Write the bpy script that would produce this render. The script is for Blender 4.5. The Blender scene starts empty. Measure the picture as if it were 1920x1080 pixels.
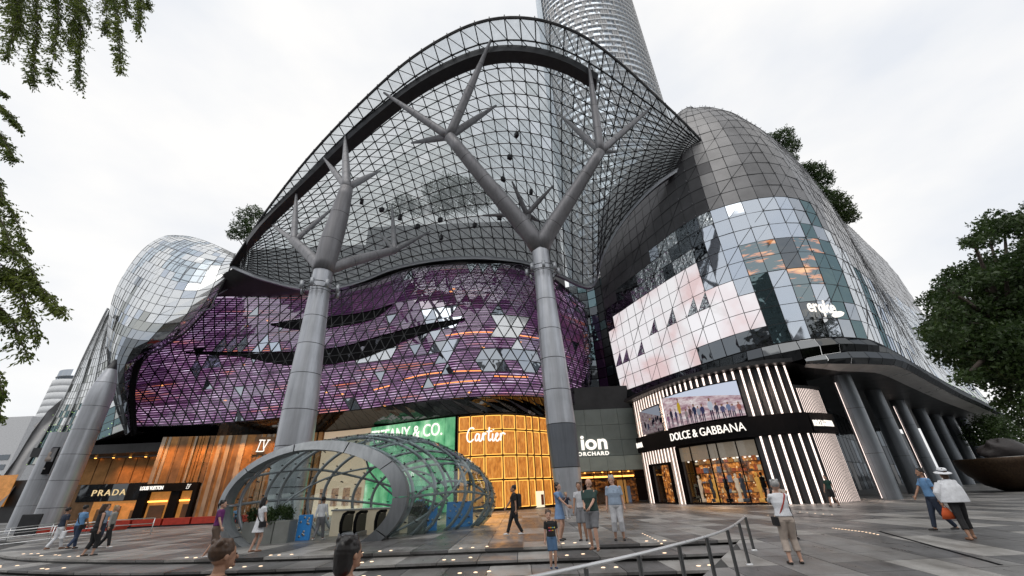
import bpy, bmesh, math, random
import numpy as np
from mathutils import Vector, Matrix
from mathutils.bvhtree import BVHTree
from mathutils import noise as mnoise
rnd = random.Random(7)
S = bpy.context.scene
COL = S.collection
R = math.radians
# ---------------------------------------------------------------- camera
FP = 747.0; PITCH = R(26.96); ROLL = R(2.5); EYE = 1.6
cam_d = Vector((0, math.cos(PITCH), math.sin(PITCH)))
_r0 = Vector((1, 0, 0)); _u0 = Vector((0, -math.sin(PITCH), math.cos(PITCH)))
cam_r = math.cos(ROLL) * _r0 - math.sin(ROLL) * _u0
cam_u = math.sin(ROLL) * _r0 + math.cos(ROLL) * _u0
CAM = Vector((0, 0, EYE))
cd = bpy.data.cameras.new('camera'); co = bpy.data.objects.new('camera', cd); COL.objects.link(co)
m4 = Matrix((cam_r, cam_u, -cam_d)).transposed().to_4x4(); m4.translation = CAM
co.matrix_world = m4
cd.sensor_width = 36; cd.lens = 36 * FP / 1920; cd.clip_start = 0.1; cd.clip_end = 4000
S.camera = co
# ---------------------------------------------------------------- sky, sun, exposure
SUN_EL, SUN_ROT = R(62), R(205)
w = bpy.data.worlds.new('World'); S.world = w; w.use_nodes = True
nt = w.node_tree; nt.nodes.clear()
def wn(t, **k):
    n = nt.nodes.new(t)
    for a, b in k.items(): setattr(n, a, b)
    return n
wo = wn('ShaderNodeOutputWorld'); bg = wn('ShaderNodeBackground'); sky = wn('ShaderNodeTexSky')
sky.sky_type = 'NISHITA'; sky.sun_disc = False; sky.sun_elevation = SUN_EL; sky.sun_rotation = SUN_ROT
sky.dust_density = 2.0
bg.inputs['Strength'].default_value = 0.1
tc = wn('ShaderNodeTexCoord'); mp = wn('ShaderNodeMapping'); mp.inputs['Scale'].default_value = (1, 1, 2.2)
nz = wn('ShaderNodeTexNoise'); nz.inputs['Scale'].default_value = 1.6; nz.inputs['Detail'].default_value = 6; nz.inputs['Roughness'].default_value = .5
cr = wn('ShaderNodeValToRGB')
cr.color_ramp.elements[0].position = .36; cr.color_ramp.elements[0].color = (9.0, 9.3, 9.8, 1)
cr.color_ramp.elements[1].position = .56; cr.color_ramp.elements[1].color = (11.1, 10.95, 10.7, 1)
cov = wn('ShaderNodeMix', data_type='RGBA'); cov.inputs[0].default_value = .9
nt.links.new(tc.outputs['Generated'], mp.inputs[0]); nt.links.new(mp.outputs[0], nz.inputs['Vector'])
nt.links.new(nz.outputs['Fac'], cr.inputs[0])
nt.links.new(sky.outputs[0], cov.inputs[6]); nt.links.new(cr.outputs[0], cov.inputs[7])
nt.links.new(cov.outputs[2], bg.inputs['Color']); nt.links.new(bg.outputs[0], wo.inputs[0])
sd = bpy.data.lights.new('sun', 'SUN'); sd.energy = 1.0; sd.angle = R(50); sd.color = (1, .96, .9)
so = bpy.data.objects.new('sun', sd); COL.objects.link(so)
# sun stands behind the camera, to the left
so.rotation_euler = (R(90) - SUN_EL, 0, R(-25))
S.view_settings.view_transform = 'Standard'; S.view_settings.look = 'None'
S.view_settings.exposure = 0.0; S.view_settings.gamma = 1.0; S.view_settings.use_curve_mapping = False
S.render.engine = 'CYCLES'
S.cycles.use_denoising = True
S.cycles.max_bounces = 10; S.cycles.transparent_max_bounces = 16; S.cycles.glossy_bounces = 4; S.cycles.diffuse_bounces = 3
S.cycles.caustics_reflective = False; S.cycles.caustics_refractive = False; S.cycles.sample_clamp_indirect = 4
# ---------------------------------------------------------------- sight lines -> places
def ray(x, y):
    return cam_d + cam_r * ((x - 960) / FP) + cam_u * ((540 - y) / FP)
def P(x, y, Y):
    v = ray(x, y); return CAM + v * (Y / v.y)
def Zp(x, y, z):
    v = ray(x, y); return CAM + v * ((z - EYE) / v.z)
def proj(p):
    q = Vector(p) - CAM; d = q.dot(cam_d)
    if d < .05: return (-9999, -9999)
    return (960 + FP * q.dot(cam_r) / d, 540 - FP * q.dot(cam_u) / d)
def px_area(vs):
    q = [proj(v) for v in vs]
    if any(-200 > a[0] or a[0] > 2120 or a[1] < -200 or a[1] > 1280 for a in q): return 0
    return abs(sum(q[i][0] * q[(i + 1) % len(q)][1] - q[(i + 1) % len(q)][0] * q[i][1] for i in range(len(q)))) / 2
def inpoly(pt, poly):
    x, y = pt; c = False; n = len(poly)
    for i in range(n):
        x1, y1 = poly[i]; x2, y2 = poly[(i + 1) % n]
        if (y1 > y) != (y2 > y) and x < (x2 - x1) * (y - y1) / (y2 - y1) + x1: c = not c
    return c
# ---------------------------------------------------------------- object helpers
def link(o, parent=None):
    COL.objects.link(o)
    if parent is not None: o.parent = parent
    return o
def thing(name, label, cat, loc=(0, 0, 0), group=None, rz=0):
    o = bpy.data.objects.new(name, None); link(o); o.location = loc; o.rotation_euler = (0, 0, rz)
    o.empty_display_size = .2; o['label'] = label; o['category'] = cat
    if group: o['group'] = group
    return o
def tag(o, label=None, cat=None, group=None, kind=None):
    if label: o['label'] = label
    if cat: o['category'] = cat
    if group: o['group'] = group
    if kind: o['kind'] = kind
    return o
def mesh_ob(name, verts, faces, mat, parent=None, smooth=False, mi=None):
    me = bpy.data.meshes.new(name); me.from_pydata([tuple(v) for v in verts], [], faces)
    for m in (mat if isinstance(mat, (list, tuple)) else [mat]):
        if m: me.materials.append(m)
    if mi is not None: me.polygons.foreach_set('material_index', mi)
    if smooth: me.polygons.foreach_set('use_smooth', [True] * len(faces))
    me.update()
    o = bpy.data.objects.new(name, me); link(o, parent)
    if parent is not None and parent.location.length > 0 or (parent is not None and parent.rotation_euler.z):
        pass
    return o
class MB:
    """collects shapes, builds one mesh object"""
    def __init__(s): s.v = []; s.f = []; s.mi = []; s.m = 0; s.sm = []
    def add(s, vs, fs, smooth=False):
        o = len(s.v); s.v += [tuple(v) for v in vs]; s.f += [tuple(i + o for i in f) for f in fs]
        s.mi += [s.m] * len(fs); s.sm += [smooth] * len(fs)
    def box(s, lo, hi, M=None):
        x0, y0, z0 = lo; x1, y1, z1 = hi
        vs = [Vector(q) for q in ((x0, y0, z0), (x1, y0, z0), (x1, y1, z0), (x0, y1, z0), (x0, y0, z1), (x1, y0, z1), (x1, y1, z1), (x0, y1, z1))]
        if M is not None: vs = [M @ v for v in vs]
        s.add(vs, [(0, 3, 2, 1), (4, 5, 6, 7), (0, 1, 5, 4), (1, 2, 6, 5), (2, 3, 7, 6), (3, 0, 4, 7)])
    def bbox(s, lo, hi, b=.01, M=None):
        """box with chamfered vertical and top edges"""
        x0, y0, z0 = lo; x1, y1, z1 = hi
        def ring(i, z): return [(x0 + i + b, y0 + i, z), (x1 - i - b, y0 + i, z), (x1 - i, y0 + i + b, z), (x1 - i, y1 - i - b, z), (x1 - i - b, y1 - i, z), (x0 + i + b, y1 - i, z), (x0 + i, y1 - i - b, z), (x0 + i, y0 + i + b, z)]
        vs = [Vector(q) for q in ring(0, z0) + ring(0, z1 - b) + ring(b, z1)]
        if M is not None: vs = [M @ v for v in vs]
        fs = [tuple(range(7, -1, -1)), tuple(range(16, 24))]
        for k in (0, 8):
            for i in range(8): fs.append((k + i, k + (i + 1) % 8, k + 8 + (i + 1) % 8, k + 8 + i))
        s.add(vs, fs)
    def tube(s, pts, r, n=8, cap=True, smooth=True, up=None):
        pts = [Vector(p) for p in pts]; L = len(pts)
        rs = r if isinstance(r, (list, tuple)) else [r] * L
        vs = []; pr = None
        for i, p in enumerate(pts):
            t = (pts[min(i + 1, L - 1)] - pts[max(i - 1, 0)])
            if t.length < 1e-9: t = Vector((0, 0, 1))
            t.normalize()
            if pr is None:
                a = Vector((0, 0, 1)) if abs(t.z) < .9 else Vector((1, 0, 0))
                x = t.cross(a).normalized()
            else:
                x = pr - t * pr.dot(t)
                x = x.normalized() if x.length > 1e-6 else t.orthogonal().normalized()
            pr = x; y = t.cross(x)
            for k in range(n):
                an = 2 * math.pi * (k + .5) / n
                vs.append(p + (x * math.cos(an) + y * math.sin(an)) * rs[i])
        fs = []
        for i in range(L - 1):
            for k in range(n):
                a = i * n + k; b = i * n + (k + 1) % n
                fs.append((a, b, b + n, a + n))
        if cap: fs += [tuple(range(n - 1, -1, -1)), tuple((L - 1) * n + k for k in range(n))]
        s.add(vs, fs, smooth)
    def lathe(s, prof, c=(0, 0, 0), n=24, smooth=True, M=None):
        vs = []; c = Vector(c)
        for (r, z) in prof:
            for k in range(n):
                a = 2 * math.pi * k / n; v = Vector((r * math.cos(a), r * math.sin(a), z))
                vs.append((M @ v if M is not None else v) + c)
        fs = []
        for i in range(len(prof) - 1):
            for k in range(n):
                a = i * n + k; b = i * n + (k + 1) % n; fs.append((a, b, b + n, a + n))
        s.add(vs, fs, smooth)
        s.add([], [])
    def grid(s, rows, closed=False, smooth=True, flip=False):
        m = len(rows[0]); vs = [v for r in rows for v in r]; fs = []
        for i in range(len(rows) - 1):
            for k in range(m if closed else m - 1):
                a = i * m + k; b = i * m + (k + 1) % m
                f = (a, b, b + m, a + m); fs.append(f[::-1] if flip else f)
        s.add(vs, fs, smooth)
    def prism(s, poly, off, smooth=False):
        n = len(poly); poly = [Vector(p) for p in poly]; q = [p + off for p in poly]
        fs = [tuple(range(n)), tuple(range(2 * n - 1, n - 1, -1))]
        for i in range(n): fs.append((i, i + n, (i + 1) % n + n, (i + 1) % n))
        s.add(poly + q, fs, smooth)
    def build(s, name, mat, parent=None):
        me = bpy.data.meshes.new(name); me.from_pydata(s.v, [], s.f)
        for m in (mat if isinstance(mat, (list, tuple)) else [mat]): me.materials.append(m)
        if any(s.mi): me.polygons.foreach_set('material_index', s.mi)
        me.polygons.foreach_set('use_smooth', s.sm); me.update()
        return link(bpy.data.objects.new(name, me), parent)
# interpolation
def clump(p, s, off=0):
    return .5 + .5 * mnoise.noise(Vector(p) * s + Vector((off, off * .7, off * 1.3)))
def cr1(pts, t):
    n = len(pts); t = max(0, min(n - 1, t)); i = min(int(t), n - 2); f = t - i
    p1, p2 = pts[i], pts[i + 1]
    p0 = pts[i - 1] if i > 0 else p1 * 2 - p2
    p3 = pts[i + 2] if i + 2 < n else p2 * 2 - p1
    return .5 * ((2 * p1) + (p2 - p0) * f + (2 * p0 - 5 * p1 + 4 * p2 - p3) * f * f + (3 * p1 - p0 - 3 * p2 + p3) * f * f * f)
def curve_fn(pts):
    """arc-length parameterised curve through pts"""
    pts = [Vector(p) for p in pts]; N = len(pts) * 12
    s = [cr1(pts, i * (len(pts) - 1) / N) for i in range(N + 1)]
    d = [0]
    for i in range(N): d.append(d[-1] + (s[i + 1] - s[i]).length)
    d = np.array(d); T = d[-1]; arr = np.array([tuple(q) for q in s])
    def f(u):
        x = u * T
        return Vector([float(np.interp(x, d, arr[:, k])) for k in range(arr.shape[1])])
    f.length = T
    return f
def loft_fn(rows):
    fs = [curve_fn(r) for r in rows]
    def f(u, v):
        return cr1([g(u) for g in fs], v * (len(rows) - 1))
    return f
def fin_pane(vs, mat, th=.05, gap=.03):
    """slab from a planar polygon: shrink, outward toward camera, thickness inward"""
    c = sum(vs, Vector()) / len(vs)
    n = Vector()
    for i in range(len(vs)): n += (vs[i] - c).cross(vs[(i + 1) % len(vs)] - c)
    if n.length < 1e-6: return None
    n.normalize(); flip = n.dot(CAM - c) < 0
    sh = []
    for v in vs:
        d = c - v; L = d.length
        sh.append(v + d * min(.4, gap / max(L, .01)) * 1.5)
    if flip: sh = sh[::-1]; n = -n
    k = len(sh)
    V = sh + [v - n * th for v in sh]
    F = [tuple(range(k)), tuple(range(2 * k - 1, k - 1, -1))] + [(i, i + k, (i + 1) % k + k, (i + 1) % k) for i in range(k)]
    return V, F, mat, px_area(vs)
def put_panes(parent, name, items, limit=300, stuff_name=None):
    items = [i for i in items if i]
    items.sort(key=lambda i: -i[3])
    for V, F, m, a in items[:limit]: mesh_ob(name, V, F, m, parent)
    rest = items[limit:]
    if rest:
        mats = []; b = MB()
        for V, F, m, a in rest:
            if m not in mats: mats.append(m)
            b.m = mats.index(m); b.add(V, F)
        o = b.build(stuff_name or name, mats, parent); o['kind'] = 'stuff'
# ---------------------------------------------------------------- materials
class NT:
    def __init__(s, m): m.use_nodes = True; s.t = m.node_tree; s.t.nodes.clear(); s.out = s.n('ShaderNodeOutputMaterial')
    def n(s, t, ins=None, **k):
        x = s.t.nodes.new(t)
        for a, b in k.items(): setattr(x, a, b)
        for a, b in (ins or {}).items():
            if hasattr(b, 'is_output') or isinstance(b, bpy.types.NodeSocket): s.t.links.new(b, x.inputs[a])
            else: x.inputs[a].default_value = b
        return x
    def coord(s, which='Object', scale=(1, 1, 1)):
        c = s.n('ShaderNodeTexCoord'); m = s.n('ShaderNodeMapping', {'Scale': scale}); s.t.links.new(c.outputs[which], m.inputs[0]); return m.outputs[0]
    def pos(s, scale=(1, 1, 1), rot=(0, 0, 0)):
        c = s.n('ShaderNodeNewGeometry'); m = s.n('ShaderNodeMapping', {'Scale': scale, 'Rotation': rot}); s.t.links.new(c.outputs['Position'], m.inputs[0]); return m.outputs[0]
    def noise(s, vec, scale, detail=3, rough=.5): return s.n('ShaderNodeTexNoise', {'Vector': vec, 'Scale': scale, 'Detail': detail, 'Roughness': rough})
    def ramp(s, fac, stops, interp='LINEAR'):
        r = s.n('ShaderNodeValToRGB', {'Fac': fac}); e = r.color_ramp; e.interpolation = interp
        while len(e.elements) < len(stops): e.elements.new(.5)
        for el, (p, c) in zip(e.elements, stops): el.position = p; el.color = (*c, 1) if len(c) == 3 else c
        return r.outputs[0]
    def math(s, op, a, b=0.0, c=0.0): return s.n('ShaderNodeMath', {0: a, 1: b, 2: c}, operation=op).outputs[0]
    def mix(s, f, a, b, t='MIX'): return s.n('ShaderNodeMix', {0: f, 6: a, 7: b}, data_type='RGBA', blend_type=t).outputs[2]
    def surf(s, x): s.t.links.new(x, s.out.inputs[0])
def c4(c): return (*c, 1)
def mat(name, col, rough=.5, metal=0., var=.12, nscale=3., bump=0., bscale=40., spec=.5, emit=None, es=0., coat=0.):
    """principled with a mottled base colour and roughness"""
    m = bpy.data.materials.new(name); t = NT(m)
    p = t.pos()
    a = t.noise(p, nscale, 5, .6)
    lo = tuple(x * (1 - var) for x in col); hi = tuple(min(1, x * (1 + var)) for x in col)
    c = t.ramp(a.outputs['Fac'], [(.3, lo), (.7, hi)])
    b = t.n('ShaderNodeBsdfPrincipled', {'Base Color': c, 'Metallic': metal, 'Specular IOR Level': spec, 'Coat Weight': coat})
    rr = t.n('ShaderNodeMapRange', {0: a.outputs['Fac'], 1: .25, 2: .75, 3: max(0.02, rough * .85), 4: min(1, rough * 1.15)})
    t.t.links.new(rr.outputs[0], b.inputs['Roughness'])
    if bump:
        nb = t.noise(p, bscale, 4, .6); bb = t.n('ShaderNodeBump', {'Strength': bump, 'Distance': .02, 'Height': nb.outputs['Fac']})
        t.t.links.new(bb.outputs[0], b.inputs['Normal'])
    if emit: b.inputs['Emission Color'].default_value = c4(emit); b.inputs['Emission Strength'].default_value = es
    t.surf(b.outputs[0]); return m
def glass(name, tint=(.8, .85, .85), refl=.35, rough=.02, fres=1.45, gcol=(.9, .93, .95), wav=0.0, wsc=.6, frit=0.0):
    """thin architectural glass: tinted see-through mixed with mirror"""
    m = bpy.data.materials.new(name); t = NT(m)
    tr = t.n('ShaderNodeBsdfTransparent', {'Color': c4(tint)})
    gl = t.n('ShaderNodeBsdfGlossy', {'Color': c4(gcol), 'Roughness': rough})
    fr = t.n('ShaderNodeFresnel', {'IOR': fres})
    f = t.math('ADD', fr.outputs[0], refl); f = t.math('MINIMUM', f, 1.0)
    bf = t.n('ShaderNodeNewGeometry'); f = t.math('MULTIPLY', f, t.math('SUBTRACT', 1.0, bf.outputs['Backfacing']))
    if wav:
        nb = t.noise(t.pos(), wsc, 2); bb = t.n('ShaderNodeBump', {'Strength': wav, 'Distance': .3, 'Height': nb.outputs['Fac']})
        t.t.links.new(bb.outputs[0], gl.inputs['Normal'])
    src = tr.outputs[0]
    if frit:
        dn = t.noise(t.pos(), 1.3, 4, .6); ff = t.math('MULTIPLY', t.n('ShaderNodeMapRange', {0: dn.outputs['Fac'], 1: .3, 2: .7, 3: .6, 4: 1.4}).outputs[0], frit)
        df = t.n('ShaderNodeBsdfDiffuse', {'Color': (.62, .65, .67, 1)}); tl = t.n('ShaderNodeBsdfTranslucent', {'Color': (.62, .65, .67, 1)})
        dd = t.n('ShaderNodeMixShader', {0: .6, 1: df.outputs[0], 2: tl.outputs[0]}); src = t.n('ShaderNodeMixShader', {0: ff, 1: tr.outputs[0], 2: dd.outputs[0]}).outputs[0]
    mx = t.n('ShaderNodeMixShader', {0: f, 1: src, 2: gl.outputs[0]}); t.surf(mx.outputs[0]); return m
def mirror(name, col, rough=.04, wav=.1, wsc=.5, dark=(.02, .022, .025), amt=.8):
    """coated reflective panel: mirror over a dark pane"""
    m = bpy.data.materials.new(name); t = NT(m)
    gl = t.n('ShaderNodeBsdfGlossy', {'Color': c4(col), 'Roughness': rough}); df = t.n('ShaderNodeBsdfDiffuse', {'Color': c4(dark)})
    nb = t.noise(t.pos(), wsc, 2); bb = t.n('ShaderNodeBump', {'Strength': wav, 'Distance': .3, 'Height': nb.outputs['Fac']})
    t.t.links.new(bb.outputs[0], gl.inputs['Normal'])
    mx = t.n('ShaderNodeMixShader', {0: amt, 1: df.outputs[0], 2: gl.outputs[0]}); t.surf(mx.outputs[0]); return m
def emis(name, col, st):
    m = bpy.data.materials.new(name); t = NT(m)
    e = t.n('ShaderNodeEmission', {'Color': c4(col), 'Strength': st}); t.surf(e.outputs[0]); return m
def streaked(name, col, rough, metal):
    m = bpy.data.materials.new(name); t = NT(m); a = t.noise(t.pos((2.2, 2.2, .12)), 2.0, 6, .7); b_ = t.noise(t.pos(), .5, 4)
    c = t.ramp(a.outputs['Fac'], [(.3, tuple(x * .78 for x in col)), (.55, col), (.75, tuple(min(1, x * 1.08) for x in col))])
    c = t.mix(1.0, c, t.ramp(b_.outputs['Fac'], [(.3, (.82, .82, .82)), (.7, (1.05, 1.05, 1.05))]), 'MULTIPLY')
    r_ = t.n('ShaderNodeMapRange', {0: a.outputs['Fac'], 1: .3, 2: .7, 3: rough + .12, 4: rough - .06})
    s = t.n('ShaderNodeBsdfPrincipled', {'Base Color': c, 'Roughness': r_.outputs[0], 'Metallic': metal}); t.surf(s.outputs[0]); return m
STEEL = mat('grey_painted_steel', (.33, .35, .38), .42, .35, .06, .8, .05, 60)
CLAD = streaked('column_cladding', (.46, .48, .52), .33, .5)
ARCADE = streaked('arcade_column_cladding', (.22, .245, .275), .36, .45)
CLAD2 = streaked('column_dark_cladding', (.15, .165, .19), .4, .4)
BRANCH = streaked('branch_grey_metal', (.21, .21, .225), .42, .35)
DARKSTEEL = mat('dark_steel', (.035, .036, .04), .45, .5, .2, 2)
MULL = mat('mullion_dark', (.02, .021, .024), .4, .4, .2, 2)
BLACK = mat('black_recess', (.005, .005, .006), .8, 0, .3, 2, spec=.08)
BLACKG = mirror('black_glass', (.16, .17, .18), .06, .15, .5, (.006, .006, .007), .6)
SOFF = mat('dark_soffit', (.03, .03, .032), .45, .3, .3, .7)
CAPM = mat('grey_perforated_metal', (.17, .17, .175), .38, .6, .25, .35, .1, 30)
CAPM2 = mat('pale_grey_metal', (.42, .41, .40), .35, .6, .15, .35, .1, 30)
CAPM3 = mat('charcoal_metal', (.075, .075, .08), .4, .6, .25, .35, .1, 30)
CAN_GL = glass('canopy_glass', (.88, .90, .915), .02, .03, 1.4, (.75, .8, .83), frit=.20)
CAN_GL2 = glass('canopy_glass_fritted', (.84, .87, .88), .03, .08, 1.4, (.7, .75, .78), frit=.32)
CAN_GL3 = glass('canopy_glass_dusty', (.78, .80, .81), .04, .1, 1.4, (.6, .65, .68), frit=.42)
CLEAR = glass('clear_glass', (.9, .94, .93), .02, .01, 1.4)
SHOPG = glass('shop_glass', (.95, .95, .94), .02, .01, 1.4)
POD_GL = glass('pod_glass', (.84, .89, .88), .09, .02, 1.5, (.85, .9, .9))
M_SKY = mirror('mirror_glass_sky', (.62, .68, .76), .03, .08, .3, (.30, .34, .40), .7)  # pale blue base puts sky brightness into the pane colour
M_MID = mirror('mirror_glass_mid', (.45, .49, .54), .03, .2, .5)
M_DRK = mirror('mirror_glass_dark', (.20, .22, .24), .04, .25, .6, (.01, .011, .012), .75)
M_TEAL = mirror('mirror_glass_teal', (.18, .26, .28), .05, .3, .8, (.012, .02, .022), .7)
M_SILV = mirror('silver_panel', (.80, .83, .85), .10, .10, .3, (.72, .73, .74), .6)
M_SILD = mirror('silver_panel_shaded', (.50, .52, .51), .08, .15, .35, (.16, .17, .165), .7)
LEDW = emis('warm_white_led', (1, .82, .74), 1.9)
LEDS = emis('sign_white_light', (1, .93, .84), 1.35)
LEDO = emis('amber_strip_light', (1, .42, .08), 4.0)
LEDG = emis('ground_light_glow', (1, .72, .48), 2.2)
def stone(name, col, rough):
    m = bpy.data.materials.new(name); t = NT(m); p = t.pos()
    a = t.noise(p, 70, 3, .7); b_ = t.noise(p, .55, 6, .65); c_ = t.noise(t.pos((1, .25, 1)), 2.6, 6, .7)
    sp = t.ramp(a.outputs['Fac'], [(.3, tuple(x * .72 for x in col)), (.7, tuple(x * 1.25 for x in col))])
    st = t.ramp(b_.outputs['Fac'], [(.35, (.62, .60, .58)), (.6, (1.08, 1.08, 1.08))]); sc = t.ramp(c_.outputs['Fac'], [(.38, (.78, .77, .76)), (.55, (1, 1, 1))])
    c = t.mix(1.0, t.mix(1.0, sp, st, 'MULTIPLY'), sc, 'MULTIPLY')
    vo = t.n('ShaderNodeTexVoronoi', {'Vector': p, 'Scale': 1.7}); gum = t.ramp(vo.outputs['Distance'], [(.025, (.5, .5, .5)), (.04, (1, 1, 1))]); c = t.mix(1.0, c, gum, 'MULTIPLY')
    r_ = t.n('ShaderNodeMapRange', {0: c_.outputs['Fac'], 1: .3, 2: .7, 3: rough - .12, 4: rough + .2})
    bb = t.n('ShaderNodeBump', {'Strength': .12, 'Distance': .01, 'Height': a.outputs['Fac']})
    s = t.n('ShaderNodeBsdfPrincipled', {'Base Color': c, 'Roughness': r_.outputs[0], 'Normal': bb.outputs[0]}); t.surf(s.outputs[0]); return m
STONE_D = stone('dark_granite', (.125, .125, .128), .34)
STONE_M = stone('mid_granite', (.215, .213, .213), .36)
STONE_L = stone('pale_granite', (.34, .335, .325), .40)
# ---------------------------------------------------------------- ground, plaza, steps
def struct(o, label=None):
    o['kind'] = 'structure'
    if label: o['label'] = label
    return o
PLZ = curve_fn([(-70, 44, 0), (-48, 36, 0), (-31, 28.5, 0), (-25, 22, 0), (-20, 18.6, 0), (-13.1, 16, 0), (-8, 15.2, 0), (-2.4, 15, 0), (.6, 14.9, 0), (4.2, 14.6, 0), (7.4, 14.6, 0)])
_px = [PLZ(i / 400) for i in range(401)]
_ax = np.array([p.x for p in _px]); _ay = np.array([p.y for p in _px])
def edgeA(x): return float(np.interp(x, _ax, _ay))
STEP = 1.5; RISE = .13
def railx(y): return 6.9 - (15.0 - y) * .72
def rampz(y): return -max(0, 15 - y) * .055 if y > 8 else -.385
far_m = mat('far_ground', (.12, .12, .12), .7, 0, .2, .2)
b = MB(); b.grid([[Vector((x, y, -.46)) for x in (-1500, -200, 0, 200, 1500)] for y in (-600, -60, 60, 600, 3000)], smooth=False)
struct(b.build('ground', far_m))
# plaza slab (below the paving)
joint = mat('paving_joint_mortar', (.05, .05, .05), .8)
far_pave = bpy.data.materials.new('plaza_paving_bands'); t = NT(far_pave)
pp = t.pos((1, 1, 1))
sx = t.n('ShaderNodeSeparateXYZ', {0: pp})
bx = t.math('FLOOR', t.math('DIVIDE', sx.outputs[0], 1.2)); by = t.math('FLOOR', t.math('DIVIDE', sx.outputs[1], 2.7))
wn_ = t.n('ShaderNodeTexWhiteNoise', {'Vector': t.n('ShaderNodeCombineXYZ', {0: bx, 1: by}).outputs[0]}, noise_dimensions='3D')
base = t.ramp(wn_.outputs['Value'], [(0, (.085, .086, .09)), (.35, (.15, .15, .155)), (.65, (.25, .25, .245))], 'CONSTANT')
nzz = t.noise(pp, 8, 5); base2 = t.mix(.35, base, t.ramp(nzz.outputs['Fac'], [(.3, (.08, .08, .08)), (.7, (.26, .26, .25))]))
bs = t.n('ShaderNodeBsdfPrincipled', {'Base Color': base2, 'Roughness': .33}); t.surf(bs.outputs[0])
xs = [-70 + i * 2.0 for i in range(36)] + [4 + i * 2 for i in range(0, 60)]
xs = sorted(set(xs))
rows = [[Vector((x, edgeA(x) + .12, -.02)) for x in xs], [Vector((x, max(edgeA(x) + 1, 22), -.02)) for x in xs], [Vector((x, 60, -.02)) for x in xs], [Vector((x, 150, -.02)) for x in xs]]
b = MB(); b.grid(rows, smooth=False)
# risers under the plaza edge
b.grid([[Vector((x, edgeA(x) + .12, -.45)) for x in xs if x < 7.5], [Vector((x, edgeA(x) + .12, -.02)) for x in xs if x < 7.5]], smooth=False)
plaza = struct(b.build('plaza', far_pave))
# treads
stepsM = MB()
for k in (1, 2):
    z = -RISE * k - .02; o = STEP * k
    xk = [x for x in xs if x < railx(edgeA(x) - o) + .6]
    stepsM.grid([[Vector((x, edgeA(x) - o + .12, z)) for x in xk], [Vector((x, edgeA(x) - o + STEP + .14, z)) for x in xk]], smooth=False)
    stepsM.grid([[Vector((x, edgeA(x) - o + .12, -.45)) for x in xk], [Vector((x, edgeA(x) - o + .12, z)) for x in xk]], smooth=False)
steps = struct(stepsM.build('steps', joint))
low = MB(); z3 = -RISE * 3
low.grid([[Vector((x, y, z3 - .03)) for x in (-90, -40, -20, 0, 12)] for y in (-30, -10, 5, 14)], smooth=False)
low.grid([[Vector((x, y, z3 - .03)) for x in (-90, -40, -20)] for y in (14, 24, 42)], smooth=False)
lower = struct(low.build('lower_pavement', joint))
# ramp: one continuous slab right of the handrail
rb = MB(); ys = [15.4, 15, 14, 12, 10, 8.5, 8, 6, 4, 2, 0]
rb.grid([[Vector((railx(y) + .05, y, rampz(y) - .02)), Vector((14, y, rampz(y) - .02)), Vector((40, y, rampz(y) - .02)), Vector((110, y, rampz(y) - .02))] for y in ys], smooth=False)
rb.m = 1; rb.grid([[Vector((railx(y) + .05, y, -.46)) for y in ys], [Vector((railx(y) + .05, y, rampz(y) - .02)) for y in ys]], smooth=False)
ramp = struct(rb.build('ramp', [joint, STONE_M]))
SL = [STONE_D, STONE_M, STONE_M, STONE_L, STONE_L]
def slab(q, mat_, th=.07, gap=.010):
    c = sum(q, Vector()) / 4; s2 = []
    for v in q:
        d = c - v; s2.append(v + Vector((math.copysign(gap, d.x), math.copysign(gap, d.y), 0)))
    V = s2 + [v - Vector((0, 0, th)) for v in s2]
    return V, [(0, 1, 2, 3), (7, 6, 5, 4), (0, 4, 5, 1), (1, 5, 6, 2), (2, 6, 7, 3), (3, 7, 4, 0)], mat_, px_area(q)
def band_mat(i, j):
    r_ = random.Random(i * 131 + (j // 3) * 17 + 5).random()
    return STONE_D if r_ < .33 else (STONE_M if r_ < .62 else STONE_L)
items = []; ramp_items = []
jit = lambda: rnd.uniform(-.002, .003)
for i in range(-34, 34):
    x0, x1 = i * 1.2, i * 1.2 + 1.2
    for j in range(0, 40):
        y0, y1 = 11 + j * .9, 11 + (j + 1) * .9
        def A(x): return edgeA(x) if x < 7.3 else 15.0
        a0, a1 = A(x0), A(x1)
        if y1 < min(a0, a1) + .25 or y0 > 44: continue
        q0 = y0 if y0 > a0 and y0 > a1 + .25 else None
        ya, yb = (a0, a1) if y0 < max(a0, a1) + .25 else (y0, y0)
        yc = max(y1, max(a0, a1) + .3) if ya != y0 or yb != y0 else y1
        if y1 <= max(ya, yb): continue
        dz = jit()
        q = [Vector((x0, ya, dz)), Vector((x1, yb, dz)), Vector((x1, y1, dz)), Vector((x0, y1, dz))]
        items.append(slab(q, band_mat(i, j)))
put_panes(plaza, 'paving_slab', items, 300, 'paving_slabs_farther_back')
for i in range(-10, 40):
    for j in range(17):
        y1, y0 = 15 - j * .9, 15 - (j + 1) * .9
        x0, x1 = 0.0 + i * 1.2, 0.0 + i * 1.2 + 1.2
        l0, l1 = railx(y0) + .06, railx(y1) + .06
        if x1 < max(l0, l1) + .1: continue
        xa, xb = max(x0, l0), max(x0, l1)
        dz = jit(); z0, z1 = rampz(y0) + dz, rampz(y1) + dz
        ramp_items.append(slab([Vector((xa, y0, z0)), Vector((x1, y0, z0)), Vector((x1, y1, z1)), Vector((xb, y1, z1))], band_mat(i + 1, -j + 60)))
put_panes(ramp, 'paving_slab', ramp_items, 260, 'paving_slabs_at_the_edges')
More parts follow.
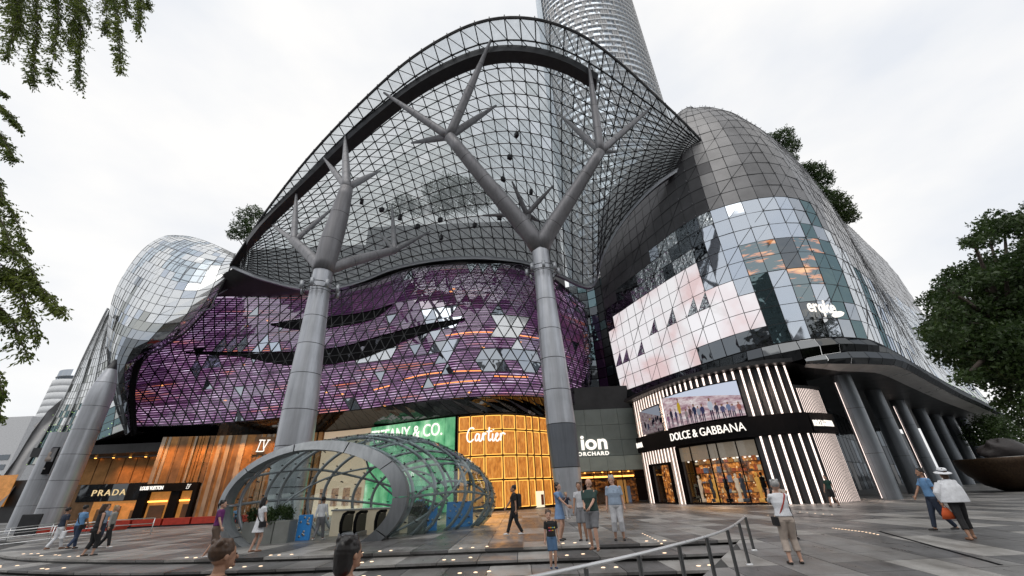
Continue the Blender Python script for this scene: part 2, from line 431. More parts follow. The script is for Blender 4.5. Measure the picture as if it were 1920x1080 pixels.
# tread stones with a projecting nosing
tread = []
for k in (1, 2):
    x = -27.0 + k * .37; n = 0
    while True:
        L = 1.15; x2 = x + L
        y0 = edgeA(x) - STEP * k; y0b = edgeA(x2) - STEP * k
        lim = railx(y0b) + .03
        if x >= lim - .3: break
        x2 = min(x2, lim); y0b = edgeA(x2) - STEP * k
        m_ = (STONE_L, STONE_D, STONE_M, STONE_D)[(n + k) % 4] if rnd.random() < .8 else STONE_M
        z = -RISE * k
        xe = x2 if x2 < lim - .01 else railx(y0b + STEP + .1) + .03
        tread.append(slab([Vector((x, y0, z)), Vector((x2, y0b, z)), Vector((xe, y0b + STEP + .1, z)), Vector((x, y0 + STEP + .1, z))], m_, .06))
        x = x2; n += 1
put_panes(steps, 'tread_stone', tread, 300)
lows = []
for i in range(-24, 6):
    for j in range(12):
        x0 = i * 1.2; x1 = x0 + 1.2
        ytop = edgeA(x0) - 2 * STEP + .1; ytop1 = edgeA(x1) - 2 * STEP + .1
        o = j * 1.1
        ya, yb = ytop - o, ytop1 - o
        if x0 > railx(yb - 1.1) : continue
        xr = min(x1, railx(min(ya, yb) - 1.1) + .0)
        if xr - x0 < .2: continue
        lows.append(slab([Vector((x0, ya - 1.1, z3)), Vector((xr, yb - 1.1, z3)), Vector((xr if xr == x1 else min(x1 + .8, railx(yb) + .03), yb, z3)), Vector((x0, ya, z3))], band_mat(i + 3, j * 3 + i % 2)))
put_panes(lower, 'paving_slab', lows, 200, 'paving_slabs_near_the_camera')
# slot drains with light
dr = MB(); a_, b_ = Vector((11.4, 15.4, .006)), Vector((10.3, 10.6, rampz(10.6) + .008))
def strip(p, q, w, z0=.0):
    d = (q - p).normalized(); n = Vector((-d.y, d.x, 0)) * w / 2
    return [p - n, q - n, q + n, p + n]
dr.prism(strip(Vector((11.3, 15, .008)), b_, .09), Vector((0, 0, -.03)))
tag(dr.build('slot_drain', BLACK, ramp), 'narrow dark drain slot cut into the paving')
def dotline(px0, px1, n, mt, r=.03):
    a, c = Zp(*px0, 0.006), Zp(*px1, .006); d = MB()
    for i in range(n):
        p = a.lerp(c, i / (n - 1)); zz = .007 + (rampz(p.y) if p.y < 15 else 0)
        d.lathe([(0, zz), (r, zz), (r * 1.2, zz - .012)], (p.x, p.y, 0), 8)
    return d.build('slot_light', mt)
for k, (a_, c_, n, lb) in enumerate([((1205, 1000), (1240, 1017), 8, 'short row of warm lights set in the paving by the first step'),
                      ((1440, 966), (1480, 971), 4, 'four warm paving lights behind the woman taking a photo'),
                      ((1562, 990), (1645, 1000), 14, 'long row of tiny warm lights in the paving right of the photographer'),
                      ((1500, 960), (1560, 965), 5, 'row of five warm lights before the ribbed corner shop')]):
    tag(dotline(a_, c_, n, LEDG), lb, 'ground lights', 'rows of lights let into the plaza', 'stuff')
# single ground lights
rim = MB(); rim.lathe([(.0, .012), (.034, .012), (.04, .008), (.055, .006), (.058, -.01)], (0, 0, 0), 14); rim_me = rim.build('ground_light', [LEDG]).data
proto = [o for o in COL.objects if o.name == 'ground_light'][0]
lightpos = []
for (cx, n) in [(-21.5, 3), (-19.5, 3), (-17.6, 2), (-11.5, 3), (-8.5, 3), (-5.2, 3), (-2.0, 3), (1.3, 3), (4.0, 2)]:
    for k in range(n): lightpos.append((cx + k * .42 + rnd.uniform(-.08, .08), edgeA(cx) + .3 + rnd.uniform(.0, .35), 0, 'plaza edge'))
for kk, nm in ((1, 'upper tread'), (2, 'lower tread')):
    for (cx, n) in [(-20, 3), (-17, 3), (-9.5, 3), (-6, 3), (-3.1, 3), (0.2, 3), (2.9, 2)]:
        for k in range(n):
            xx = cx + k * .4 + (kk * .7) + rnd.uniform(-.08, .08); yy = edgeA(xx) - STEP * kk + .35 + rnd.uniform(0, .5)
            if xx < railx(yy) - .2: lightpos.append((xx, yy, -RISE * kk, nm))
for i, (x, y, z, nm) in enumerate(lightpos):
    o = proto if i == 0 else proto.copy()
    if i: COL.objects.link(o)
    o.location = (x, y, z)
    tag(o, 'small round warm light let into the stone of the %s' % nm, 'ground light', 'round lights in the step stones: ' + nm)
# ---------------------------------------------------------------- canopy
CF = [(432, 497, 44), (470, 440, 41), (500, 395, 38.5), (560, 318, 34.5), (620, 250, 31.5), (690, 180, 28.5), (760, 118, 26), (830, 72, 24.3), (895, 43, 23.3), (960, 33, 23), (1030, 42, 23.3), (1100, 72, 24.5), (1170, 125, 26.5), (1240, 190, 29.5), (1290, 238, 31.5), (1338, 290, 33)]
front = curve_fn([P(*q) for q in CF])
CBk = [(435, 499, 44.5), (470, 514, 44.8), (500, 524, 45.5), (560, 539, 46.5), (620, 541, 47.2), (680, 527, 47), (740, 504, 46), (820, 488, 45), (900, 484, 44.5), (980, 492, 45.3), (1040, 512, 47), (1108, 537, 48.5), (1130, 480, 43.5), (1160, 425, 40.5), (1210, 365, 37), (1270, 320, 34.6), (1338, 292, 33.2)]
back = curve_fn([P(*q) for q in CBk])
# matching parameter: front u -> back u (control by pairs)
_fu = [0, .06, .2, .35, .5, .62, .72, .82, .92, 1]; _bu = [0, .03, .16, .32, .46, .57, .64, .74, .88, 1]
def canopy(u, v):
    f, k = front(u), back(float(np.interp(u, _fu, _bu)))
    L = (k - f).length
    p = f.lerp(k, v)
    p += Vector((0, .10, .42)) * (L * .30) * math.sin(math.pi * v) * (1 - .35 * v)
    return p
NU, NV = 48, 19
vs_ = [0, .075] + [.075 + .925 * (i + 1) / (NV - 1) for i in range(NV - 1)]
G = [[canopy(i / NU, v) for v in vs_] for i in range(NU + 1)]
can = thing('glass_canopy', 'huge arched steel and glass canopy over the mall entrance', 'canopy', (0, 0, 0))
items = []
for i in range(NU):
    for j in range(NV):
        q = [G[i][j], G[i + 1][j], G[i + 1][j + 1], G[i][j + 1]]
        if (q[0] - q[2]).length < .25: continue
        r_ = rnd.random()
        back_ = j / NV
        m_ = CAN_GL if back_ + r_ * .25 < .45 else (CAN_GL2 if back_ + r_ * .3 < .95 else CAN_GL3)
        # two triangles: quads here are not planar
        if (i + j) % 2 and False: continue
        a, c = [q[0], q[1], q[2]], [q[0], q[2], q[3]]
        for tr in (a, c):
            if ((tr[1] - tr[0]).cross(tr[2] - tr[0])).length < .02: continue
            it = fin_pane(tr, m_, .03, .015)
            items.append(it)
put_panes(can, 'glass_pane', items, 300, 'glass_panes_farther_back')
lat = MB()
def bar(b, p, q, r, up=None): b.tube([p, q], r, 5, cap=False, smooth=False)
for j in range(NV + 1):
    b_r = .09 if j in (0, 1) else .062
    lat.tube([G[i][j] + Vector((0, 0, -.1)) for i in range(NU + 1)], b_r, 5, smooth=False)
for i in range(NU + 1):
    lat.tube([G[i][j] + Vector((0, 0, -.1)) for j in range(NV + 1)], .062, 5, smooth=False)
for i in range(NU):
    for j in range(NV):
        if (G[i][j] - G[i + 1][j + 1]).length < .4: continue
        bar(lat, G[i][j] + Vector((0, 0, -.1)), G[i + 1][j + 1] + Vector((0, 0, -.1)), .045)
o = lat.build('steel_lattice', MULL, can); o['kind'] = 'stuff'
edge = MB(); edge.tube([canopy(i / 120, 0) + Vector((0, 0, .05)) for i in range(121)], .13, 8); edge.build('edge_tube', DARKSTEEL, can)
nodes = MB()
for i in range(0, NU + 1):
    p = canopy(i / NU, 0); nodes.tube([p + Vector((0, 0, -.2)), p + Vector((0, 0, .5))], .06, 5)
o = nodes.build('edge_pins', DARKSTEEL, can); o['kind'] = 'stuff'
# gutter trim along the rear edge
gt = MB(); N = 130
gl = [back(i / N) for i in range(N + 1)]
gt.grid([[p + Vector((0, -.35, -.35)) for p in gl], [p + Vector((0, -.45, .05)) for p in gl], [p + Vector((0, .1, .25)) for p in gl], [p + Vector((0, .3, -.3)) for p in gl], [p + Vector((0, -.35, -.35)) for p in gl]])
gt.build('rear_gutter', STEEL, can)
# box beam under the front of the canopy: from the left quarter to just past the crown
def beam(p0, p1, v, drop, w, h):
    N = 90; b = MB(); L = []
    for i in range(N + 1):
        u = p0 + (p1 - p0) * i / N
        c = canopy(u, v); k = (canopy(u, v + .03) - canopy(u, v - .01)).normalized(); tt = (canopy(min(1, u + .01), v) - canopy(u - .01, v)).normalized()
        n = k.cross(tt).normalized(); n = -n if n.z > 0 else n
        c = c + n * drop
        L.append([c - k * w / 2, c + k * w / 2, c + k * w * .35 + n * h, c - k * w * .35 + n * h])
    b.grid(L, closed=True, smooth=False)
    b.add([*L[0]], [(0, 1, 2, 3)]); b.add([*L[-1]], [(3, 2, 1, 0)])
    return b.build('box_beam', DARKSTEEL, can)
def u_of(px):  # parameter on the front edge whose picture is nearest
    return min(range(401), key=lambda i: abs(proj(front(i / 400))[0] - px)) / 400
beam(u_of(462), u_of(1128), .125, .15, 1.7, .9)
# seams of the beam
# canopy as a ray target for the branch tips
_v = [p for r in G for p in r]; _f = []
for i in range(NU):
    for j in range(NV):
        a = i * (NV + 1) + j; _f.append((a, a + 1, a + NV + 2, a + NV + 1))
BV = BVHTree.FromPolygons(_v, _f)
def hit(x, y, back_off=.2, dflt=30):
    d = ray(x, y).normalized(); h = BV.ray_cast(CAM, d)
    if h[0] is None: return P(x, y, dflt)
    return h[0] - d * back_off
# loudspeakers / floodlights hung below the glass
fl = MB(); fl.tube([(0, 0, .0), (0, 0, -.45)], .03, 5); fl.bbox((-.22, -.16, -.9), (.22, .16, -.45), .04); fl.tube([(-.3, 0, -.6), (.3, 0, -.6)], .05, 6)
fproto = None
for (x, y) in [(968, 243), (955, 285), (943, 326), (995, 350), (680, 368), (717, 383), (751, 398), (784, 414), (826, 402), (890, 412), (828, 435), (936, 398)]:
    p = hit(x, y, .1)
    if fproto is None: fproto = fl.build('floodlight', DARKSTEEL); o = fproto
    else: o = fproto.copy(); COL.objects.link(o)
    o.location = p; o.rotation_euler = (0, 0, rnd.uniform(0, 3)); o.scale = (1.25,) * 3
    tag(o, 'small dark floodlight hung beneath the glass of the canopy', 'floodlight', 'floodlights hung beneath the canopy')
# ---------------------------------------------------------------- branching columns
def column_trunk(b, base, top, prof, root, seams):
    pass
def trunk_panels(root, ax0, ax1, prof, mats, joints):
    """stack of clad drums with open joints around a dark core; prof = radius at fraction"""
    d = ax1 - ax0; N = len(joints) - 1
    core = MB(); core.tube([ax0 + d * (k / 12) for k in range(13)], [prof(k / 12) * .96 for k in range(13)], 40); core.build('core', MULL, root)
    for i in range(N):
        t0, t1 = joints[i] + .0012, joints[i + 1] - .0012
        ts = [t0 + (t1 - t0) * k / 3 for k in range(4)]
        for h in range(2):
            b = MB(); rows = []
            a0, a1 = h * math.pi + .55 + .006, (h + 1) * math.pi + .55 - .006
            for tt in ts:
                c = ax0 + d * tt; r_ = prof(tt)
                rows.append([c + Vector((math.cos(a0 + (a1 - a0) * k / 20), math.sin(a0 + (a1 - a0) * k / 20), 0)) * r_ for k in range(21)])
            b.grid(rows); b.build('cladding_panel', mats[i] if isinstance(mats, list) else mats, root)
def branch(root, pts, rs, name='branch', m=BRANCH):
    pts = [Vector(p) for p in pts]; c = curve_fn(pts) if len(pts) > 2 else None
    L = len(pts); N = 10 if L > 2 else 6
    P2 = []; R2 = []
    for i in range(N + 1):
        u = i / N; P2.append(c(u) if c else pts[0].lerp(pts[1], u)); R2.append(float(np.interp(u * (L - 1), range(L), rs)))
    b = MB(); b.tube(P2, R2, 20); b.m = 1
    tot = sum((P2[i + 1] - P2[i]).length for i in range(N)); n = max(1, int(tot / 3.2))
    for k in range(1, n + 1):
        u = k / (n + 1); i = min(int(u * N), N - 1); q = P2[i].lerp(P2[i + 1], u * N - i); dd = (P2[i + 1] - P2[i]).normalized()
        rr = R2[i] * (1 - (u * N - i)) + R2[i + 1] * (u * N - i)
        b.tube([q - dd * .018, q + dd * .018], rr + .004, 20, cap=False)
    return b.build(name, [m, MULL], root)
def collar(root, c, r):
    b = MB()
    for z, rr in ((-.35, .035), (0.1, .035)):
        pts = [c + Vector((math.cos(a) * (r + .38), math.sin(a) * (r + .38), z)) for a in [2 * math.pi * k / 28 for k in range(29)]]
        b.tube(pts, rr, 6)
    ring_ = b.build('lamp_ring', DARKSTEEL, root)
    for k in range(8):
        a = 2 * math.pi * k / 8; d = Vector((math.cos(a), math.sin(a), 0)); p = c + d * (r + .42)
        l = MB(); l.tube([c + d * (r - .02) + Vector((0, 0, -.1)), p + Vector((0, 0, -.1))], .03, 5); l.tube([p + d * .12 + Vector((0, 0, -.42)), p + d * .12 + Vector((0, 0, .18))], [.13, .16], 9)
        l.build('spotlight', STEEL, ring_)
def prof_of(lst):
    ts, rs = zip(*lst)
    return lambda t: float(np.interp(t, ts, rs))
# right branching column
cr_ = thing('branching_column', 'tall grey steel column branching like a tree, right of the glass entrance pod', 'column', (0, 0, 0), 'tree-like columns carrying the canopy')
b0 = P(1070, 965, 31); b0 = Vector((3.35, 31, 0)); fork = P(1012, 462, 31)
ax1 = Vector((fork.x, 31, fork.z))
prof = prof_of([(0, .86), (.12, 1.0), (.25, 1.1), (.5, 1.0), (.8, .80), (1, .76)])
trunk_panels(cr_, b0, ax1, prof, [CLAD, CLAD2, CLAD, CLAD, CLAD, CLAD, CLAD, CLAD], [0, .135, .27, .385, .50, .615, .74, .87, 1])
collar(cr_, b0.lerp(ax1, .88), .86)
Lk = P(842, 256, 28); Rk = P(1126, 284, 28)
# leds in the dark band of the column
ld = MB()
branch(cr_, [ax1 - Vector((0, 0, .3)), ax1.lerp(Lk, .12) + Vector((-.1, 0, .2)), ax1.lerp(Lk, .5), Lk], [.84, .78, .66, .55], 'limb')
branch(cr_, [ax1 - Vector((0, 0, .3)), ax1.lerp(Rk, .12), ax1.lerp(Rk, .5), Rk], [.84, .72, .6, .5], 'limb')
for (x, y, r0_) in [(720, 174, .42), (920, 76, .46), (930, 198, .4), (772, 268, .36)]:
    e = hit(x, y); branch(cr_, [Lk + (Lk - e).normalized() * .2, Lk.lerp(e, .5), e], [r0_, r0_ * .85, .12])
for (x, y, r0_) in [(1104, 122, .42), (1050, 215, .34), (1219, 203, .36), (1157, 284, .25)]:
    e = hit(x, y); branch(cr_, [Rk + (Rk - e).normalized() * .2, Rk.lerp(e, .5), e], [r0_, r0_ * .85, .12])
# left branching column
cl_ = thing('branching_column', 'tall grey steel column branching like a tree, rising behind the glass entrance pod', 'column', (0, 0, 0), 'tree-like columns carrying the canopy')
f2 = P(607, 503, 27); g2 = Vector((f2.x + .55, 27, 0)); t2 = Vector((f2.x, 27, f2.z))
prof = prof_of([(0, .98), (.2, 1.12), (.4, 1.08), (.65, .88), (.85, .74), (1, .70)])
trunk_panels(cl_, g2, t2, prof, CLAD, [0, .13, .26, .385, .52, .64, .76, .88, 1])
collar(cl_, g2.lerp(t2, .9), .8)
K1 = P(650, 352, 26.5); K2 = P(551, 452, 30); K3 = P(740, 469, 32)
branch(cl_, [t2 - Vector((0, 0, .3)), t2.lerp(K1, .2) + Vector((.0, 0, .2)), P(636, 405, 26.8), K1], [.78, .86, .74, .52], 'limb')
branch(cl_, [t2 - Vector((0, 0, .2)), t2.lerp(K2, .5), K2], [.5, .46, .4], 'limb')
branch(cl_, [t2 - Vector((0, 0, .2)), P(660, 490, 28.5), K3], [.5, .42, .36], 'limb')
for K, L in ((K1, [(647, 255, .4), (607, 296, .32), (713, 320, .34)]), (K2, [(556, 360, .3), (509, 420, .26), (627, 388, .26)]), (K3, [(735, 388, .26), (711, 436, .22), (806, 434, .26)])):
    for (x, y, r0_) in L:
        e = hit(x, y); branch(cl_, [K + (K - e).normalized() * .15, K.lerp(e, .5), e], [r0_, r0_ * .85, .1])
# rear column whose branches show through beyond the fork
rr_ = thing('branching_column', 'rear branching column half hidden by shade behind the right one', 'column', (0, 0, 0), 'tree-like columns carrying the canopy')
K4 = P(988, 402, 40)
branch(rr_, [P(1000, 470, 42.5), K4], [.5, .4], 'limb')
for (x, y) in [(1037, 348), (905, 404), (960, 340), (1010, 415)]:
    e = hit(x, y); branch(rr_, [K4, K4.lerp(e, .5), e], [.32, .28, .1])
# third great column on the far left
c3 = thing('round_column', 'very thick grey column at far left with posters hung beside its foot', 'column', (0, 0, 0))
a0 = Vector((-39.2, 37.3, -.1)); a1 = Vector((-39.2, 37.3, 14.6))
trunk_panels(c3, a0, a1, lambda t: .96 if t < .75 else .96 * max(.12, 1 - ((t - .75) / .25) ** 1.7), CLAD, [0, .13, .27, .41, .55, .69, .84, 1])
# columns in a row on the right
rowc = [(1580, 715), (1640, 742), (1685, 760), (1725, 775), (1755, 785), (1780, 788), (1805, 790)]
prow = [Zp(x, y, 8.5) for x, y in rowc]
ordn = ['nearest the ribbed corner shop', 'second', 'third', 'fourth', 'fifth', 'sixth', 'farthest']
for k, p in enumerate(prow):
    c = thing('round_column', ('thick dark grey round column in the right arcade, %s' % ordn[k]) + (' from the ribbed shop' if 0 < k < 6 else ('' if k == 0 else ' of the row')), 'column', (0, 0, 0), 'round columns of the right-hand arcade')
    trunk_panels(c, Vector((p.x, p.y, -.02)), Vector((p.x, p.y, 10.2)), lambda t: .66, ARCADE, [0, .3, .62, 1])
    if k in (0, 2):
        ledm = MB(); ledm.tube([(p.x - .74, p.y - .12, .1), (p.x - .74, p.y - .12, 8.4)], .022, 5); ledm.build('light_strip', LEDW, c)
# ---------------------------------------------------------------- central purple facade
mall = thing('shopping_mall', 'curved central mall facade of purple lit triangular glass panes with two black slits', 'building', (0, 0, 0))
rowA = [Zp(x, y, 10.2) for x, y in [(245, 800), (350, 797), (500, 785), (650, 770), (790, 752), (900, 743), (1000, 743), (1060, 752), (1099, 764)]]
rowB = [P(*q) for q in [(225, 690, 49.5), (330, 676, 50.3), (470, 664, 48.6), (620, 648, 46), (760, 628, 43), (880, 612, 41.2), (980, 614, 42.2), (1050, 630, 45.5), (1108, 655, 51)]]
rowC = [P(*q) for q in [(300, 565, 48.5), (405, 556, 48.3), (490, 556, 48.6), (590, 550, 48.4), (690, 530, 46.5), (780, 502, 44.6), (900, 494, 43.6), (1010, 505, 45.5), (1098, 572, 52)]]
def _eq(r, n=9):
    f = curve_fn(r); return [f(i / (n - 1)) for i in range(n)]
SM = loft_fn([rowA, rowB, rowC])
def Sn(u, v):
    a = SM(min(1, u + .004), v) - SM(max(0, u - .004), v); b_ = SM(u, min(1, v + .01)) - SM(u, max(0, v - .01))
    n = a.cross(b_).normalized()
    return n if n.y < 0 else -n
CL_T = glass('facade_glass', (.92, .88, .93), .05, .03, 1.35, (.6, .62, .68))
CL_R = glass('facade_glass_reflective', (.80, .74, .84), .26, .03, 1.4, (.60, .58, .64))
led = bpy.data.materials.new('purple_led_louvre'); t = NT(led)
p_ = t.pos((.16, .16, .8)); n1 = t.noise(p_, 2.2, 5, .7); n2 = t.noise(t.pos((.35, .35, 2.2)), 1.0, 3, .6); n3 = t.noise(t.pos((.12, .12, .9), (0, 0, 0)), 1.1, 3, .5)
c1 = t.ramp(n1.outputs['Fac'], [(.28, (.04, .016, .042)), (.40, (.17, .07, .17)), (.49, (.38, .235, .37)), (.57, (.58, .44, .58)), (.66, (.80, .76, .86))])
c2 = t.mix(t.ramp(n3.outputs['Fac'], [(.58, (0, 0, 0)), (.68, (1, 1, 1))]), c1, (.85, .28, .12, 1))
st = t.n('ShaderNodeMapRange', {0: n2.outputs['Fac'], 1: .35, 2: .7, 3: 1.0, 4: 2.7}).outputs[0]
t.surf(t.n('ShaderNodeEmission', {'Color': c2, 'Strength': st}).outputs[0])
ledback = mat('media_wall_backing', (.05, .016, .06), .6, 0, .5, .25, emit=(.20, .07, .20), es=.16)  # faint purple glow stands in for spill from the louvre strips
# backing wall
NUU = 80
b = MB(); b.grid([[SM(i / NUU, v) - Sn(i / NUU, v) * 1.0 for i in range(NUU + 1)] for v in (0, .25, .5, .75, 1)]); b.build('media_wall', ledback, mall)
b = MB(); NL = 54
for k in range(NL):
    v = (k + .5) / NL; h = .006
    r1 = []; r2 = []
    for i in range(NUU + 1):
        u = i / NUU; n = Sn(u, v); p = SM(u, v) - n * .40
        r1.append(p + Vector((0, 0, -.05)) + n * .1); r2.append(p + Vector((0, 0, .05)) - n * .02)
    b.grid([r1, r2], smooth=False)
o = b.build('led_louvre', led, mall); o['kind'] = 'stuff'; o['label'] = 'horizontal glowing purple louvre strips behind the panes'
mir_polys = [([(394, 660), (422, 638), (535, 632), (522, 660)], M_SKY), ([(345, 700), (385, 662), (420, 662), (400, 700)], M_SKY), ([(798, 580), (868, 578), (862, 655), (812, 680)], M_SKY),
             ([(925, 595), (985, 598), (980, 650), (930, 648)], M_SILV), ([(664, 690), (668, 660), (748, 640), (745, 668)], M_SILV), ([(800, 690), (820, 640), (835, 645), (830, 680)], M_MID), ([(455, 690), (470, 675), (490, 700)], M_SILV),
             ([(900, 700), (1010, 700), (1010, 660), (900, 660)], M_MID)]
RW, CW = 12, 42
items = []; barsM = MB()
for j in range(RW):
    v0, v1 = j / RW, (j + 1) / RW
    for i in range(CW):
        off = .5 * (j % 2)
        def X(k): return max(0, min(1, (i + k - off + .0) / CW))
        tris = [((X(0), v0), (X(1), v0), (X(.5), v1)), ((X(.5), v1), (X(1), v0), (X(1.5), v1))]
        for tr in tris:
            if abs(tr[0][0] - tr[1][0]) < 1e-4 or abs(tr[0][0] - tr[2][0]) < 1e-5: continue
            vs = [SM(*q) for q in tr]; c = sum(vs, Vector()) / 3; q = proj(c)
            m_ = None
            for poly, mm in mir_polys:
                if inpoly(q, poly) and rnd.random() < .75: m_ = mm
            if m_ is None:
                up = (j / RW)
                r_ = rnd.random()
                m_ = CL_R if clump(c, .16, 3) + rnd.uniform(-.07, .07) < .36 + up * .22 else CL_T
                if r_ > .975: m_ = M_MID
            # each pane sits at its own slight angle
            n = Sn(sum(a[0] for a in tr) / 3, sum(a[1] for a in tr) / 3)
            tilt = [rnd.uniform(-.035, .035) for _ in range(3)]
            vs = [p + n * tt for p, tt in zip(vs, tilt)]
            items.append(fin_pane(vs, m_, .03, .03))
    for i in range(CW + 1):
        off = .5 * (j % 2); 
        def X(k): return max(0, min(1, (i + k - off) / CW))
        a, c, d = SM(X(0), v0), SM(X(.5), v1), SM(X(-.5), v1)
        barsM.tube([a, c], .068, 4, cap=False, smooth=False); barsM.tube([a, d], .068, 4, cap=False, smooth=False)
    barsM.tube([SM(i / CW, v0) for i in range(CW + 1)], .045, 4, smooth=False)
barsM.tube([SM(i / CW, 1) for i in range(CW + 1)], .045, 4, smooth=False)
put_panes(mall, 'triangular_pane', items, 300, 'triangular_panes_farther_off')
o = barsM.build('mullion_lattice', MULL, mall); o['kind'] = 'stuff'
# black slits: shallow black shelves stand in for the dark of open terraces
_v = []; _f = []; 
for i in range(61):
    for j in range(21): _v.append(SM(i / 60, j / 20))
for i in range(60):
    for j in range(20): a = i * 21 + j; _f.append((a, a + 1, a + 22, a + 21))
BVM = BVHTree.FromPolygons(_v, _f)
def on(bv, x, y):
    h = bv.ray_cast(CAM, ray(x, y).normalized()); return h[0], h[1]
def slit(top, bot, name):
    tp = curve_fn([Vector((x, y, 0)) for x, y in top]); bt = curve_fn([Vector((x, y, 0)) for x, y in bot])
    N = 40; A = []; B = []
    for i in range(N + 1):
        a, _ = on(BVM, *tp(i / N)[:2]); c, _ = on(BVM, *bt(i / N)[:2])
        if a is None or c is None: continue
        A.append(a); B.append(c)
    f = Vector((0, -.14, 0)); b = MB()
    b.grid([A, [p + f for p in A], [p + f * .7 + Vector((0, 0, -.05)) for p in A], [p + f * .2 for p in A], [p + f * .2 for p in B], [p + f * .7 for p in B], [p + f + Vector((0, 0, -.1)) for p in B], B], smooth=False)
    b.build(name, BLACK, mall)
slit([(508, 608), (560, 599), (640, 592), (700, 582), (736, 571)], [(508, 609), (560, 617), (640, 612), (700, 598), (736, 573)], 'terrace_slit')
slit([(348, 660), (450, 660), (540, 660), (640, 650), (720, 628), (800, 608), (872, 597)], [(348, 662), (450, 668), (540, 684), (640, 680), (720, 655), (800, 622), (872, 600)], 'terrace_slit')
# warm cove lights glowing behind the panes
cove = emis('orange_cove_light', (1, .34, .08), 2.6)
for path in ([(752, 712), (790, 702), (840, 696), (890, 694), (935, 694)], [(835, 628), (880, 622), (930, 622), (985, 629), (1010, 633)], [(790, 724), (850, 716), (900, 712)], [(700, 730), (730, 722)], [(925, 704), (990, 706)]):
    pts = [on(BVM, *q)[0] for q in path]; pts = [q + Vector((0, .22, 0)) for q in pts if q is not None]
    cf = curve_fn(pts); b = MB(); b.tube([cf(i / 24) for i in range(25)], .055, 5); b.build('cove_light', cove, mall)
spots = emis('orange_spot_light', (1, .45, .12), 2.0); b = MB()
for (x, y) in [(395, 672), (455, 683), (300, 722), (548, 679), (850, 540), (845, 545), (420, 750), (610, 735), (640, 738), (975, 640), (720, 760), (500, 600), (460, 610), (880, 735), (905, 650)]:
    q = on(BVM, x, y)[0]
    if q is not None: b.lathe([(0, -.09), (.22, 0), (0, .09)], q + Vector((0, .25, 0)), 8)
o = b.build('spot_lights', spots, mall); o['kind'] = 'stuff'
# black band between the purple wall and the canopy gutter
b = MB(); R1 = []; R2 = []; 
ub = .60
for i in range(81):
    u = i / 80; R1.append(SM(u, 1)); k = back(u * .575 + .0); R2.append(k + Vector((0, .3, -.2)))
b.grid([R1, [p.lerp(q, .5) + Vector((0, .6, 0)) for p, q in zip(R1, R2)], R2]); b.build('upper_fascia', SOFF, mall)
# dark faceted band under the purple wall
bandp = [(238, 835), (350, 826), (500, 814), (590, 809), (690, 801), (780, 787), (860, 777), (950, 775), (1030, 783), (1100, 806)]
bandc = curve_fn([Zp(x, y, 8.75) for x, y in bandp])
items = []; nb = 44
for i in range(nb):
    a0, a1 = SM(i / nb, 0), SM((i + 1) / nb, 0); c = bandc((i + .5) / nb); c2 = bandc(min(1, (i + 1.5) / nb))
    lift = Vector((0, 0, -.06))
    items.append(fin_pane([a0 + lift, a1 + lift, c], BLACKG, .04, .04)); items.append(fin_pane([c, a1 + lift, c2], BLACKG, .04, .04))
put_panes(mall, 'dark_pane', items, 300)
b = MB(); b.grid([[SM(i / 60, 0) + Vector((0, .25, .1)) for i in range(61)], [bandc(i / 60) + Vector((0, .2, .0)) for i in range(61)], [bandc(i / 60) + Vector((0, 12, .05)) for i in range(61)]], smooth=False)
b.build('soffit', SOFF, mall)
# roof and rear body of the block
b = MB(); b.box((-26, 60, 20), (9, 72, 46)); b.box((-47, 60.5, 20), (-26, 70, 42.5)); b.build('rear_upper_block', CAPM3, mall)
b = MB(); b.grid([[Vector((x, 54, z)) for x in (-46, -30, 0, 14, 40)] for z in (0, 15, 27)] + [[Vector((x, 90, 27)) for x in (-46, -30, 0, 14, 40)]], smooth=False); b.build('rear_body', CAPM3, mall)
# ---------------------------------------------------------------- curved vertical walls
class Wall:
    def __init__(s, plan, zt=14, flip=False):
        s.c = curve_fn([(x, y, 0) for x, y in plan]); s.L = s.c.length
        vs = []; fs = []
        for i in range(121): p = s.c(i / 120); vs += [Vector((p.x, p.y, -1)), Vector((p.x, p.y, zt))]
        for i in range(120): a = 2 * i; fs.append((a, a + 1, a + 3, a + 2))
        s.bv = BVHTree.FromPolygons(vs, fs)
    def n(s, u):
        a = s.c(min(1, u + .01)) - s.c(max(0, u - .01)); n = Vector((a.y, -a.x, 0)).normalized()
        return n
    def pt(s, u, z, off=0):
        p = s.c(u); n = s.n(u); return Vector((p.x + n.x * off, p.y + n.y * off, z))
    def uz(s, x, y):
        h = s.bv.ray_cast(CAM, ray(x, y).normalized())
        if h[0] is None: return None
        i = h[2]; a, c = s.c(i / 120), s.c((i + 1) / 120)
        d = (c - a); f = (Vector((h[0].x, h[0].y, 0)) - a).dot(d) / d.length_squared
        return ((i + f) / 120, h[0].z)
    def slab(s, b, u0, u1, z0, z1, off, th, n=None):
        """curved slab, front face at off, thickness th backwards; may slant with z pairs"""
        if not isinstance(z0, (tuple, list)): z0 = (z0, z0)
        if not isinstance(z1, (tuple, list)): z1 = (z1, z1)
        n = n or max(1, int(abs(u1 - u0) * s.L / .9) + 1)
        A = []
        for i in range(n + 1):
            f = i / n; u = u0 + (u1 - u0) * f; a, c = z0[0] + (z0[1] - z0[0]) * f, z1[0] + (z1[1] - z1[0]) * f
            A.append([s.pt(u, a, off), s.pt(u, c, off), s.pt(u, c, off - th), s.pt(u, a, off - th)])
        b.grid(A, closed=True, smooth=False)
        b.add(A[0], [(0, 1, 2, 3)]); b.add(A[-1], [(3, 2, 1, 0)])
    def frame(s, u, z, off=0):
        """matrix: x along wall to the right, y up, z out of the wall"""
        n = s.n(u); a = Vector((-n.y, n.x, 0)); M = Matrix((a, Vector((0, 0, 1)), n)).transposed().to_4x4(); M.translation = s.pt(u, z, off); return M
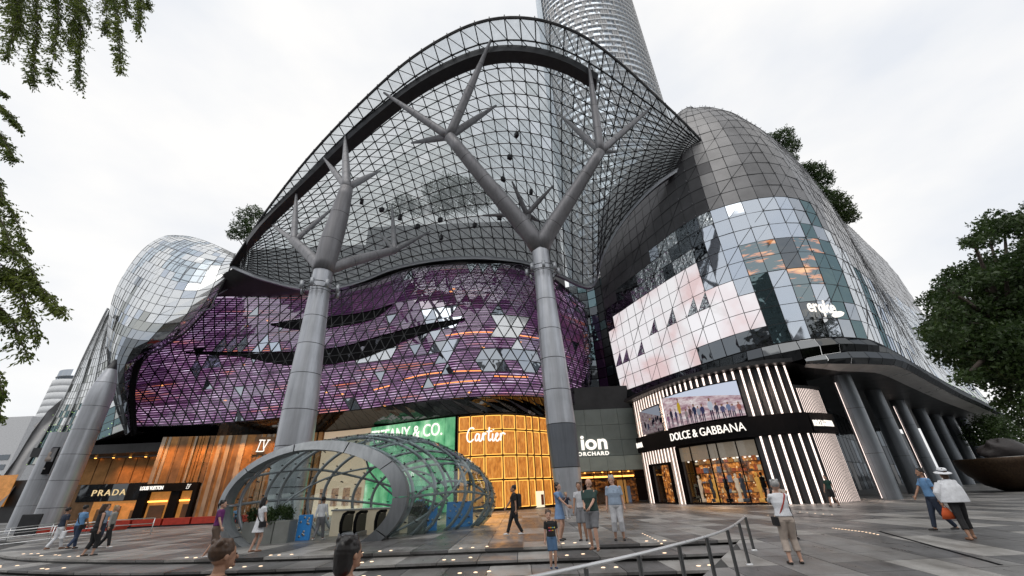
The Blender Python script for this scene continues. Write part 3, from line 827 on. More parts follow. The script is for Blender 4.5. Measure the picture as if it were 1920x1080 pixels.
def text_mesh(txt, size, ext=.03, shear=0, sx=1., bold=0., align='CENTER', space=1.):
    c = bpy.data.curves.new('t', 'FONT'); c.body = txt; c.size = size; c.extrude = ext; c.shear = shear; c.offset = bold; c.align_x = align; c.align_y = 'BOTTOM_BASELINE'
    c.space_character = space; c.resolution_u = 4
    o = bpy.data.objects.new('t', c); COL.objects.link(o)
    dg = bpy.context.evaluated_depsgraph_get(); me = bpy.data.meshes.new_from_object(o.evaluated_get(dg)); bpy.data.objects.remove(o)
    V = np.empty(len(me.vertices) * 3); me.vertices.foreach_get('co', V); V = V.reshape(-1, 3); V[:, 0] *= sx
    F = [tuple(p.vertices) for p in me.polygons]; bpy.data.meshes.remove(me)
    return V, F
def wall_text(wall, u, z, txt, size, mt, parent, off=.08, name='lettering', **k):
    V, F = text_mesh(txt, size, **k)
    out = []
    for x, y, e in V:
        uu = u + x / wall.L; out.append(wall.pt(max(-.0, min(1, uu)), z + y, off + e))
    o = mesh_ob(name, out, F, mt, parent); return o
def stroke_text(place, strokes, r, mt, parent, name='lettering'):
    b = MB()
    for st in strokes:
        c = curve_fn([Vector((x, y, 0)) for x, y in st]) if len(st) > 2 else None
        n = max(2, len(st) * 4); pts = [(c(i / n) if c else Vector((*st[0], 0)).lerp(Vector((*st[1], 0)), i / n)) for i in range(n + 1)]
        b.tube([place(p.x, p.y) for p in pts], r, 6)
    return b.build(name, mt, parent)
shop_plan = [(-43.5, 47.4), (-42.0, 47.6), (-35.4, 48.4), (-29.6, 49.0), (-24.1, 49.2), (-17.1, 47.3), (-10.9, 44.3), (-6.2, 42.3), (-1.3, 42.0), (3.4, 45.6), (6.2, 50)]
SW = Wall(shop_plan)
def U(x, y=900): return SW.uz(x, y)[0]
def area(name, parent, loc, size, power, col, target=None, sy=None):
    l = bpy.data.lights.new(name, 'AREA'); l.energy = power; l.color = col; l.shape = 'RECTANGLE'; l.size = size; l.size_y = sy or size; l.spread = R(75)
    o = bpy.data.objects.new(name, l); link(o, parent); o.location = loc
    if target is not None: o.rotation_euler = (Vector(target) - Vector(loc)).to_track_quat('-Z', 'Y').to_euler()
    return o
# copper striped shopfront ------------------------------------------------
cop = mat('copper_metal', (.40, .20, .075), .38, .75, .3, 1.2, .1, 30); cop2 = mat('bronze_metal', (.22, .13, .07), .42, .7, .3, 1.2); pale_c = mat('pale_champagne_metal', (.38, .31, .24), .4, .6, .2, 1)
s1 = thing('shopfront', 'double-height shopfront of coppery vertical fins with black framed door, left of the column', 'shopfront', (0, 0, 0))
u0, u1 = U(268, 930), U(600, 850)
b = MB(); SW.slab(b, u0, u1, 0, 8.7, -.35, .2); b.build('wall', cop2, s1)
zs_ = U
nf = 56
dx0, dx1 = U(252, 960), U(368, 930)
for k in range(nf):
    a = u0 + (u1 - u0) * (k + rnd.uniform(-.2, .2)) / nf; wd = rnd.choice([.3, .42, .5, .22]) / SW.L
    zb = 0 if not (dx0 - .004 < a < dx1 + .002) else 3.75
    b = MB(); SW.slab(b, a, a + wd, zb, 8.65, rnd.uniform(-.12, .05), .22, 1)
    b.build('fin', rnd.choice([cop, cop, cop2, pale_c, pale_c]), s1)
# entrance portal, black frame with writing
b = MB(); SW.slab(b, dx0, dx1, 3.0, 3.8, .25, .5); SW.slab(b, dx0, dx0 + .9 / SW.L, 0, 3.0, .25, .5); SW.slab(b, dx1 - .4 / SW.L, dx1, 0, 3.0, .25, .5); um = dx0 + (dx1 - dx0) * .55; SW.slab(b, um, um + .9 / SW.L, 0, 3.0, .2, .4); b.build('portal_frame', BLACK, s1)
amb = emis('amber_interior', (1, .36, .06), .9); ambd = mat('amber_interior_wall', (.35, .17, .06), .5, 0, .5, 1.5, emit=(1, .4, .08), es=.28)
b = MB(); SW.slab(b, dx0 + .9 / SW.L, dx1 - .4 / SW.L, .05, 3.0, -.28, .04); b.build('interior', ambd, s1)
for (f0, f1) in ((.12, .5), (.7, .93)):
    b = MB(); SW.slab(b, dx0 + (dx1 - dx0) * f0, dx0 + (dx1 - dx0) * f1, 2.0, 2.15, -.1, .03); b.build('light_strip', LEDO, s1)
    b = MB(); SW.slab(b, dx0 + (dx1 - dx0) * (f0 + .1), dx0 + (dx1 - dx0) * (f1 - .02), .1, 1.7, -.05, .1); b.build('display', mat('display_brown', (.12, .06, .03), .4), s1)
wall_text(SW, dx0 + .2 * (dx1 - dx0), 3.22, 'LOUIS VUITTON', .5, LEDS, s1, .32, sx=.62, align='CENTER', bold=.012)
def lv(wall, u, z, h, parent, off):
    def pl(x, y): return wall.pt(u + x * h / wall.L, z + y * h, off)
    S_ = [[(-.42, 1), (-.12, 1)], [(-.27, 1), (-.42, .05)], [(-.5, .03), (.12, .03), (.16, .2)], [(-.12, .98), (.12, .98)], [(0, .98), (.12, .2)], [(.12, .2), (.42, .98)], [(.3, .98), (.55, .98)]]
    return stroke_text(pl, S_, h * .045, LEDS, parent, 'monogram')
uu, zz = SW.uz(492, 847); lv(SW, uu, zz, 1.25, s1, .2)
lv(SW, dx1 - .9 / SW.L, 3.2, .42, s1, .32)
b = MB(); SW.slab(b, uu - 1.1 / SW.L, uu + 1.1 / SW.L, zz - .3, zz + 1.6, .1, .1); b.build('sign_board', cop2, s1)
for f in (.08, .3, .52, .75):
    u = u0 + (u1 - u0) * f; area('wall_washer', s1, SW.pt(u, 8.5, 1.0), 3.5, 210, (1, .42, .10), SW.pt(u, 3.6, -.3), .4)
# cream shop --------------------------------------------------------------
cream = mat('cream_wall', (.62, .5, .38), .5, 0, .06, 1, emit=(1, .75, .5), es=.30)
s2 = thing('shopfront', 'cream coloured shopfront with patterned posters, seen through the glass entrance pod', 'shopfront', (0, 0, 0))
a, c = U(600, 850), U(690, 850)
b = MB(); SW.slab(b, a + .002, c - .001, 0, 8.6, -.1, .3); b.build('wall', cream, s2)
pst = bpy.data.materials.new('floral_poster_print'); t = NT(pst); vo = t.n('ShaderNodeTexVoronoi', {'Vector': t.pos(), 'Scale': 3.5})
t.surf(t.n('ShaderNodeBsdfPrincipled', {'Base Color': t.ramp(vo.outputs['Distance'], [(.1, (.28, .1, .06)), (.4, (.5, .3, .2)), (.7, (.15, .06, .05))]), 'Roughness': .5, 'Emission Color': (.6, .35, .2, 1), 'Emission Strength': .25}).outputs[0])
for k in range(4):
    f = a + (c - a) * (.12 + k * .23); b = MB(); SW.slab(b, f, f + (c - a) * .13, .9, 2.6, -.03, .05); b.build('poster', pst, s2)
b = MB(); SW.slab(b, a + (c - a) * .1, a + (c - a) * .9, .05, .8, -.02, .3); b.build('display_plinth', emis('window_glow', (1, .8, .55), .8), s2)
# green shop --------------------------------------------------------------
s3 = thing('shopfront', 'bright green glazed shopfront with white lettering beside the amber one', 'shopfront', (0, 0, 0))
grn = bpy.data.materials.new('green_backlit_glass'); t = NT(grn)
n1 = t.noise(t.pos((1, 1, .5)), .9, 4); cg = t.ramp(n1.outputs['Fac'], [(.35, (.06, .30, .13)), (.6, (.22, .58, .30)), (.75, (.62, .9, .66))])
e = t.n('ShaderNodeBsdfPrincipled', {'Base Color': cg, 'Roughness': .12, 'Emission Color': cg, 'Emission Strength': .62}); t.surf(e.outputs[0])
a, c = U(690, 850) + .001, U(857, 850) - .003
n = 9; 
for k in range(n):
    for (z0, z1) in ((0.05, 2.9), (2.93, 5.8), (5.83, 8.6)):
        b = MB(); SW.slab(b, a + (c - a) * (k + .03) / n, a + (c - a) * (k + .97) / n, z0, z1, 0, .1); b.build('panel', grn, s3)
b = MB(); SW.slab(b, a, c, 0, 8.6, -.12, .15); b.build('wall', mat('green_wall', (.03, .12, .06), .5), s3)
b = MB(); SW.slab(b, c, c + .002, 0, 8.7, .25, .6); b.build('dividing_fin', BLACK, s3)
us, zs = SW.uz(770, 822)
wall_text(SW, us - .012, zs, 'TIFFANY & CO.', 1.75, LEDS, s3, .2, sx=.82, bold=.01)
b = MB(); SW.slab(b, a + (c - a) * .3, a + (c - a) * .7, .1, 2.4, .12, .1); b.build('display_window', emis('green_window_glow', (.1, .6, .3), .6), s3)
wall_text(SW, (a + c) / 2, 3.2, 'TIFFANY', .7, LEDS, s3, .15, sx=.8)
# amber shop --------------------------------------------------------------
s4 = thing('shopfront', 'glowing amber panelled shopfront with white script lettering left of the right column', 'shopfront', (0, 0, 0))
am = bpy.data.materials.new('amber_backlit_mesh'); t = NT(am)
n1 = t.noise(t.pos((2.5, 2.5, .7)), 2.2, 6, .6); n2 = t.noise(t.pos((6, 6, .5)), 3.0, 4, .7)
ca = t.ramp(n1.outputs['Fac'], [(.3, (.36, .10, .012)), (.52, (.78, .27, .035)), (.72, (1, .48, .11))])
ca2 = t.mix(t.ramp(n2.outputs['Fac'], [(.35, (0, 0, 0)), (.8, (.55, .55, .55))]), ca, (.25, .07, .01, 1))
t.surf(t.n('ShaderNodeBsdfPrincipled', {'Base Color': (.2, .09, .03, 1), 'Roughness': .35, 'Emission Color': ca2, 'Emission Strength': .85}).outputs[0])
a, c = U(858, 880), min(.985, SW.uz(1046, 880)[0] + .05)
cuts = [0, .09, .19, .31, .41, .5, .56, .63, .72, .8, .9, 1]; zc = [.18, 2.6, 4.75, 7.1, 8.6]
glow = MB(); mul = MB()
for k in range(len(cuts) - 1):
    for j in range(4):
        ua, ub_ = a + (c - a) * cuts[k] + .0012, a + (c - a) * cuts[k + 1] - .0012
        b = MB(); SW.slab(b, ua + .0012, ub_ - .0012, zc[j] + .12, zc[j + 1] - .16, 0, .08); b.build('panel', am, s4)
        e_ = .07 / SW.L
        SW.slab(glow, ua, ua + e_, zc[j] + .06, zc[j + 1] - .1, .03, .05, 1); SW.slab(glow, ub_ - e_, ub_, zc[j] + .06, zc[j + 1] - .1, .03, .05, 1)
        SW.slab(glow, ua + e_, ub_ - e_, zc[j] + .05, zc[j] + .12, .03, .05); SW.slab(glow, ua + e_, ub_ - e_, zc[j + 1] - .16, zc[j + 1] - .09, .03, .05)
o = glow.build('edge_light', emis('amber_edge_light', (1, .50, .10), 1.7), s4); o['kind'] = 'stuff'
for k in cuts: SW.slab(mul, a + (c - a) * k - .0008, a + (c - a) * k + .0008, 0.1, 8.6, .12, .3, 1)
mul.build('mullion', cop2, s4)
for z in zc: b = MB(); SW.slab(b, a, c, z - .06, z + .03, .09, .2); b.build('transom', BLACK, s4)
b = MB(); SW.slab(b, a, c, -.02, 8.7, -.12, .15); b.build('wall', cop2, s4)
uw, zw = SW.uz(1012, 938); b = MB(); SW.slab(b, uw - .5 / SW.L, uw + .5 / SW.L, zw - .6, zw + .8, .15, .2); b.build('display_window', emis('display_window_light', (1, .85, .6), 1.1), s4)
b = MB(); SW.slab(b, uw + .05 / SW.L, uw + .4 / SW.L, zw - .4, zw + .5, .19, .03); b.build('display_poster', mat('poster_brown', (.25, .06, .03), .5), s4)
# script lettering, drawn stroke by stroke
cu, cz = SW.uz(876, 830); lu, lz = SW.uz(948, 829); Wd = (lu - cu) * SW.L
def place(x, y): return SW.pt(cu + x * Wd / SW.L, cz + y * Wd * .36 + (lz - cz) * x, .25)
C_ = [[(.20, .88), (.15, .98), (.07, .85), (.015, .45), (.04, .1), (.11, .03), (.19, .2)],
      [(.33, .5), (.28, .56), (.235, .35), (.25, .08), (.31, .2), (.34, .55), (.335, .12), (.37, .06), (.41, .25)],
      [(.41, .25), (.435, .6), (.445, .1)], [(.44, .35), (.47, .58), (.51, .5)],
      [(.59, .98), (.565, .3), (.585, .06), (.63, .2)], [(.52, .68), (.66, .72)],
      [(.67, .55), (.66, .15), (.69, .06), (.73, .25)], [(.685, .78), (.69, .84)],
      [(.73, .25), (.79, .45), (.785, .58), (.75, .5), (.74, .2), (.78, .05), (.84, .25)],
      [(.86, .58), (.86, .08)], [(.865, .35), (.91, .6), (.98, .52)]]
stroke_text(place, C_, .075, LEDS, s4)
for f in (.2, .6): area('shop_light', s4, SW.pt(a + (c - a) * f, 4.5, 1.2), 4, 110, (1, .45, .1), SW.pt(a + (c - a) * f, 0, 6))
# ---------------------------------------------------------------- recessed tan shop far left
s5 = thing('shopfront', 'recessed dark copper shopfront with gold capital letters behind the far left column', 'shopfront', (0, 0, 0))
PW = Wall([(-54, 53), (-49, 54), (-45, 54), (-41.5, 53)])
b = MB(); PW.slab(b, 0, 1, 0, 7.3, 0, .3); b.build('wall', cop2, s5)
for k in range(9): b = MB(); PW.slab(b, k / 9 + .004, (k + 1) / 9 - .004, 4.3, 7.2, .06, .06, 2); b.build('panel', cop, s5)
b = MB(); PW.slab(b, .05, .98, 2.4, 4.25, .12, .1); b.build('sign_board', BLACKG, s5)
q = PW.uz(204, 932); 
wall_text(PW, q[0] if q else .6, 3.0, 'PRADA', .95, emis('gold_letter_light', (1, .75, .4), .9), s5, .2, sx=1.05, space=1.25)
b = MB(); PW.slab(b, .2, .95, .1, 2.35, .03, .03); b.build('interior', ambd, s5)
for k in range(6): b = MB(); p = PW.pt(.1 + k * .15, 7.2, .6); b.lathe([(0, -.02), (.12, -.02), (.12, .05)], p, 8); b.build('downlight', LEDO, s5)
for k in range(5): b = MB(); u = .25 + k * .15; PW.slab(b, u, u + .05, .1, rnd.uniform(1.2, 2.0), .12, .08); b.build('display', rnd.choice([BLACK, cop2, emis('violet_display%d' % k, (.5, .2, .7), .5)]), s5)
area('wall_washer', s5, (-47, 52.6, 7.1), 6, 200, (1, .42, .1), (-47, 54, 3.5), .4)
b = MB(); b.box((-58, 50, 7.4), (-38.5, 60, 8.4)); b.build('soffit', SOFF, s5)
# ---------------------------------------------------------------- right block
rb_ = thing('shopping_mall_wing', 'bulging right-hand mall wing of mirror glass under a grey metal cap', 'building', (0, 0, 0))
bot = [(1165, 735), (1210, 719), (1250, 705), (1300, 688), (1350, 672), (1400, 657), (1450, 645), (1500, 637), (1550, 632), (1595, 633), (1640, 640), (1700, 675), (1760, 710), (1810, 735), (1865, 765)]
pl = [Zp(x, y, 11.5) for x, y in bot]
topz = [46, 46.5, 47, 47.5, 48, 48, 46, 42, 38.5, 36.5, 35.8, 34.5, 32, 29, 26]
# height of the crest along the wall: follows the real skyline of the cap
_sil = [(1268, 197), (1320, 194), (1380, 220), (1430, 281), (1500, 332), (1560, 382), (1600, 418), (1660, 482), (1700, 532), (1722, 570), (1790, 650), (1870, 735)]
RC0 = curve_fn([Vector((p.x, p.y, 0)) for p in pl])
def crest(p, n_, tz0):
    for k in range(400):
        z = 16 + k * .12; q = proj((p.x - n_.x * 4.6, p.y - n_.y * 4.6, 11.5 + (z - 11.5) * .94))
        if q[0] > 1268 and q[1] < float(np.interp(q[0], [a[0] for a in _sil], [a[1] for a in _sil])): return z
    return tz0
_tz = []
for k, p in enumerate(pl):
    a_ = pl[min(k + 1, len(pl) - 1)] - pl[max(k - 1, 0)]; _tz.append(crest(p, Vector((a_.y, -a_.x, 0)).normalized(), topz[k]))
print('crest', [round(q, 1) for q in _tz])
RC = curve_fn([Vector((p.x, p.y, min(tz, 50))) for p, tz in zip(pl, _tz)])
LRC = curve_fn([Vector((p.x, p.y, 0)) for p in pl]).length
def rn(u):
    a = RC(min(1, u + .012)) - RC(max(0, u - .012)); return Vector((a.y, -a.x, 0)).normalized()
_t = [0, .17, .34, .5, .62, .74, .84, .92, .97, 1.0]
_i = [0, -.45, -.55, -.25, .25, 1.2, 2.6, 4.6, 6.6, 9.5]
def RS(u, t):
    p = RC(u); n = rn(u); s_ = .55 + .45 * min(1, max(0, (p.z - 30) / 16)); ins = float(np.interp(t, _t, _i)) * s_
    g_ = min(1, max(0, (u - .38) / .3)); ins += g_ * 2.6 * math.sin(math.pi * min(1, t / .92)) ** .8 if t < .92 else 0   # concave flank flaring out at its foot
    # ease the interpolation
    return Vector((p.x - n.x * ins, p.y - n.y * ins, 11.5 + (p.z - 11.5) * t))
NUR, NVR = 74, 23
tl = [j / NVR for j in range(NVR + 1)]
tl = [x if x < .8 else .8 + (x - .8) for x in tl]
GR = [[RS(i / NUR, t_) for t_ in tl] for i in range(NUR + 1)]
edge_line = [(1100, 620), (1130, 590), (1200, 500), (1260, 440), (1325, 398), (1438, 363), (1496, 383), (1515, 385), (1535, 412), (1592, 484), (1631, 527), (1689, 566), (1722, 585), (1900, 720)]
def cap_y(x): return float(np.interp(x, [p[0] for p in edge_line], [p[1] for p in edge_line]))
pink = bpy.data.materials.new('pink_white_emissive_panel'); t = NT(pink)  # panels emit pinkish white across the lower left of the wing
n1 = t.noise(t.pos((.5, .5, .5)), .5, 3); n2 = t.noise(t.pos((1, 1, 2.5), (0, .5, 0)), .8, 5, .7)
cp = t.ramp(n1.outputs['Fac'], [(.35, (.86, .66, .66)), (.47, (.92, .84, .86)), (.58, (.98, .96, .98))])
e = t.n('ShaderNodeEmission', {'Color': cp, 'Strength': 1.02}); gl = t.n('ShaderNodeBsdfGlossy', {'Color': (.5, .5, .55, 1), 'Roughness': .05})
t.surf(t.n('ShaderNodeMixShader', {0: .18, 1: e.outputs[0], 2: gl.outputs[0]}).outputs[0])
wavy = mirror('crazed_mirror_glass', (.62, .66, .68), .04, .9, 1.6, (.01, .01, .012), .85)
inter = bpy.data.materials.new('glass_with_lit_interior'); t = NT(inter)
n1 = t.noise(t.pos((.35, .35, 1.6)), 1.2, 4, .6); em = t.n('ShaderNodeEmission', {'Color': t.ramp(n1.outputs['Fac'], [(.53, (.01, .012, .014)), (.6, (.7, .22, .05)), (.68, (1, .5, .15))]), 'Strength': .8})
gl = t.n('ShaderNodeBsdfGlossy', {'Color': (.2, .25, .27, 1), 'Roughness': .04}); t.surf(t.n('ShaderNodeAddShader', {0: em.outputs[0], 1: gl.outputs[0]}).outputs[0])
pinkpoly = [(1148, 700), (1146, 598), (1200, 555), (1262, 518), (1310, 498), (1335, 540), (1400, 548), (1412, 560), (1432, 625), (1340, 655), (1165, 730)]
trusspoly = [(1150, 650), (1180, 640), (1300, 560), (1335, 545), (1335, 560), (1280, 585), (1190, 665), (1165, 700)]  # wavy panes in this band stand in for the reflected canopy truss
crazepoly = [(1190, 560), (1195, 520), (1240, 460), (1270, 420), (1325, 405), (1330, 470), (1305, 500), (1215, 545)]
items = []; cap_items = []
_bx = [proj(GR[i][0])[0] for i in range(NUR + 1)]
def q0x(i): return _bx[i]
for i in range(NUR):
    for j in range(NVR):
        q = [GR[i][j], GR[i + 1][j], GR[i + 1][j + 1], GR[i][j + 1]]
        c = sum(q, Vector()) / 4; x, y = proj(c); cap = False
        r_ = rnd.random(); tri_ = False
        if y < cap_y(x):
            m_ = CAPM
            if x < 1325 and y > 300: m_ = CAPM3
            if x > 1545: m_ = CAPM2  # paler metal to the right, reflected light put into the colour
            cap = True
        elif inpoly((x, y), crazepoly): m_ = wavy if r_ < .7 else M_DRK
        elif inpoly((x, y), trusspoly) and r_ < .7: m_ = wavy; tri_ = True
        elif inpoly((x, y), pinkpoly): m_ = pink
        elif x < 1200: m_ = BLACKG
        elif x < 1400 and y < 600: m_ = M_SKY
        elif 1380 < x < 1465 and 445 < y < 520: m_ = inter
        elif 1490 < x < 1530 and 450 < y < 560: m_ = inter
        elif y < 450 and x < 1480: m_ = M_SKY
        elif q0x(i) < 1425: m_ = M_DRK if y > 520 else M_SKY
        elif q0x(i) < 1478: m_ = M_TEAL
        elif q0x(i) < 1515: m_ = M_SKY
        elif q0x(i) < 1548: m_ = M_DRK
        elif q0x(i) < 1580: m_ = M_SKY
        elif q0x(i) < 1618: m_ = M_TEAL if r_ < .8 else M_MID
        elif q0x(i) < 1650: m_ = M_SILV
        elif q0x(i) < 1668: m_ = M_TEAL
        else: m_ = M_SILV if r_ < .82 else M_SKY
        n_ = Vector((rnd.uniform(-.03, .03), rnd.uniform(-.03, .03), rnd.uniform(-.02, .02)))
        if tri_:
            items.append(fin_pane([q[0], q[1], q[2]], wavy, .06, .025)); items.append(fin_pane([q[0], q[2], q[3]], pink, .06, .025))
        elif y > cap_y(x) and r_ * 10 % 1 < .35 and not cap:
            for tr in ([q[0], q[1], q[2]], [q[0], q[2], q[3]]): items.append(fin_pane([p + n_ * rnd.random() for p in tr], m_, .06, .025))
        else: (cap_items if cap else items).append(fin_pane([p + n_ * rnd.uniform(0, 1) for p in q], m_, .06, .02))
put_panes(rb_, 'glass_panel', items, 300, 'glass_panels_farther_off')
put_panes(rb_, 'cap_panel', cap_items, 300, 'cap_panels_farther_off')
ml = MB()
for j in range(NVR + 1): ml.tube([GR[i][j] + rn(i / NUR) * .0 for i in range(NUR + 1)], .03, 4, smooth=False)
for i in range(NUR + 1): ml.tube([GR[i][j] + rn(i / NUR) * (.0 if i < 40 else -.02) for j in range(NVR + 1)], .03 if i < 36 else .018, 4, smooth=False)
for i in range(NUR):
    for j in range(NVR - 6):
        if (i * 5 + j * 3) % 4 == 0: ml.tube([GR[i][j], GR[i + 1][j + 1]], .03, 4, smooth=False)
o = ml.build('mullion_grid', MULL, rb_); o['kind'] = 'stuff'
b = MB(); b.grid([[GR[i][j] - rn(i / NUR) * .25 for i in range(NUR + 1)] for j in range(0, NVR + 1)]); b.build('inner_wall', BLACK, rb_)
pins = MB()
for i in range(0, NUR, 1):
    for j in range(3, NVR + 1, 1):
        if proj(GR[i][j])[0] > 1270 and i < 60: pins.tube([GR[i][j], GR[i][j] + rn(i / NUR) * .22 + Vector((0, 0, .1))], .025, 4)
o = pins.build('panel_pins', STEEL, rb_); o['kind'] = 'stuff'
# roof closing the top
b = MB(); tp = [RS(i / 60, 1) for i in range(61)]
b.grid([tp, [p + Vector((-rn(i / 60).x * 14, -rn(i / 60).y * 14, -4)) for i, p in enumerate(tp)]]); b.build('roof', CAPM2, rb_)
# dark glass fascia below: near the corner it grows into a deep rolled lip with a pale underside
items = []; rib_items = []; lip_items = []
NF = 78
def lf(u):
    x = proj(RS(u, 0))[0]; return max(0., min(1., (x - 1450) / 110)) if u > .2 else 0.
RIBM = mat('pale_ribbon_metal', (.62, .60, .58), .3, .3, .12, .5)
_ST = [(.05, 11.42, .05, 11.42), (.25, 10.6, .55, 10.75), (.1, 9.75, .35, 10.15), (.12, 9.74, .95, 10.0), (.12, 9.73, 1.15, 9.45), (.0, 9.72, .85, 9.05), (-.3, 9.72, -.55, 8.85)]
def lp(u, k):
    p = RS(u, 0); n = rn(u); f = lf(u); a = _ST[k]; o = a[0] * (1 - f) + a[2] * f; z = a[1] * (1 - f) + a[3] * f
    return Vector((p.x + n.x * o, p.y + n.y * o, z))
for i in range(NF):
    ua, ub_ = i / NF, (i + 1) / NF
    for k in range(6):
        if k >= 2 and lf(ua) < .05: continue
        q = [lp(ua, k), lp(ub_, k), lp(ub_, k + 1), lp(ua, k + 1)]
        if min((q[0] - q[3]).length, (q[1] - q[2]).length) < .02: continue
        (rib_items if k == 5 else items).append(fin_pane(q, RIBM if k == 5 else BLACKG, .05, .02))
put_panes(rb_, 'fascia_pane', items, 300); put_panes(rb_, 'soffit_panel', rib_items, 300)
def sz(u): return (-1.72) * (1 - lf(u)) + (-2.62) * lf(u)
b = MB(); b.grid([[RS(i / 80, 0) + Vector((rn(i / 80).x * (-.3 - .2 * lf(i / 80)), rn(i / 80).y * (-.3 - .2 * lf(i / 80)), sz(i / 80))) for i in range(81)], [RS(i / 80, 0) + Vector((-rn(i / 80).x * 3, -rn(i / 80).y * 3, sz(i / 80) + .1)) for i in range(81)], [RS(i / 80, 0) + Vector((-rn(i / 80).x * 16, -rn(i / 80).y * 16, -1.75)) for i in range(81)]], smooth=False)
b.build('soffit', SOFF, rb_)
# string of tiny lights on the far fascia
fl_ = MB()
for i in range(70):
    u = .52 + .47 * i / 70; p = RS(u, 0); n = rn(u)
    for k in range(3): fl_.lathe([(0, -.04), (.04, 0), (0, .04)], p + Vector((n.x * .35 + rnd.uniform(-.5, .5), n.y * .35 + rnd.uniform(-.5, .5), -.2 - k * .6 + rnd.uniform(-.3, .3))), 5)
o = fl_.build('fairy_lights', emis('greenish_fairy_light', (.7, 1, .55), .8), rb_); o['kind'] = 'stuff'
# sign on the glass
sq = [(1505, 570)]
def rs_hit(x, y):
    best = None; d = ray(x, y).normalized(); h = BVR.ray_cast(CAM, d); return h
_v = [p for r in GR for p in r]; _f = [(i * (NVR + 1) + j, i * (NVR + 1) + j + 1, (i + 1) * (NVR + 1) + j + 1, (i + 1) * (NVR + 1) + j) for i in range(NUR) for j in range(NVR)]
BVR = BVHTree.FromPolygons(_v, _f)
h = BVR.ray_cast(CAM, ray(1505, 590).normalized()); h2 = BVR.ray_cast(CAM, ray(1558, 594).normalized())
if h[0] and h2[0]:
    A_, B_ = h[0], h2[0]; ax = (B_ - A_); L_ = ax.length; ax.normalize(); V, F = text_mesh('erqke', 2.0, .03, .1, sx=1., bold=.03, align='LEFT')
    wmax = V[:, 0].max(); nn = ax.cross(Vector((0, 0, 1))).normalized(); nn = nn if nn.dot(CAM - A_) > 0 else -nn
    mesh_ob('sign_lettering', [A_ + ax * (x / wmax * L_) + Vector((0, 0, 1)) * y * .75 + nn * (.75 + e_) for x, y, e_ in V], F, LEDS, rb_)
    dd = MB(); c_ = B_ + nn * .75 + Vector((0, 0, -.1)); dd.lathe([(0, -.2), (.3, -.15), (.42, 0), (.3, .15), (0, .2)], c_, 14); dd.build('sign_dot', LEDS, rb_)
# ---------------------------------------------------------------- ribbed corner shop
DG = Wall([(12.6, 44.8), (13.5, 40.5), (14.8, 36.6), (16.4, 34.0), (18.3, 32.4), (20.2, 31.6), (21.6, 31.5)])
d1 = thing('shopfront', 'round corner shop with glowing vertical ribs, black sign band and video screens', 'shopfront', (0, 0, 0))
rib_d = mat('charcoal_rib', (.05, .05, .053), .4, .3, .2, 2); rib_l = mat('white_rib', (.6, .55, .5), .4)
TOP = 9.7
def du(x, y):
    r_ = DG.uz(x, y); return r_ if r_ else (0, 0)
def rect_px(x0, y0, x1, y1):  # two opposite corners in the picture -> u,z ranges
    a, c = du(x0, y0), du(x1, y1); return a[0], c[0], c[1], a[1]
BZ0, BZ1 = 4.55, 6.0
sc_u0, sc_u1 = du(1252, 790)[0], du(1397, 770)[0]; ssc0, ssc1 = du(1206, 800)[0], du(1243, 800)[0]
dr_u0, dr_u1 = du(1280, 900)[0], du(1436, 900)[0]; wi_u0, wi_u1 = du(1225, 915)[0], du(1262, 915)[0]
b = MB(); DG.slab(b, 0, 1, 4.45, TOP, -.5, .3); DG.slab(b, 0, wi_u0, -.02, 4.45, -.5, .3); DG.slab(b, wi_u0, wi_u1, 3.3, 4.45, -.5, .3); DG.slab(b, wi_u1, dr_u0, -.02, 4.45, -.5, .3); DG.slab(b, dr_u1, 1, -.02, 4.45, -.5, .3); b.build('wall', rib_d, d1)
n = 0; u = .0
while u < .998:
    x = proj(DG.pt(u, 7.5))[0]
    dense = x < 1250; step = (.52 if dense else .62)
    if x > 1395: step = .66
    m_ = rib_l if dense else rib_d
    wd = .26 if dense else .3
    segs = []
    for (z0, z1) in ((0, BZ0), (BZ1, TOP - .05)):
        mid = u + wd / 2 / DG.L; lo, hi = z0, z1
        if z0 == 0:
            if dr_u0 - .01 < mid < dr_u1 + .01: continue
            if wi_u0 - .01 < mid < wi_u1 + .01: lo = 3.4
        else:
            if sc_u0 - .015 < mid < sc_u1 + .01: lo = 9.0
            if ssc0 - .01 < mid < ssc1 + .01: lo = 8.6
        segs.append((lo, hi))
    for lo, hi in segs:
        b = MB(); DG.slab(b, u, min(1, u + wd / DG.L), lo, hi, 0, .35, 1); b.build('rib', m_, d1)
        b = MB(); DG.slab(b, min(.99, u + (wd + .03) / DG.L), min(1, u + (wd + .17) / DG.L), lo, hi, -.05, .05, 1); b.build('light_strip', LEDW, d1)
    u += step / DG.L
b = MB(); DG.slab(b, 0, 1, BZ0, BZ1, .3, .6); b.build('sign_band', BLACK, d1)
letter = LEDS
ul = (du(1272, 825)[0] + du(1388, 820)[0]) / 2
wall_text(DG, ul, BZ0 + .48, 'DOLCE & GABBANA', .9, letter, d1, .34, sx=.86, bold=.0)
wall_text(DG, du(1185, 860)[0] + .01, BZ0 + .48, 'GABBANA', .7, letter, d1, .34, sx=.7, bold=.0)
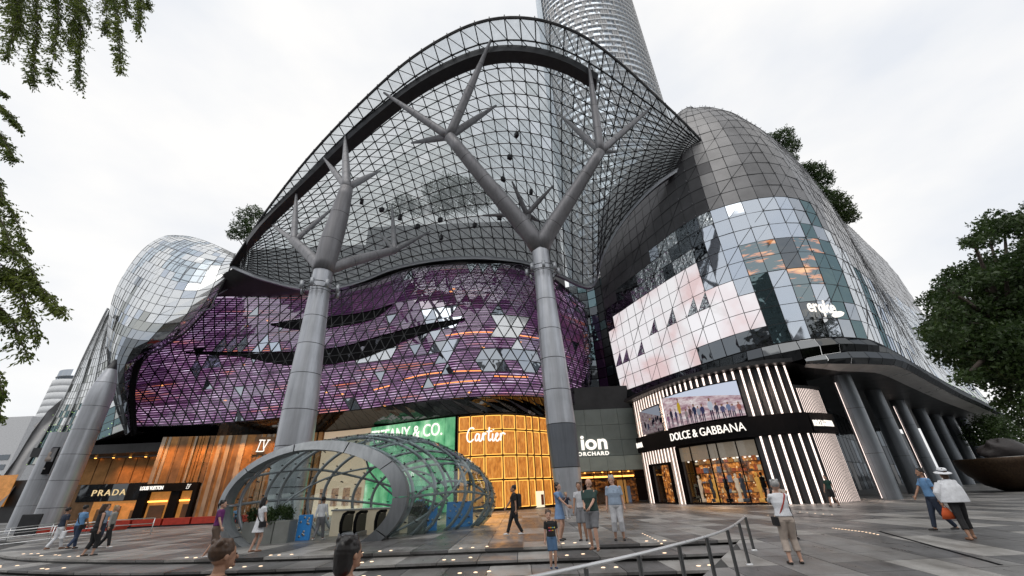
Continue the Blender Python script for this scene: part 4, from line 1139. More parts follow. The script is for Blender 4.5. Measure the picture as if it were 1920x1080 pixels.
# screens with a crowd scene
def crowd_mat(name, seed, bright, crowd=1):
    m = bpy.data.materials.new(name); t = NT(m); uv = t.coord('UV'); sp = t.n('ShaderNodeSeparateXYZ', {0: uv})
    n1 = t.noise(uv, 7 + seed, 5, .7); vo = t.n('ShaderNodeTexVoronoi', {'Vector': t.n('ShaderNodeMapping', {0: uv, 'Scale': (9, 3, 1)}).outputs[0], 'Scale': 1.0})
    wallc = t.ramp(n1.outputs['Fac'], [(.35, (.25, .12, .16)), (.5, (.55, .42, .45)), (.65, (.8, .75, .75))])
    fig = t.ramp(vo.outputs['Color'], [(.2, (.015, .015, .03)), (.5, (.05, .05, .12)), (.7, (.45, .45, .5)), (.85, (.6, .42, .05))], 'CONSTANT')
    diag = t.math('ADD', t.math('MULTIPLY', sp.outputs[0], -.45), 1.02)
    skyf = t.math('GREATER_THAN', sp.outputs[1], diag)
    hgt = t.math('ADD', t.math('MULTIPLY', n1.outputs['Fac'], .5), .33)
    figf = t.math('MULTIPLY', t.math('LESS_THAN', sp.outputs[1], hgt), t.math('LESS_THAN', vo.outputs['Distance'], .42))
    c = t.mix(skyf, wallc, (.62, .68, .82, 1)); c = t.mix(figf, c, fig) if crowd else c
    e = t.n('ShaderNodeEmission', {'Color': c, 'Strength': bright}); t.surf(e.outputs[0]); return m
def screen(u0, u1, z0, z1, off, mt, name, parent, wall):
    n = 10; rows = []; vs = []; fs = []
    for i in range(n + 1):
        u = u0 + (u1 - u0) * i / n
        vs += [wall.pt(u, z0, off), wall.pt(u, z1, off), wall.pt(u, z1, off - .12), wall.pt(u, z0, off - .12)]
    for i in range(n):
        a = 4 * i
        for k in range(4): fs.append((a + k, a + (k + 1) % 4, a + 4 + (k + 1) % 4, a + 4 + k))
    fs += [(0, 1, 2, 3), tuple(4 * n + k for k in (3, 2, 1, 0))]
    o = mesh_ob(name, vs, fs, mt, parent); uvl = o.data.uv_layers.new()
    for lp in o.data.loops:
        vi = lp.vertex_index; uvl.data[lp.index].uv = ((vi // 4) / n, 1 if vi % 4 in (1, 2) else 0)
    return o
zt0, zt1 = 6.15, 8.85
b = MB(); DG.slab(b, sc_u0 - .006, sc_u1 + .006, zt0 - .08, zt1 + .08, .12, .3); b.build('screen_frame', BLACK, d1)
scr = screen(sc_u0, sc_u1, zt0, zt1, .16, crowd_mat('crowd_screen_picture', 0, .9, 0), 'video_screen', d1, DG)
# figures on the screen: flat print shapes a few millimetres proud
def fig(uc, h, w, col, parent, hair=(.02, .015, .015), skin=(.3, .16, .1), z0=zt0):
    def pp(x, y): return DG.pt(uc + x / DG.L, z0 + y, .175)
    b = MB()
    w *= .72; k1 = rnd.uniform(-.1, .1) * w
    body = [(-w * .34, h * .42), (w * .34, h * .42), (w * .40, h * .6), (w * .5, h * .76), (w * .18, h * .83), (-w * .18, h * .83), (-w * .5, h * .76), (-w * .40, h * .6)]
    b.prism([pp(*q) for q in body], DG.n(uc) * -.008)
    for s_ in (-1, 1): b.prism([pp(s_ * w * .48, h * .76), pp(s_ * w * .36, h * .74), pp(s_ * w * .5 + k1, h * .5), pp(s_ * w * .62 + k1, h * .52)], DG.n(uc) * -.009)
    b.build('screen_figure', emis('figure_print', col, .7), parent)
    b = MB()
    for s_ in (-1, 1): b.prism([pp(s_ * w * .04, h * .43), pp(s_ * w * .33, h * .43), pp(s_ * w * .34 + k1, 0), pp(s_ * w * .14 + k1, 0)], DG.n(uc) * -.007)
    b.build('screen_figure_legs', emis('figure_legs_print', (.03, .03, .06), .8), parent)
    b = MB(); b.prism([pp(w * .24 * math.cos(a), h * .915 + h * .075 * math.sin(a)) for a in [math.pi * k / 8 for k in range(9)]], DG.n(uc) * -.009); b.build('screen_figure_hair', emis('hair_print', hair, .8), parent)
    b = MB(); b.prism([pp(w * .2 * math.cos(a), h * .9 + h * .075 * math.sin(a)) for a in [2 * math.pi * k / 10 for k in range(10)]], DG.n(uc) * -.008); b.build('screen_figure_head', emis('head_print', skin, .8), parent)
for (f, h, w_, c_) in [(.05, 1.25, .42, (.25, .12, .2)), (.36, 1.3, .42, (.3, .25, .25)), (.42, 1.45, .45, (.08, .05, .06)), (.53, 1.3, .42, (.3, .32, .4)), (.74, 1.3, .45, (.05, .05, .09)), (.86, 1.2, .42, (.2, .25, .4)), (.96, 1.1, .4, (.4, .15, .12)), (.12, 1.7, .45, (.03, .03, .05)), (.27, 2.35, .5, (.6, .4, .04)), (.2, 1.5, .4, (.06, .05, .12)), (.48, 1.55, .5, (.03, .04, .09)), (.58, 1.4, .5, (.05, .05, .12)), (.68, 1.75, .55, (.55, .6, .7)), (.8, 1.1, .5, (.1, .1, .2)), (.9, 1.0, .45, (.3, .25, .35))]:
    fig(sc_u0 + (sc_u1 - sc_u0) * f, h, w_, c_, scr)
screen(ssc0, ssc1, 6.15, 8.4, .16, crowd_mat('dark_crowd_screen_picture', 3, .35), 'video_screen', d1, DG)
# glazed entrance
warm_int = bpy.data.materials.new('boutique_interior'); t = NT(warm_int)
vo = t.n('ShaderNodeTexVoronoi', {'Vector': t.pos((2.6, 2.6, 2.2)), 'Scale': 1.2}); n1 = t.noise(t.pos(), 2.2, 5, .7)
ci = t.ramp(n1.outputs['Fac'], [(.38, (.015, .008, .006)), (.5, (.22, .07, .02)), (.62, (.75, .28, .06)), (.75, (1, .62, .25))])
ci2 = t.mix(t.ramp(vo.outputs['Distance'], [(.12, (1, 1, 1)), (.2, (0, 0, 0))]), ci, (1, .7, .4, 1))
t.surf(t.n('ShaderNodeEmission', {'Color': ci2, 'Strength': 1.15}).outputs[0])
for (ua, ub_, zt) in ((dr_u0, dr_u1, 4.4), (wi_u0, wi_u1, 3.25)):
    b = MB(); DG.slab(b, ua, ub_, .05, zt, -2.0 if zt > 4 else -1.2, .05); b.build('interior', warm_int, d1)
    b = MB(); DG.slab(b, ua, ub_, .1, zt, -.22, .02); b.build('window_pane', SHOPG, d1)
    b = MB(); DG.slab(b, ua, ub_, -.02, .12, .05, .4); DG.slab(b, ua - .1 / DG.L, ua, 0, zt + .1, .08, .4, 1); DG.slab(b, ub_, ub_ + .1 / DG.L, 0, zt + .1, .08, .4, 1); DG.slab(b, ua, ub_, zt, zt + .12, .08, .4)
    b.build('window_frame', BLACK, d1)
for f in (.2, .46, .58, .8): b = MB(); u = dr_u0 + (dr_u1 - dr_u0) * f; DG.slab(b, u, u + .07 / DG.L, .1, 4.4 if f != .5 else 3.2, -.18, .08, 1); b.build('mullion', BLACK, d1)
b = MB(); DG.slab(b, dr_u0, dr_u1, 3.3, 4.4, -.3, .03); b.build('bulkhead', mat('bulkhead_grey', (.25, .23, .2), .5, emit=(1, .8, .6), es=.12), d1)
area('shop_light', d1, DG.pt((dr_u0 + dr_u1) / 2, 3.0, .4), 4, 70, (1, .55, .22), DG.pt((dr_u0 + dr_u1) / 2, 0, 4.5), 2)
def mannequin(parent, u, off, col):
    b = MB(); p = DG.pt(u, 0, off)
    b.lathe([(.0, .25), (.13, .3), (.10, .7), (.2, 1.05), (.14, 1.3), (.2, 1.55), (.19, 1.62), (.05, 1.68), (.045, 1.75), (.09, 1.8), (.1, 1.9), (.06, 1.98), (0, 2.0)], (p.x, p.y, .15), 10)
    b.lathe([(.0, .0), (.25, .0), (.25, .25), (0, .25)], (p.x, p.y, .15), 10); b.build('mannequin', col, parent)
for k, f in enumerate((.07, .13, .32, .37, .52, .66, .72, .9, .95)):
    mannequin(d1, dr_u0 + (dr_u1 - dr_u0) * f, -.9, (BLACK, mat('mann_white', (.6, .5, .4), .5, emit=(1, .8, .6), es=.3), mat('mann_denim', (.06, .08, .12), .6), mat('mann_gold', (.5, .3, .08), .4, emit=(1, .5, .1), es=.4))[k % 4])
# shelves of goods behind the glass
gc = [mat('goods_%d' % k, c_, .5, emit=c_, es=.35) for k, c_ in enumerate([(.7, .35, .1), (.5, .12, .05), (.8, .65, .4), (.1, .08, .07), (.35, .2, .1), (.15, .2, .3)])]  # goods glow in their own colours as if lit by the shop
for z in (.75, 1.5, 2.25, 2.95):
    b = MB(); DG.slab(b, dr_u0 + .004, dr_u1 - .004, z, z + .05, -1.55, .4); shelf_ = b.build('shelf', cop2, d1)
    u = dr_u0 + .01
    while u < dr_u1 - .02:
        w_ = rnd.uniform(.12, .38); b = MB(); DG.slab(b, u, u + w_ / DG.L, z + .05, z + .05 + rnd.uniform(.12, .5), -1.5, .25, 1); b.build('goods', rnd.choice(gc), shelf_); u += (w_ + rnd.uniform(.05, .4)) / DG.L
for k in range(14):
    b = MB(); p = DG.pt(dr_u0 + (dr_u1 - dr_u0) * (k + .5) / 14, 3.25, -.8 - .4 * (k % 2)); b.lathe([(0, -.06), (.09, -.03), (.09, .05)], p, 8); b.build('downlight', LEDS, d1)
# second ribbed wall
D2 = Wall([(21.75, 31.7), (23.2, 32.3), (24.5, 33.1)])
b = MB(); D2.slab(b, 0, 1, -.02, 8.0, -.4, .3); b.build('wall', rib_d, d1)
n = 16
for k in range(n):
    u = k / n + .008
    for (z0, z1) in ((0, BZ0), (BZ1, 7.9)):
        b = MB(); D2.slab(b, u, u + .07 / D2.L, z0, z1, 0, .3, 1); b.build('rib', rib_d, d1)
        b = MB(); D2.slab(b, u + .075 / D2.L, u + .16 / D2.L, z0, z1, -.02, .04, 1); b.build('light_strip', LEDW, d1)
b = MB(); D2.slab(b, -.0, 1.0, BZ0, BZ1, .3, .6); b.build('sign_band', BLACK, d1)
wall_text(D2, .42, BZ0 + .48, 'DOLCE & GABBANA', .62, letter, d1, .34, sx=.42, bold=.0)
b = MB(); b.prism([(21.4, 31.9, 8.0), (24.8, 33.3, 8.0), (25.2, 40, 8.0), (14, 46, 8.0)], Vector((0, 0, .25))); b.build('bulkhead', SOFF, d1)
b = MB(); b.prism([DG.pt(i / 12, TOP, .9) for i in range(13)] + [Vector((24, 40, TOP)), Vector((14, 47, TOP))], Vector((0, 0, .3))); b.build('bulkhead', SOFF, d1)
for u in (.15, .38, .62, .86): area('wall_washer', d1, DG.pt(u, 9.5, 1.1), 3, 70, (1, .72, .55), DG.pt(u, 5, -.2), .3)
area('wall_washer', d1, D2.pt(.5, 7.8, 1.2), 3, 60, (1, .72, .55), D2.pt(.5, 3, 0), .3)
# arcade rear wall
aw = thing('arcade_wall', 'dark glazed arcade wall behind the right-hand columns with a few warm lights', 'wall', (0, 0, 0))
AW = Wall([(24.9, 34.5), (27, 40), (40, 54), (60, 74), (95, 104)])
ni = 30
for k in range(ni):
    for z0, z1 in ((0.0, 3.2), (3.25, 6.3), (6.35, 9.7)):
        b = MB(); AW.slab(b, k / ni + .002, (k + 1) / ni - .002, z0, z1, 0, .1, 1); b.build('wall_panel', rnd.choice([BLACKG, BLACKG, M_DRK, SOFF]), aw)
b = MB(); AW.slab(b, 0, 1, -.02, 9.7, -.15, .2); b.build('backing', BLACK, aw)
for k, (x, y) in enumerate([(1636, 795), (1630, 790)]):
    q = AW.uz(x, y)
    if q: b = MB(); AW.slab(b, q[0], q[0] + .9 / AW.L, q[1] - .3, q[1] + .35, .15 + k * .1, .05); b.build('lit_sign', LEDO, aw)
# ---------------------------------------------------------------- portal with the mall name
pt_ = thing('mall_entrance', 'grey-green stone entrance wall with white lettering between column and ribbed shop', 'entrance', (0, 0, 0))
pg = mat('grey_green_stone', (.17, .20, .19), .45, 0, .12, 1.2); pg2 = mat('pale_green_stone', (.30, .34, .31), .45, 0, .1, 1)
EWy = 46.4
for k in range(4):
    for j, (z0, z1) in enumerate(((4.55, 6.1), (6.13, 7.7), (7.73, 9.4))):
        x0 = 5.6 + k * 1.85; b = MB(); b.bbox((x0 + .01, EWy, z0), (x0 + 1.84, EWy + .3, z1), .01); b.build('stone_panel', pg, pt_)
for k in range(4): x0 = 5.6 + k * 1.85; b = MB(); b.bbox((x0 + .01, EWy - .15, 3.1), (x0 + 1.84, EWy + .4, 4.5), .01); b.build('stone_panel', pg2, pt_)
b = MB(); b.box((5.6, EWy + .32, 3.1), (13, EWy + .6, 12)); b.build('backing', SOFF, pt_)
pA, pB = P(1096, 843, EWy), P(1141, 843, EWy); wL = (pB.x - pA.x)
V, F = text_mesh('ion', 2.1, .06, 0, 1.12, .05, 'RIGHT'); 
mesh_ob('lettering', [Vector((pB.x + x, EWy - .1 - e_, pA.z + .0 + y)) for x, y, e_ in V], F, LEDS, pt_)
V, F = text_mesh('ORCHARD', .52, .04, 0, 1.15, .015, 'RIGHT', 1.25)
mesh_ob('lettering', [Vector((pB.x + x, EWy - .1 - e_, pA.z - .62 + y)) for x, y, e_ in V], F, LEDS, pt_)
ent_int = bpy.data.materials.new('entrance_interior'); t = NT(ent_int); n1 = t.noise(t.pos((1, 1, 2)), 1.8, 5, .7)
t.surf(t.n('ShaderNodeEmission', {'Color': t.ramp(n1.outputs['Fac'], [(.42, (.012, .008, .006)), (.58, (.25, .08, .02)), (.7, (.8, .33, .08))]), 'Strength': .6}).outputs[0])
b = MB(); b.box((5.6, 51, 0), (13.2, 51.1, 3.2)); b.build('interior', ent_int, pt_)
for k in range(7):
    b = MB(); b.lathe([(0, -.02), (.1, -.02), (.1, .05)], (6.1 + k * .95, EWy + 1.6, 3.0), 8); b.build('downlight', LEDO, pt_)
for k, (x, w_, h_, c_) in enumerate([(6.9, .5, 1.9, BLACK), (8.3, .8, 1.2, cop2), (9.6, .4, 1.7, BLACK), (10.6, .9, 2.2, gc[0]), (7.6, .35, 1.6, gc[4]), (11.6, .4, 1.6, gc[5])]):
    b = MB(); b.bbox((x, EWy + 2.2 + .3 * (k % 3), .0), (x + w_, EWy + 2.6 + .3 * (k % 3), h_), .05); b.build('display', c_, pt_)
b = MB(); b.box((5.6, EWy + .6, 3.05), (13, 51, 3.12)); b.build('ceiling', cop2, pt_)
b = MB(); b.box((5.7, 50.6, 2.55), (13, 50.9, 2.7)); b.build('light_cove', LEDO, pt_)
for x in (6.2, 7.7, 9.2, 10.7): b = MB(); b.box((x, EWy + .2, 0), (x + .08, EWy + .3, 3.1)); b.build('door_frame', BLACK, pt_)
b = MB(); b.box((5.6, EWy + .2, 2.3), (13, EWy + .3, 2.4)); b.build('door_frame', BLACK, pt_)
for x in (6.3, 7.8, 9.3, 10.8): b = MB(); b.box((x, EWy + .24, .05), (x + 1.38, EWy + .26, 2.28)); b.build('glass_door', SHOPG, pt_)
# dark glazed crevice above
cv = thing('glass_link', 'dark glazed slot between the purple facade and the right wing', 'building', (0, 0, 0))
items = []
cx = curve_fn([(6.0, 55, 0), (9, 54, 0), (12, 53, 0), (14.5, 48, 0)])
for i in range(9):
    for j in range(15):
        z0 = 9.4 + j * 1.3; a, c = cx(i / 9), cx((i + 1) / 9)
        items.append(fin_pane([Vector((a.x, a.y, z0)), Vector((c.x, c.y, z0)), Vector((c.x, c.y, z0 + 1.3)), Vector((a.x, a.y, z0 + 1.3))], rnd.choice([M_DRK, BLACKG, BLACKG, M_TEAL]), .05, .05))
put_panes(cv, 'glass_panel', items, 300)
b = MB(); b.grid([[cx(i / 9) + Vector((0, .2, z)) for i in range(10)] for z in (9.4, 29)], smooth=False); b.build('backing', BLACK, cv)
# ---------------------------------------------------------------- left glass bulb
gb = thing('glass_dome', 'bulbous silver glass pod swelling out at the left end of the purple facade', 'building', (0, 0, 0))
rows = [[P(*q) for q in r] for r in [
    [(232, 812, 50), (236, 815, 47.5), (241, 812, 47), (246, 806, 47.6), (250, 800, 48.6)],
    [(212, 750, 51), (217, 756, 47.4), (228, 754, 46.2), (240, 745, 46.6), (252, 730, 48.2)],
    [(200, 680, 52), (208, 690, 46.8), (228, 692, 45), (250, 686, 45.6), (272, 672, 47.8)],
    [(201, 615, 53), (222, 632, 46.4), (262, 642, 44.2), (305, 640, 45), (340, 630, 47.2)],
    [(214, 552, 53), (250, 575, 46.4), (300, 590, 44.2), (355, 588, 44.8), (396, 570, 46.6)],
    [(240, 503, 53), (285, 525, 46.6), (335, 540, 44.6), (390, 540, 45), (420, 527, 46)],
    [(272, 464, 53), (312, 482, 48), (355, 496, 46), (405, 502, 46), (433, 497, 46)],
    [(305, 444, 54), (340, 455, 50.5), (378, 466, 48.6), (415, 478, 48), (437, 484, 47.6)],
    [(325, 441, 58), (352, 443, 56), (380, 450, 54), (412, 463, 52.5), (440, 476, 51)]]]
SB = loft_fn(rows)
NB, NBV = 17, 26
GB = [[SB(i / NB, j / NBV) for j in range(NBV + 1)] for i in range(NB + 1)]
SEE = glass('dome_top_glass', (.7, .76, .8), .18, .05, 1.45, (.75, .8, .85))
items = []
for i in range(NB):
    for j in range(NBV):
        q = [GB[i][j], GB[i + 1][j], GB[i + 1][j + 1], GB[i][j + 1]]; x, y = proj(sum(q, Vector()) / 4); r_ = rnd.random()
        cl = clump(sum(q, Vector()) / 4, .22, 9) + rnd.uniform(-.05, .05); lv_ = (y - 480) / 200 + (cl - .5) * 1.1  # lower panes take darker glass, imitating dark reflections
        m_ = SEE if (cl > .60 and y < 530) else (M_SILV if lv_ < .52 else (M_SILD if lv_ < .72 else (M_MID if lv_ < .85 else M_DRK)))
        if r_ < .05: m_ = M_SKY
        n_ = Vector((rnd.uniform(-.04, .04), rnd.uniform(-.06, .03), rnd.uniform(-.03, .03)))
        if r_ * 10 % 1 < .4:
            for tr in ([q[0], q[1], q[2]], [q[0], q[2], q[3]]): items.append(fin_pane([p + n_ * rnd.random() for p in tr], m_, .05, .02))
        else: items.append(fin_pane([p + n_ * rnd.random() for p in q], m_, .05, .02))
put_panes(gb, 'glass_panel', items, 300, 'glass_panels_farther_off')
b = MB()
for i in range(NB + 1): b.tube([GB[i][j] for j in range(NBV + 1)], .035, 4, smooth=False)
for j in range(NBV + 1): b.tube([GB[i][j] for i in range(NB + 1)], .035, 4, smooth=False)
o = b.build('mullion_grid', DARKSTEEL, gb); o['kind'] = 'stuff'
b = MB()
for i in range(0, NB + 1, 2): b.tube([GB[i][j] + Vector((0, 1.0, -.5)) for j in range(14, NBV + 1)], .09, 5)
for j in range(14, NBV + 1, 2): b.tube([GB[i][j] + Vector((0, 1.0, -.5)) for i in range(NB + 1)], .09, 5)
b.build('inner_frame', STEEL, gb)
b = MB(); b.tube([GB[NB][j] + Vector((.1, -.05, 0)) for j in range(NBV + 1)], .09, 6); b.build('edge_trim', DARKSTEEL, gb)
b = MB(); b.grid([[GB[i][j] + Vector((.0, .8, 0)) for i in range(3, NB - 2)] for j in range(0, 18)]); b.build('inner_wall', BLACK, gb)
# ---------------------------------------------------------------- left receding wing
lw = thing('glass_wing', 'slanting silver and green glass wing receding behind the far left column', 'building', (0, 0, 0))
rows = [[P(*q) for q in r] for r in [
    [(52, 872, 72), (80, 868, 66), (110, 855, 58), (150, 838, 52), (235, 805, 47.6)],
    [(100, 790, 68), (125, 790, 62), (150, 785, 56), (185, 770, 51), (236, 745, 47.6)],
    [(128, 735, 67), (150, 733, 61), (172, 728, 56), (195, 715, 51), (222, 700, 48)],
    [(160, 665, 66), (174, 665, 60), (190, 662, 55), (203, 655, 51), (216, 645, 48.5)],
    [(203, 578, 62), (206, 582, 58), (210, 585, 54), (213, 590, 51), (217, 592, 49)]]]
SL_ = loft_fn(rows); NL1, NL2 = 16, 18; GL = [[SL_(i / NL1, j / NL2) for j in range(NL2 + 1)] for i in range(NL1 + 1)]
items = []
for i in range(NL1):
    for j in range(NL2):
        q = [GL[i][j], GL[i + 1][j], GL[i + 1][j + 1], GL[i][j + 1]]; r_ = rnd.random()
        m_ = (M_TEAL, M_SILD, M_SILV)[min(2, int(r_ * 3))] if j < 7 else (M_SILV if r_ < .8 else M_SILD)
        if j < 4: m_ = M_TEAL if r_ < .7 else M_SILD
        items.append(fin_pane(q, m_, .05, .03))
put_panes(lw, 'glass_panel', items, 300)
b = MB()
for i in range(NL1 + 1): b.tube([GL[i][j] for j in range(NL2 + 1)], .04, 4, smooth=False)
for j in range(NL2 + 1): b.tube([GL[i][j] for i in range(NL1 + 1)], .04, 4, smooth=False)
o = b.build('mullion_grid', DARKSTEEL, lw); o['kind'] = 'stuff'
for k in (0, 5, 10): b = MB(); b.tube([GL[k][j] + Vector((-.05, -.12, 0)) for j in range(NL2 + 1)], .10, 6); b.build('pale_rib', M_SILV, lw)
b = MB(); b.grid([[GL[i][j] + Vector((.3, 1.0, 0)) for i in range(NL1 + 1)] for j in range(0, NL2 + 1)]); b.build('inner_wall', BLACK, lw)
b = MB()
for k in range(60): i, j = rnd.randrange(NL1), rnd.randrange(6); b.lathe([(0, -.05), (.05, 0), (0, .05)], GL[i][j] + Vector((rnd.uniform(-.3, .3), -.4, rnd.uniform(0, .8))), 5)
o = b.build('fairy_lights', emis('mixed_fairy_light', (.6, .9, .35), 1.5), lw); o['kind'] = 'stuff'
b = MB(); b.grid([[GL[i][0] for i in range(NL1 + 1)], [GL[i][0] + Vector((0, 14, .2)) for i in range(NL1 + 1)]]); b.build('soffit', SOFF, lw)
# second column with posters, far left
c5 = thing('round_column', 'slimmer grey column behind the thick far left one, hung with dark posters', 'column', (0, 0, 0))
cc = Zp(60, 985, 0)
cpos = P(97, 870, 42); trunk_panels(c5, Vector((cpos.x, 42, -.05)), Vector((cpos.x, 42, 8.6)), lambda t: 1.1, CLAD, [0, .25, .5, .75, 1])
def banner(x0, y0, x1, y1, Y, lab, dark=True, face=True):
    a = P(x0, y1, Y); c = P(x1, y0, Y); o_ = thing('banner', lab, 'banner', (0, 0, 0))
    b = MB(); b.bbox((a.x, Y, a.z), (c.x, Y + .12, c.z), .02); b.build('board', BLACK, o_)
    w_, h_ = c.x - a.x, c.z - a.z
    if face:
        b = MB(); b.bbox((a.x + .08, Y - .02, a.z + h_ * .45), (c.x - .08, Y - .005, c.z - .08), .01); b.build('photo_print', mat('poster_print', (.14, .14, .15), .5, 0, .7, 2.2), o_)
        b = MB(); b.lathe([(0, -.5), (.42, -.48), (.4, -.2), (.13, -.05), (.13, .02), (.2, .1), (.2, .3), (0, .38)], (a.x + w_ * .5, Y - .03, a.z + h_ * .68), 12, M=Matrix.Scale(.08, 3, (0, 1, 0))); b.build('portrait_print', mat('portrait_print', (.32, .27, .24), .6), o_)

    b = MB(); b.box((a.x + w_ * .35, Y - .02, a.z + h_ * .18), (a.x + w_ * .65, Y - .006, a.z + h_ * .23)); b.build('caption_print', CAPM2, o_)
banner(118, 815, 152, 900, 38.6, 'black and grey portrait poster on the slanting grey column at left')
banner(62, 838, 112, 890, 41, 'small dark portrait poster left of the column poster')
banner(142, 820, 178, 880, 40, 'tall black banner with a round white emblem beside the thick column', face=False)
b = MB(); pa = P(160, 846, 39.9); ring = [pa + Vector((math.cos(a) * .55, -.03, math.sin(a) * .42)) for a in [k * math.pi / 6 for k in range(13)]]; b.tube(ring, .07, 5)
tag(b.build('emblem', CAPM2), 'white ring shaped emblem on the tall black banner', 'emblem')
# grey information board at foot
ib = thing('information_board', 'blank dark grey board standing at the foot of the far left column', 'board', (0, 0, 0))
a = P(22, 1008, 33); c = P(64, 978, 33); b = MB(); b.bbox((a.x, 33, 0.12), (c.x + .4, 33.12, 1.45), .03); b.build('panel', DARKSTEEL, ib)
for x in (a.x + .1, c.x + .25): b = MB(); b.box((x, 33.02, 0), (x + .08, 33.1, .12)); b.build('leg', STEEL, ib)
# grey concrete structures far left
fs = thing('bridge_structure', 'low dark curved canopy structure at the left edge beyond the column', 'structure', (0, 0, 0))
b = MB(); pts = [(0, 900, 60), (30, 860, 62), (60, 810, 64), (90, 770, 66), (120, 745, 68)]
cv_ = [P(q[0], q[1], q[2] + 22) for q in pts]; b.grid([[p for p in cv_], [p + Vector((0, 0, -3.5)) for p in cv_], [p + Vector((6, -3, -5)) for p in cv_]]); b.build('roof', CAPM, fs)
b = MB(); a, c = P(62, 800, 90), P(112, 748, 90); b.prism([(a.x, 90, a.z), (c.x + 4, 90, a.z), (c.x + 2, 90, c.z), (a.x + 4, 90, c.z - 1)], Vector((0, 7, 0))); b.build('upper_block', CAPM2, fs)
b = MB(); a, c = P(0, 990, 82), P(70, 900, 82); b.box((a.x - 5, 81, 0), (c.x, 81.5, c.z)); b.build('wall', SOFF, fs)
b = MB(); a, c = P(0, 950, 80.5), P(36, 890, 80.5); b.box((a.x - 4, 80.3, a.z), (c.x, 80.4, c.z)); b.build('lit_window', ambd, fs)
wt = thing('office_building', 'pale curved white building far off beyond the left wing', 'building', (0, 0, 0))
a, c = P(70, 790, 150), P(128, 712, 150)
b = MB()
for k in range(12):
    z = c.z * (.35 + .65 * k / 12); b.lathe([(9, 0), (9.3, .1), (9.3, 2.6), (9, 2.7), (8.6, 2.8), (8.6, 3.9), (9, 4)], ((a.x + c.x) / 2 + 1, 158, z), 28)
b.build('floors', mat('white_render', (.62, .64, .66), .6), wt)
b = MB(); b.lathe([(8.7, 0), (8.7, c.z + 4), (0, c.z + 4)], ((a.x + c.x) / 2 + 1, 158, 0), 28); b.build('glazing', M_MID, wt)
b = MB(); b.lathe([(5, 0), (6, 1), (6, 2.2), (3, 3.4), (.1, 4)], ((a.x + c.x) / 2 + 5, 158, c.z + 4), 20); b.build('roof_drum', CAPM2, wt)
w2 = thing('office_building', 'white slab of a building low at the left edge under the leaves', 'building', (0, 0, 0))
a, c = P(15, 850, 120), P(62, 780, 120); b = MB(); b.box((a.x - 30, 120, 0), (c.x, 135, c.z)); b.build('wall', mat('offwhite_wall', (.55, .56, .58), .6), w2)
for k in range(6): b = MB(); b.box((a.x - 28, 119.9, 2 + k * 2.6), (c.x - 1, 119.95, 3.4 + k * 2.6)); b.build('window_band', M_DRK, w2)
# ---------------------------------------------------------------- tower
tw = thing('residential_tower', 'tall slender curved glass tower rising behind the canopy', 'tower', (0, 0, 0))
TC = Vector((40.5, 111, 0)); RX, RY = 21.5, 15.0
def te(a, r=0, z=0): return TC + Vector(((RX + r) * math.cos(a), (RY + r) * math.sin(a), z))
tb = MB(); tower_gl = mirror('tower_glass', (.75, .82, .90), .1, .2, .3, (.42, .47, .53), .55); NA = 72
tb.grid([[te(2 * math.pi * k / NA, 0, z) for k in range(NA + 1)] for z in range(0, 231, 6)]); tb.build('glass_wall', tower_gl, tw)
fl_m = mat('pale_floor_edge', (.72, .75, .78), .5, 0, .1, .2); fb = MB(); dk = MB()
for k in range(60):
    z = 16 + k * 3.6
    fb.grid([[te(2 * math.pi * i / NA, o, z + dz) for i in range(NA + 1)] for o, dz in ((0, 0), (.6, 0), (.6, .5), (0, .5))])
o = fb.build('floor_slabs', fl_m, tw); o['kind'] = 'stuff'
for k in range(60):
    z = 16 + k * 3.6
    for i in range(NA):
        a = math.pi + math.pi * i / NA
        if rnd.random() < .42 and a < 1.62 * math.pi: 
            dk.grid([[te(a, .35, z + .8), te(a + .035, .35, z + .8)], [te(a, .35, z + 3.5), te(a + .035, .35, z + 3.5)]], smooth=False)
o = dk.build('balcony_screens', mat('balcony_screen', (.38, .38, .39), .5), tw); o['kind'] = 'stuff'
fb = MB()
for i in range(NA):
    a = 2 * math.pi * i / NA
    fb.tube([te(a, .9, 10), te(a, .9, 231)], .07, 4, smooth=False)
for k in range(120): fb.tube([te(a, .95, 12 + k * 1.8) for a in [1.6 * math.pi + .55 * math.pi * i / 26 for i in range(27)]], .06, 3, smooth=False)
o = fb.build('sun_screen_rods', CAPM2, tw); o['kind'] = 'stuff'
b = MB(); 
for k in range(6): a = 1.03 * math.pi + k * .05; b.tube([te(a, 1.2, 8), te(a, 1.2, 232)], .35, 5)
b.build('pale_pilasters', mat('pale_blue_pilaster', (.48, .55, .62), .4, .1), tw)
# ---------------------------------------------------------------- glass entrance pod
pod = thing('entrance_pod', 'egg-shaped glass and steel underground entrance with a wide oval ring mouth', 'pavilion', (0, 0, 0))
_s = [0, .2, .45, .7, .88, .97, 1.0]
_c = {'x': [-8.85, -8.1, -6.8, -5.35, -4.3, -3.9, -3.8], 'y': [19.2, 20.6, 22.3, 24.0, 25.3, 26.0, 26.3], 'w': [3.85, 4.1, 4.1, 3.75, 2.85, 1.7, .25], 'h': [2.25, 2.65, 2.8, 2.4, 1.75, 1.0, .2], 'z': [1.55, 1.68, 1.75, 1.5, 1.15, .85, .8]}
_pc = curve_fn([Vector((0, 0, 0)), Vector((1, 0, 0))])
def podp(s, th, off=0):
    g = [cr1v(s, k) for k in 'xywhz']
    return Vector((g[0] + (g[2] + off) * math.cos(th), g[1], g[4] + (g[3] + off) * math.sin(th)))
def cr1v(s, k):
    v = _c[k]; i = float(np.interp(s, _s, range(len(_s)))); return float(cr1(np.array(v), i))
NS, NT_ = 13, 20
th0, th1 = -.95, math.pi + .95
items = []
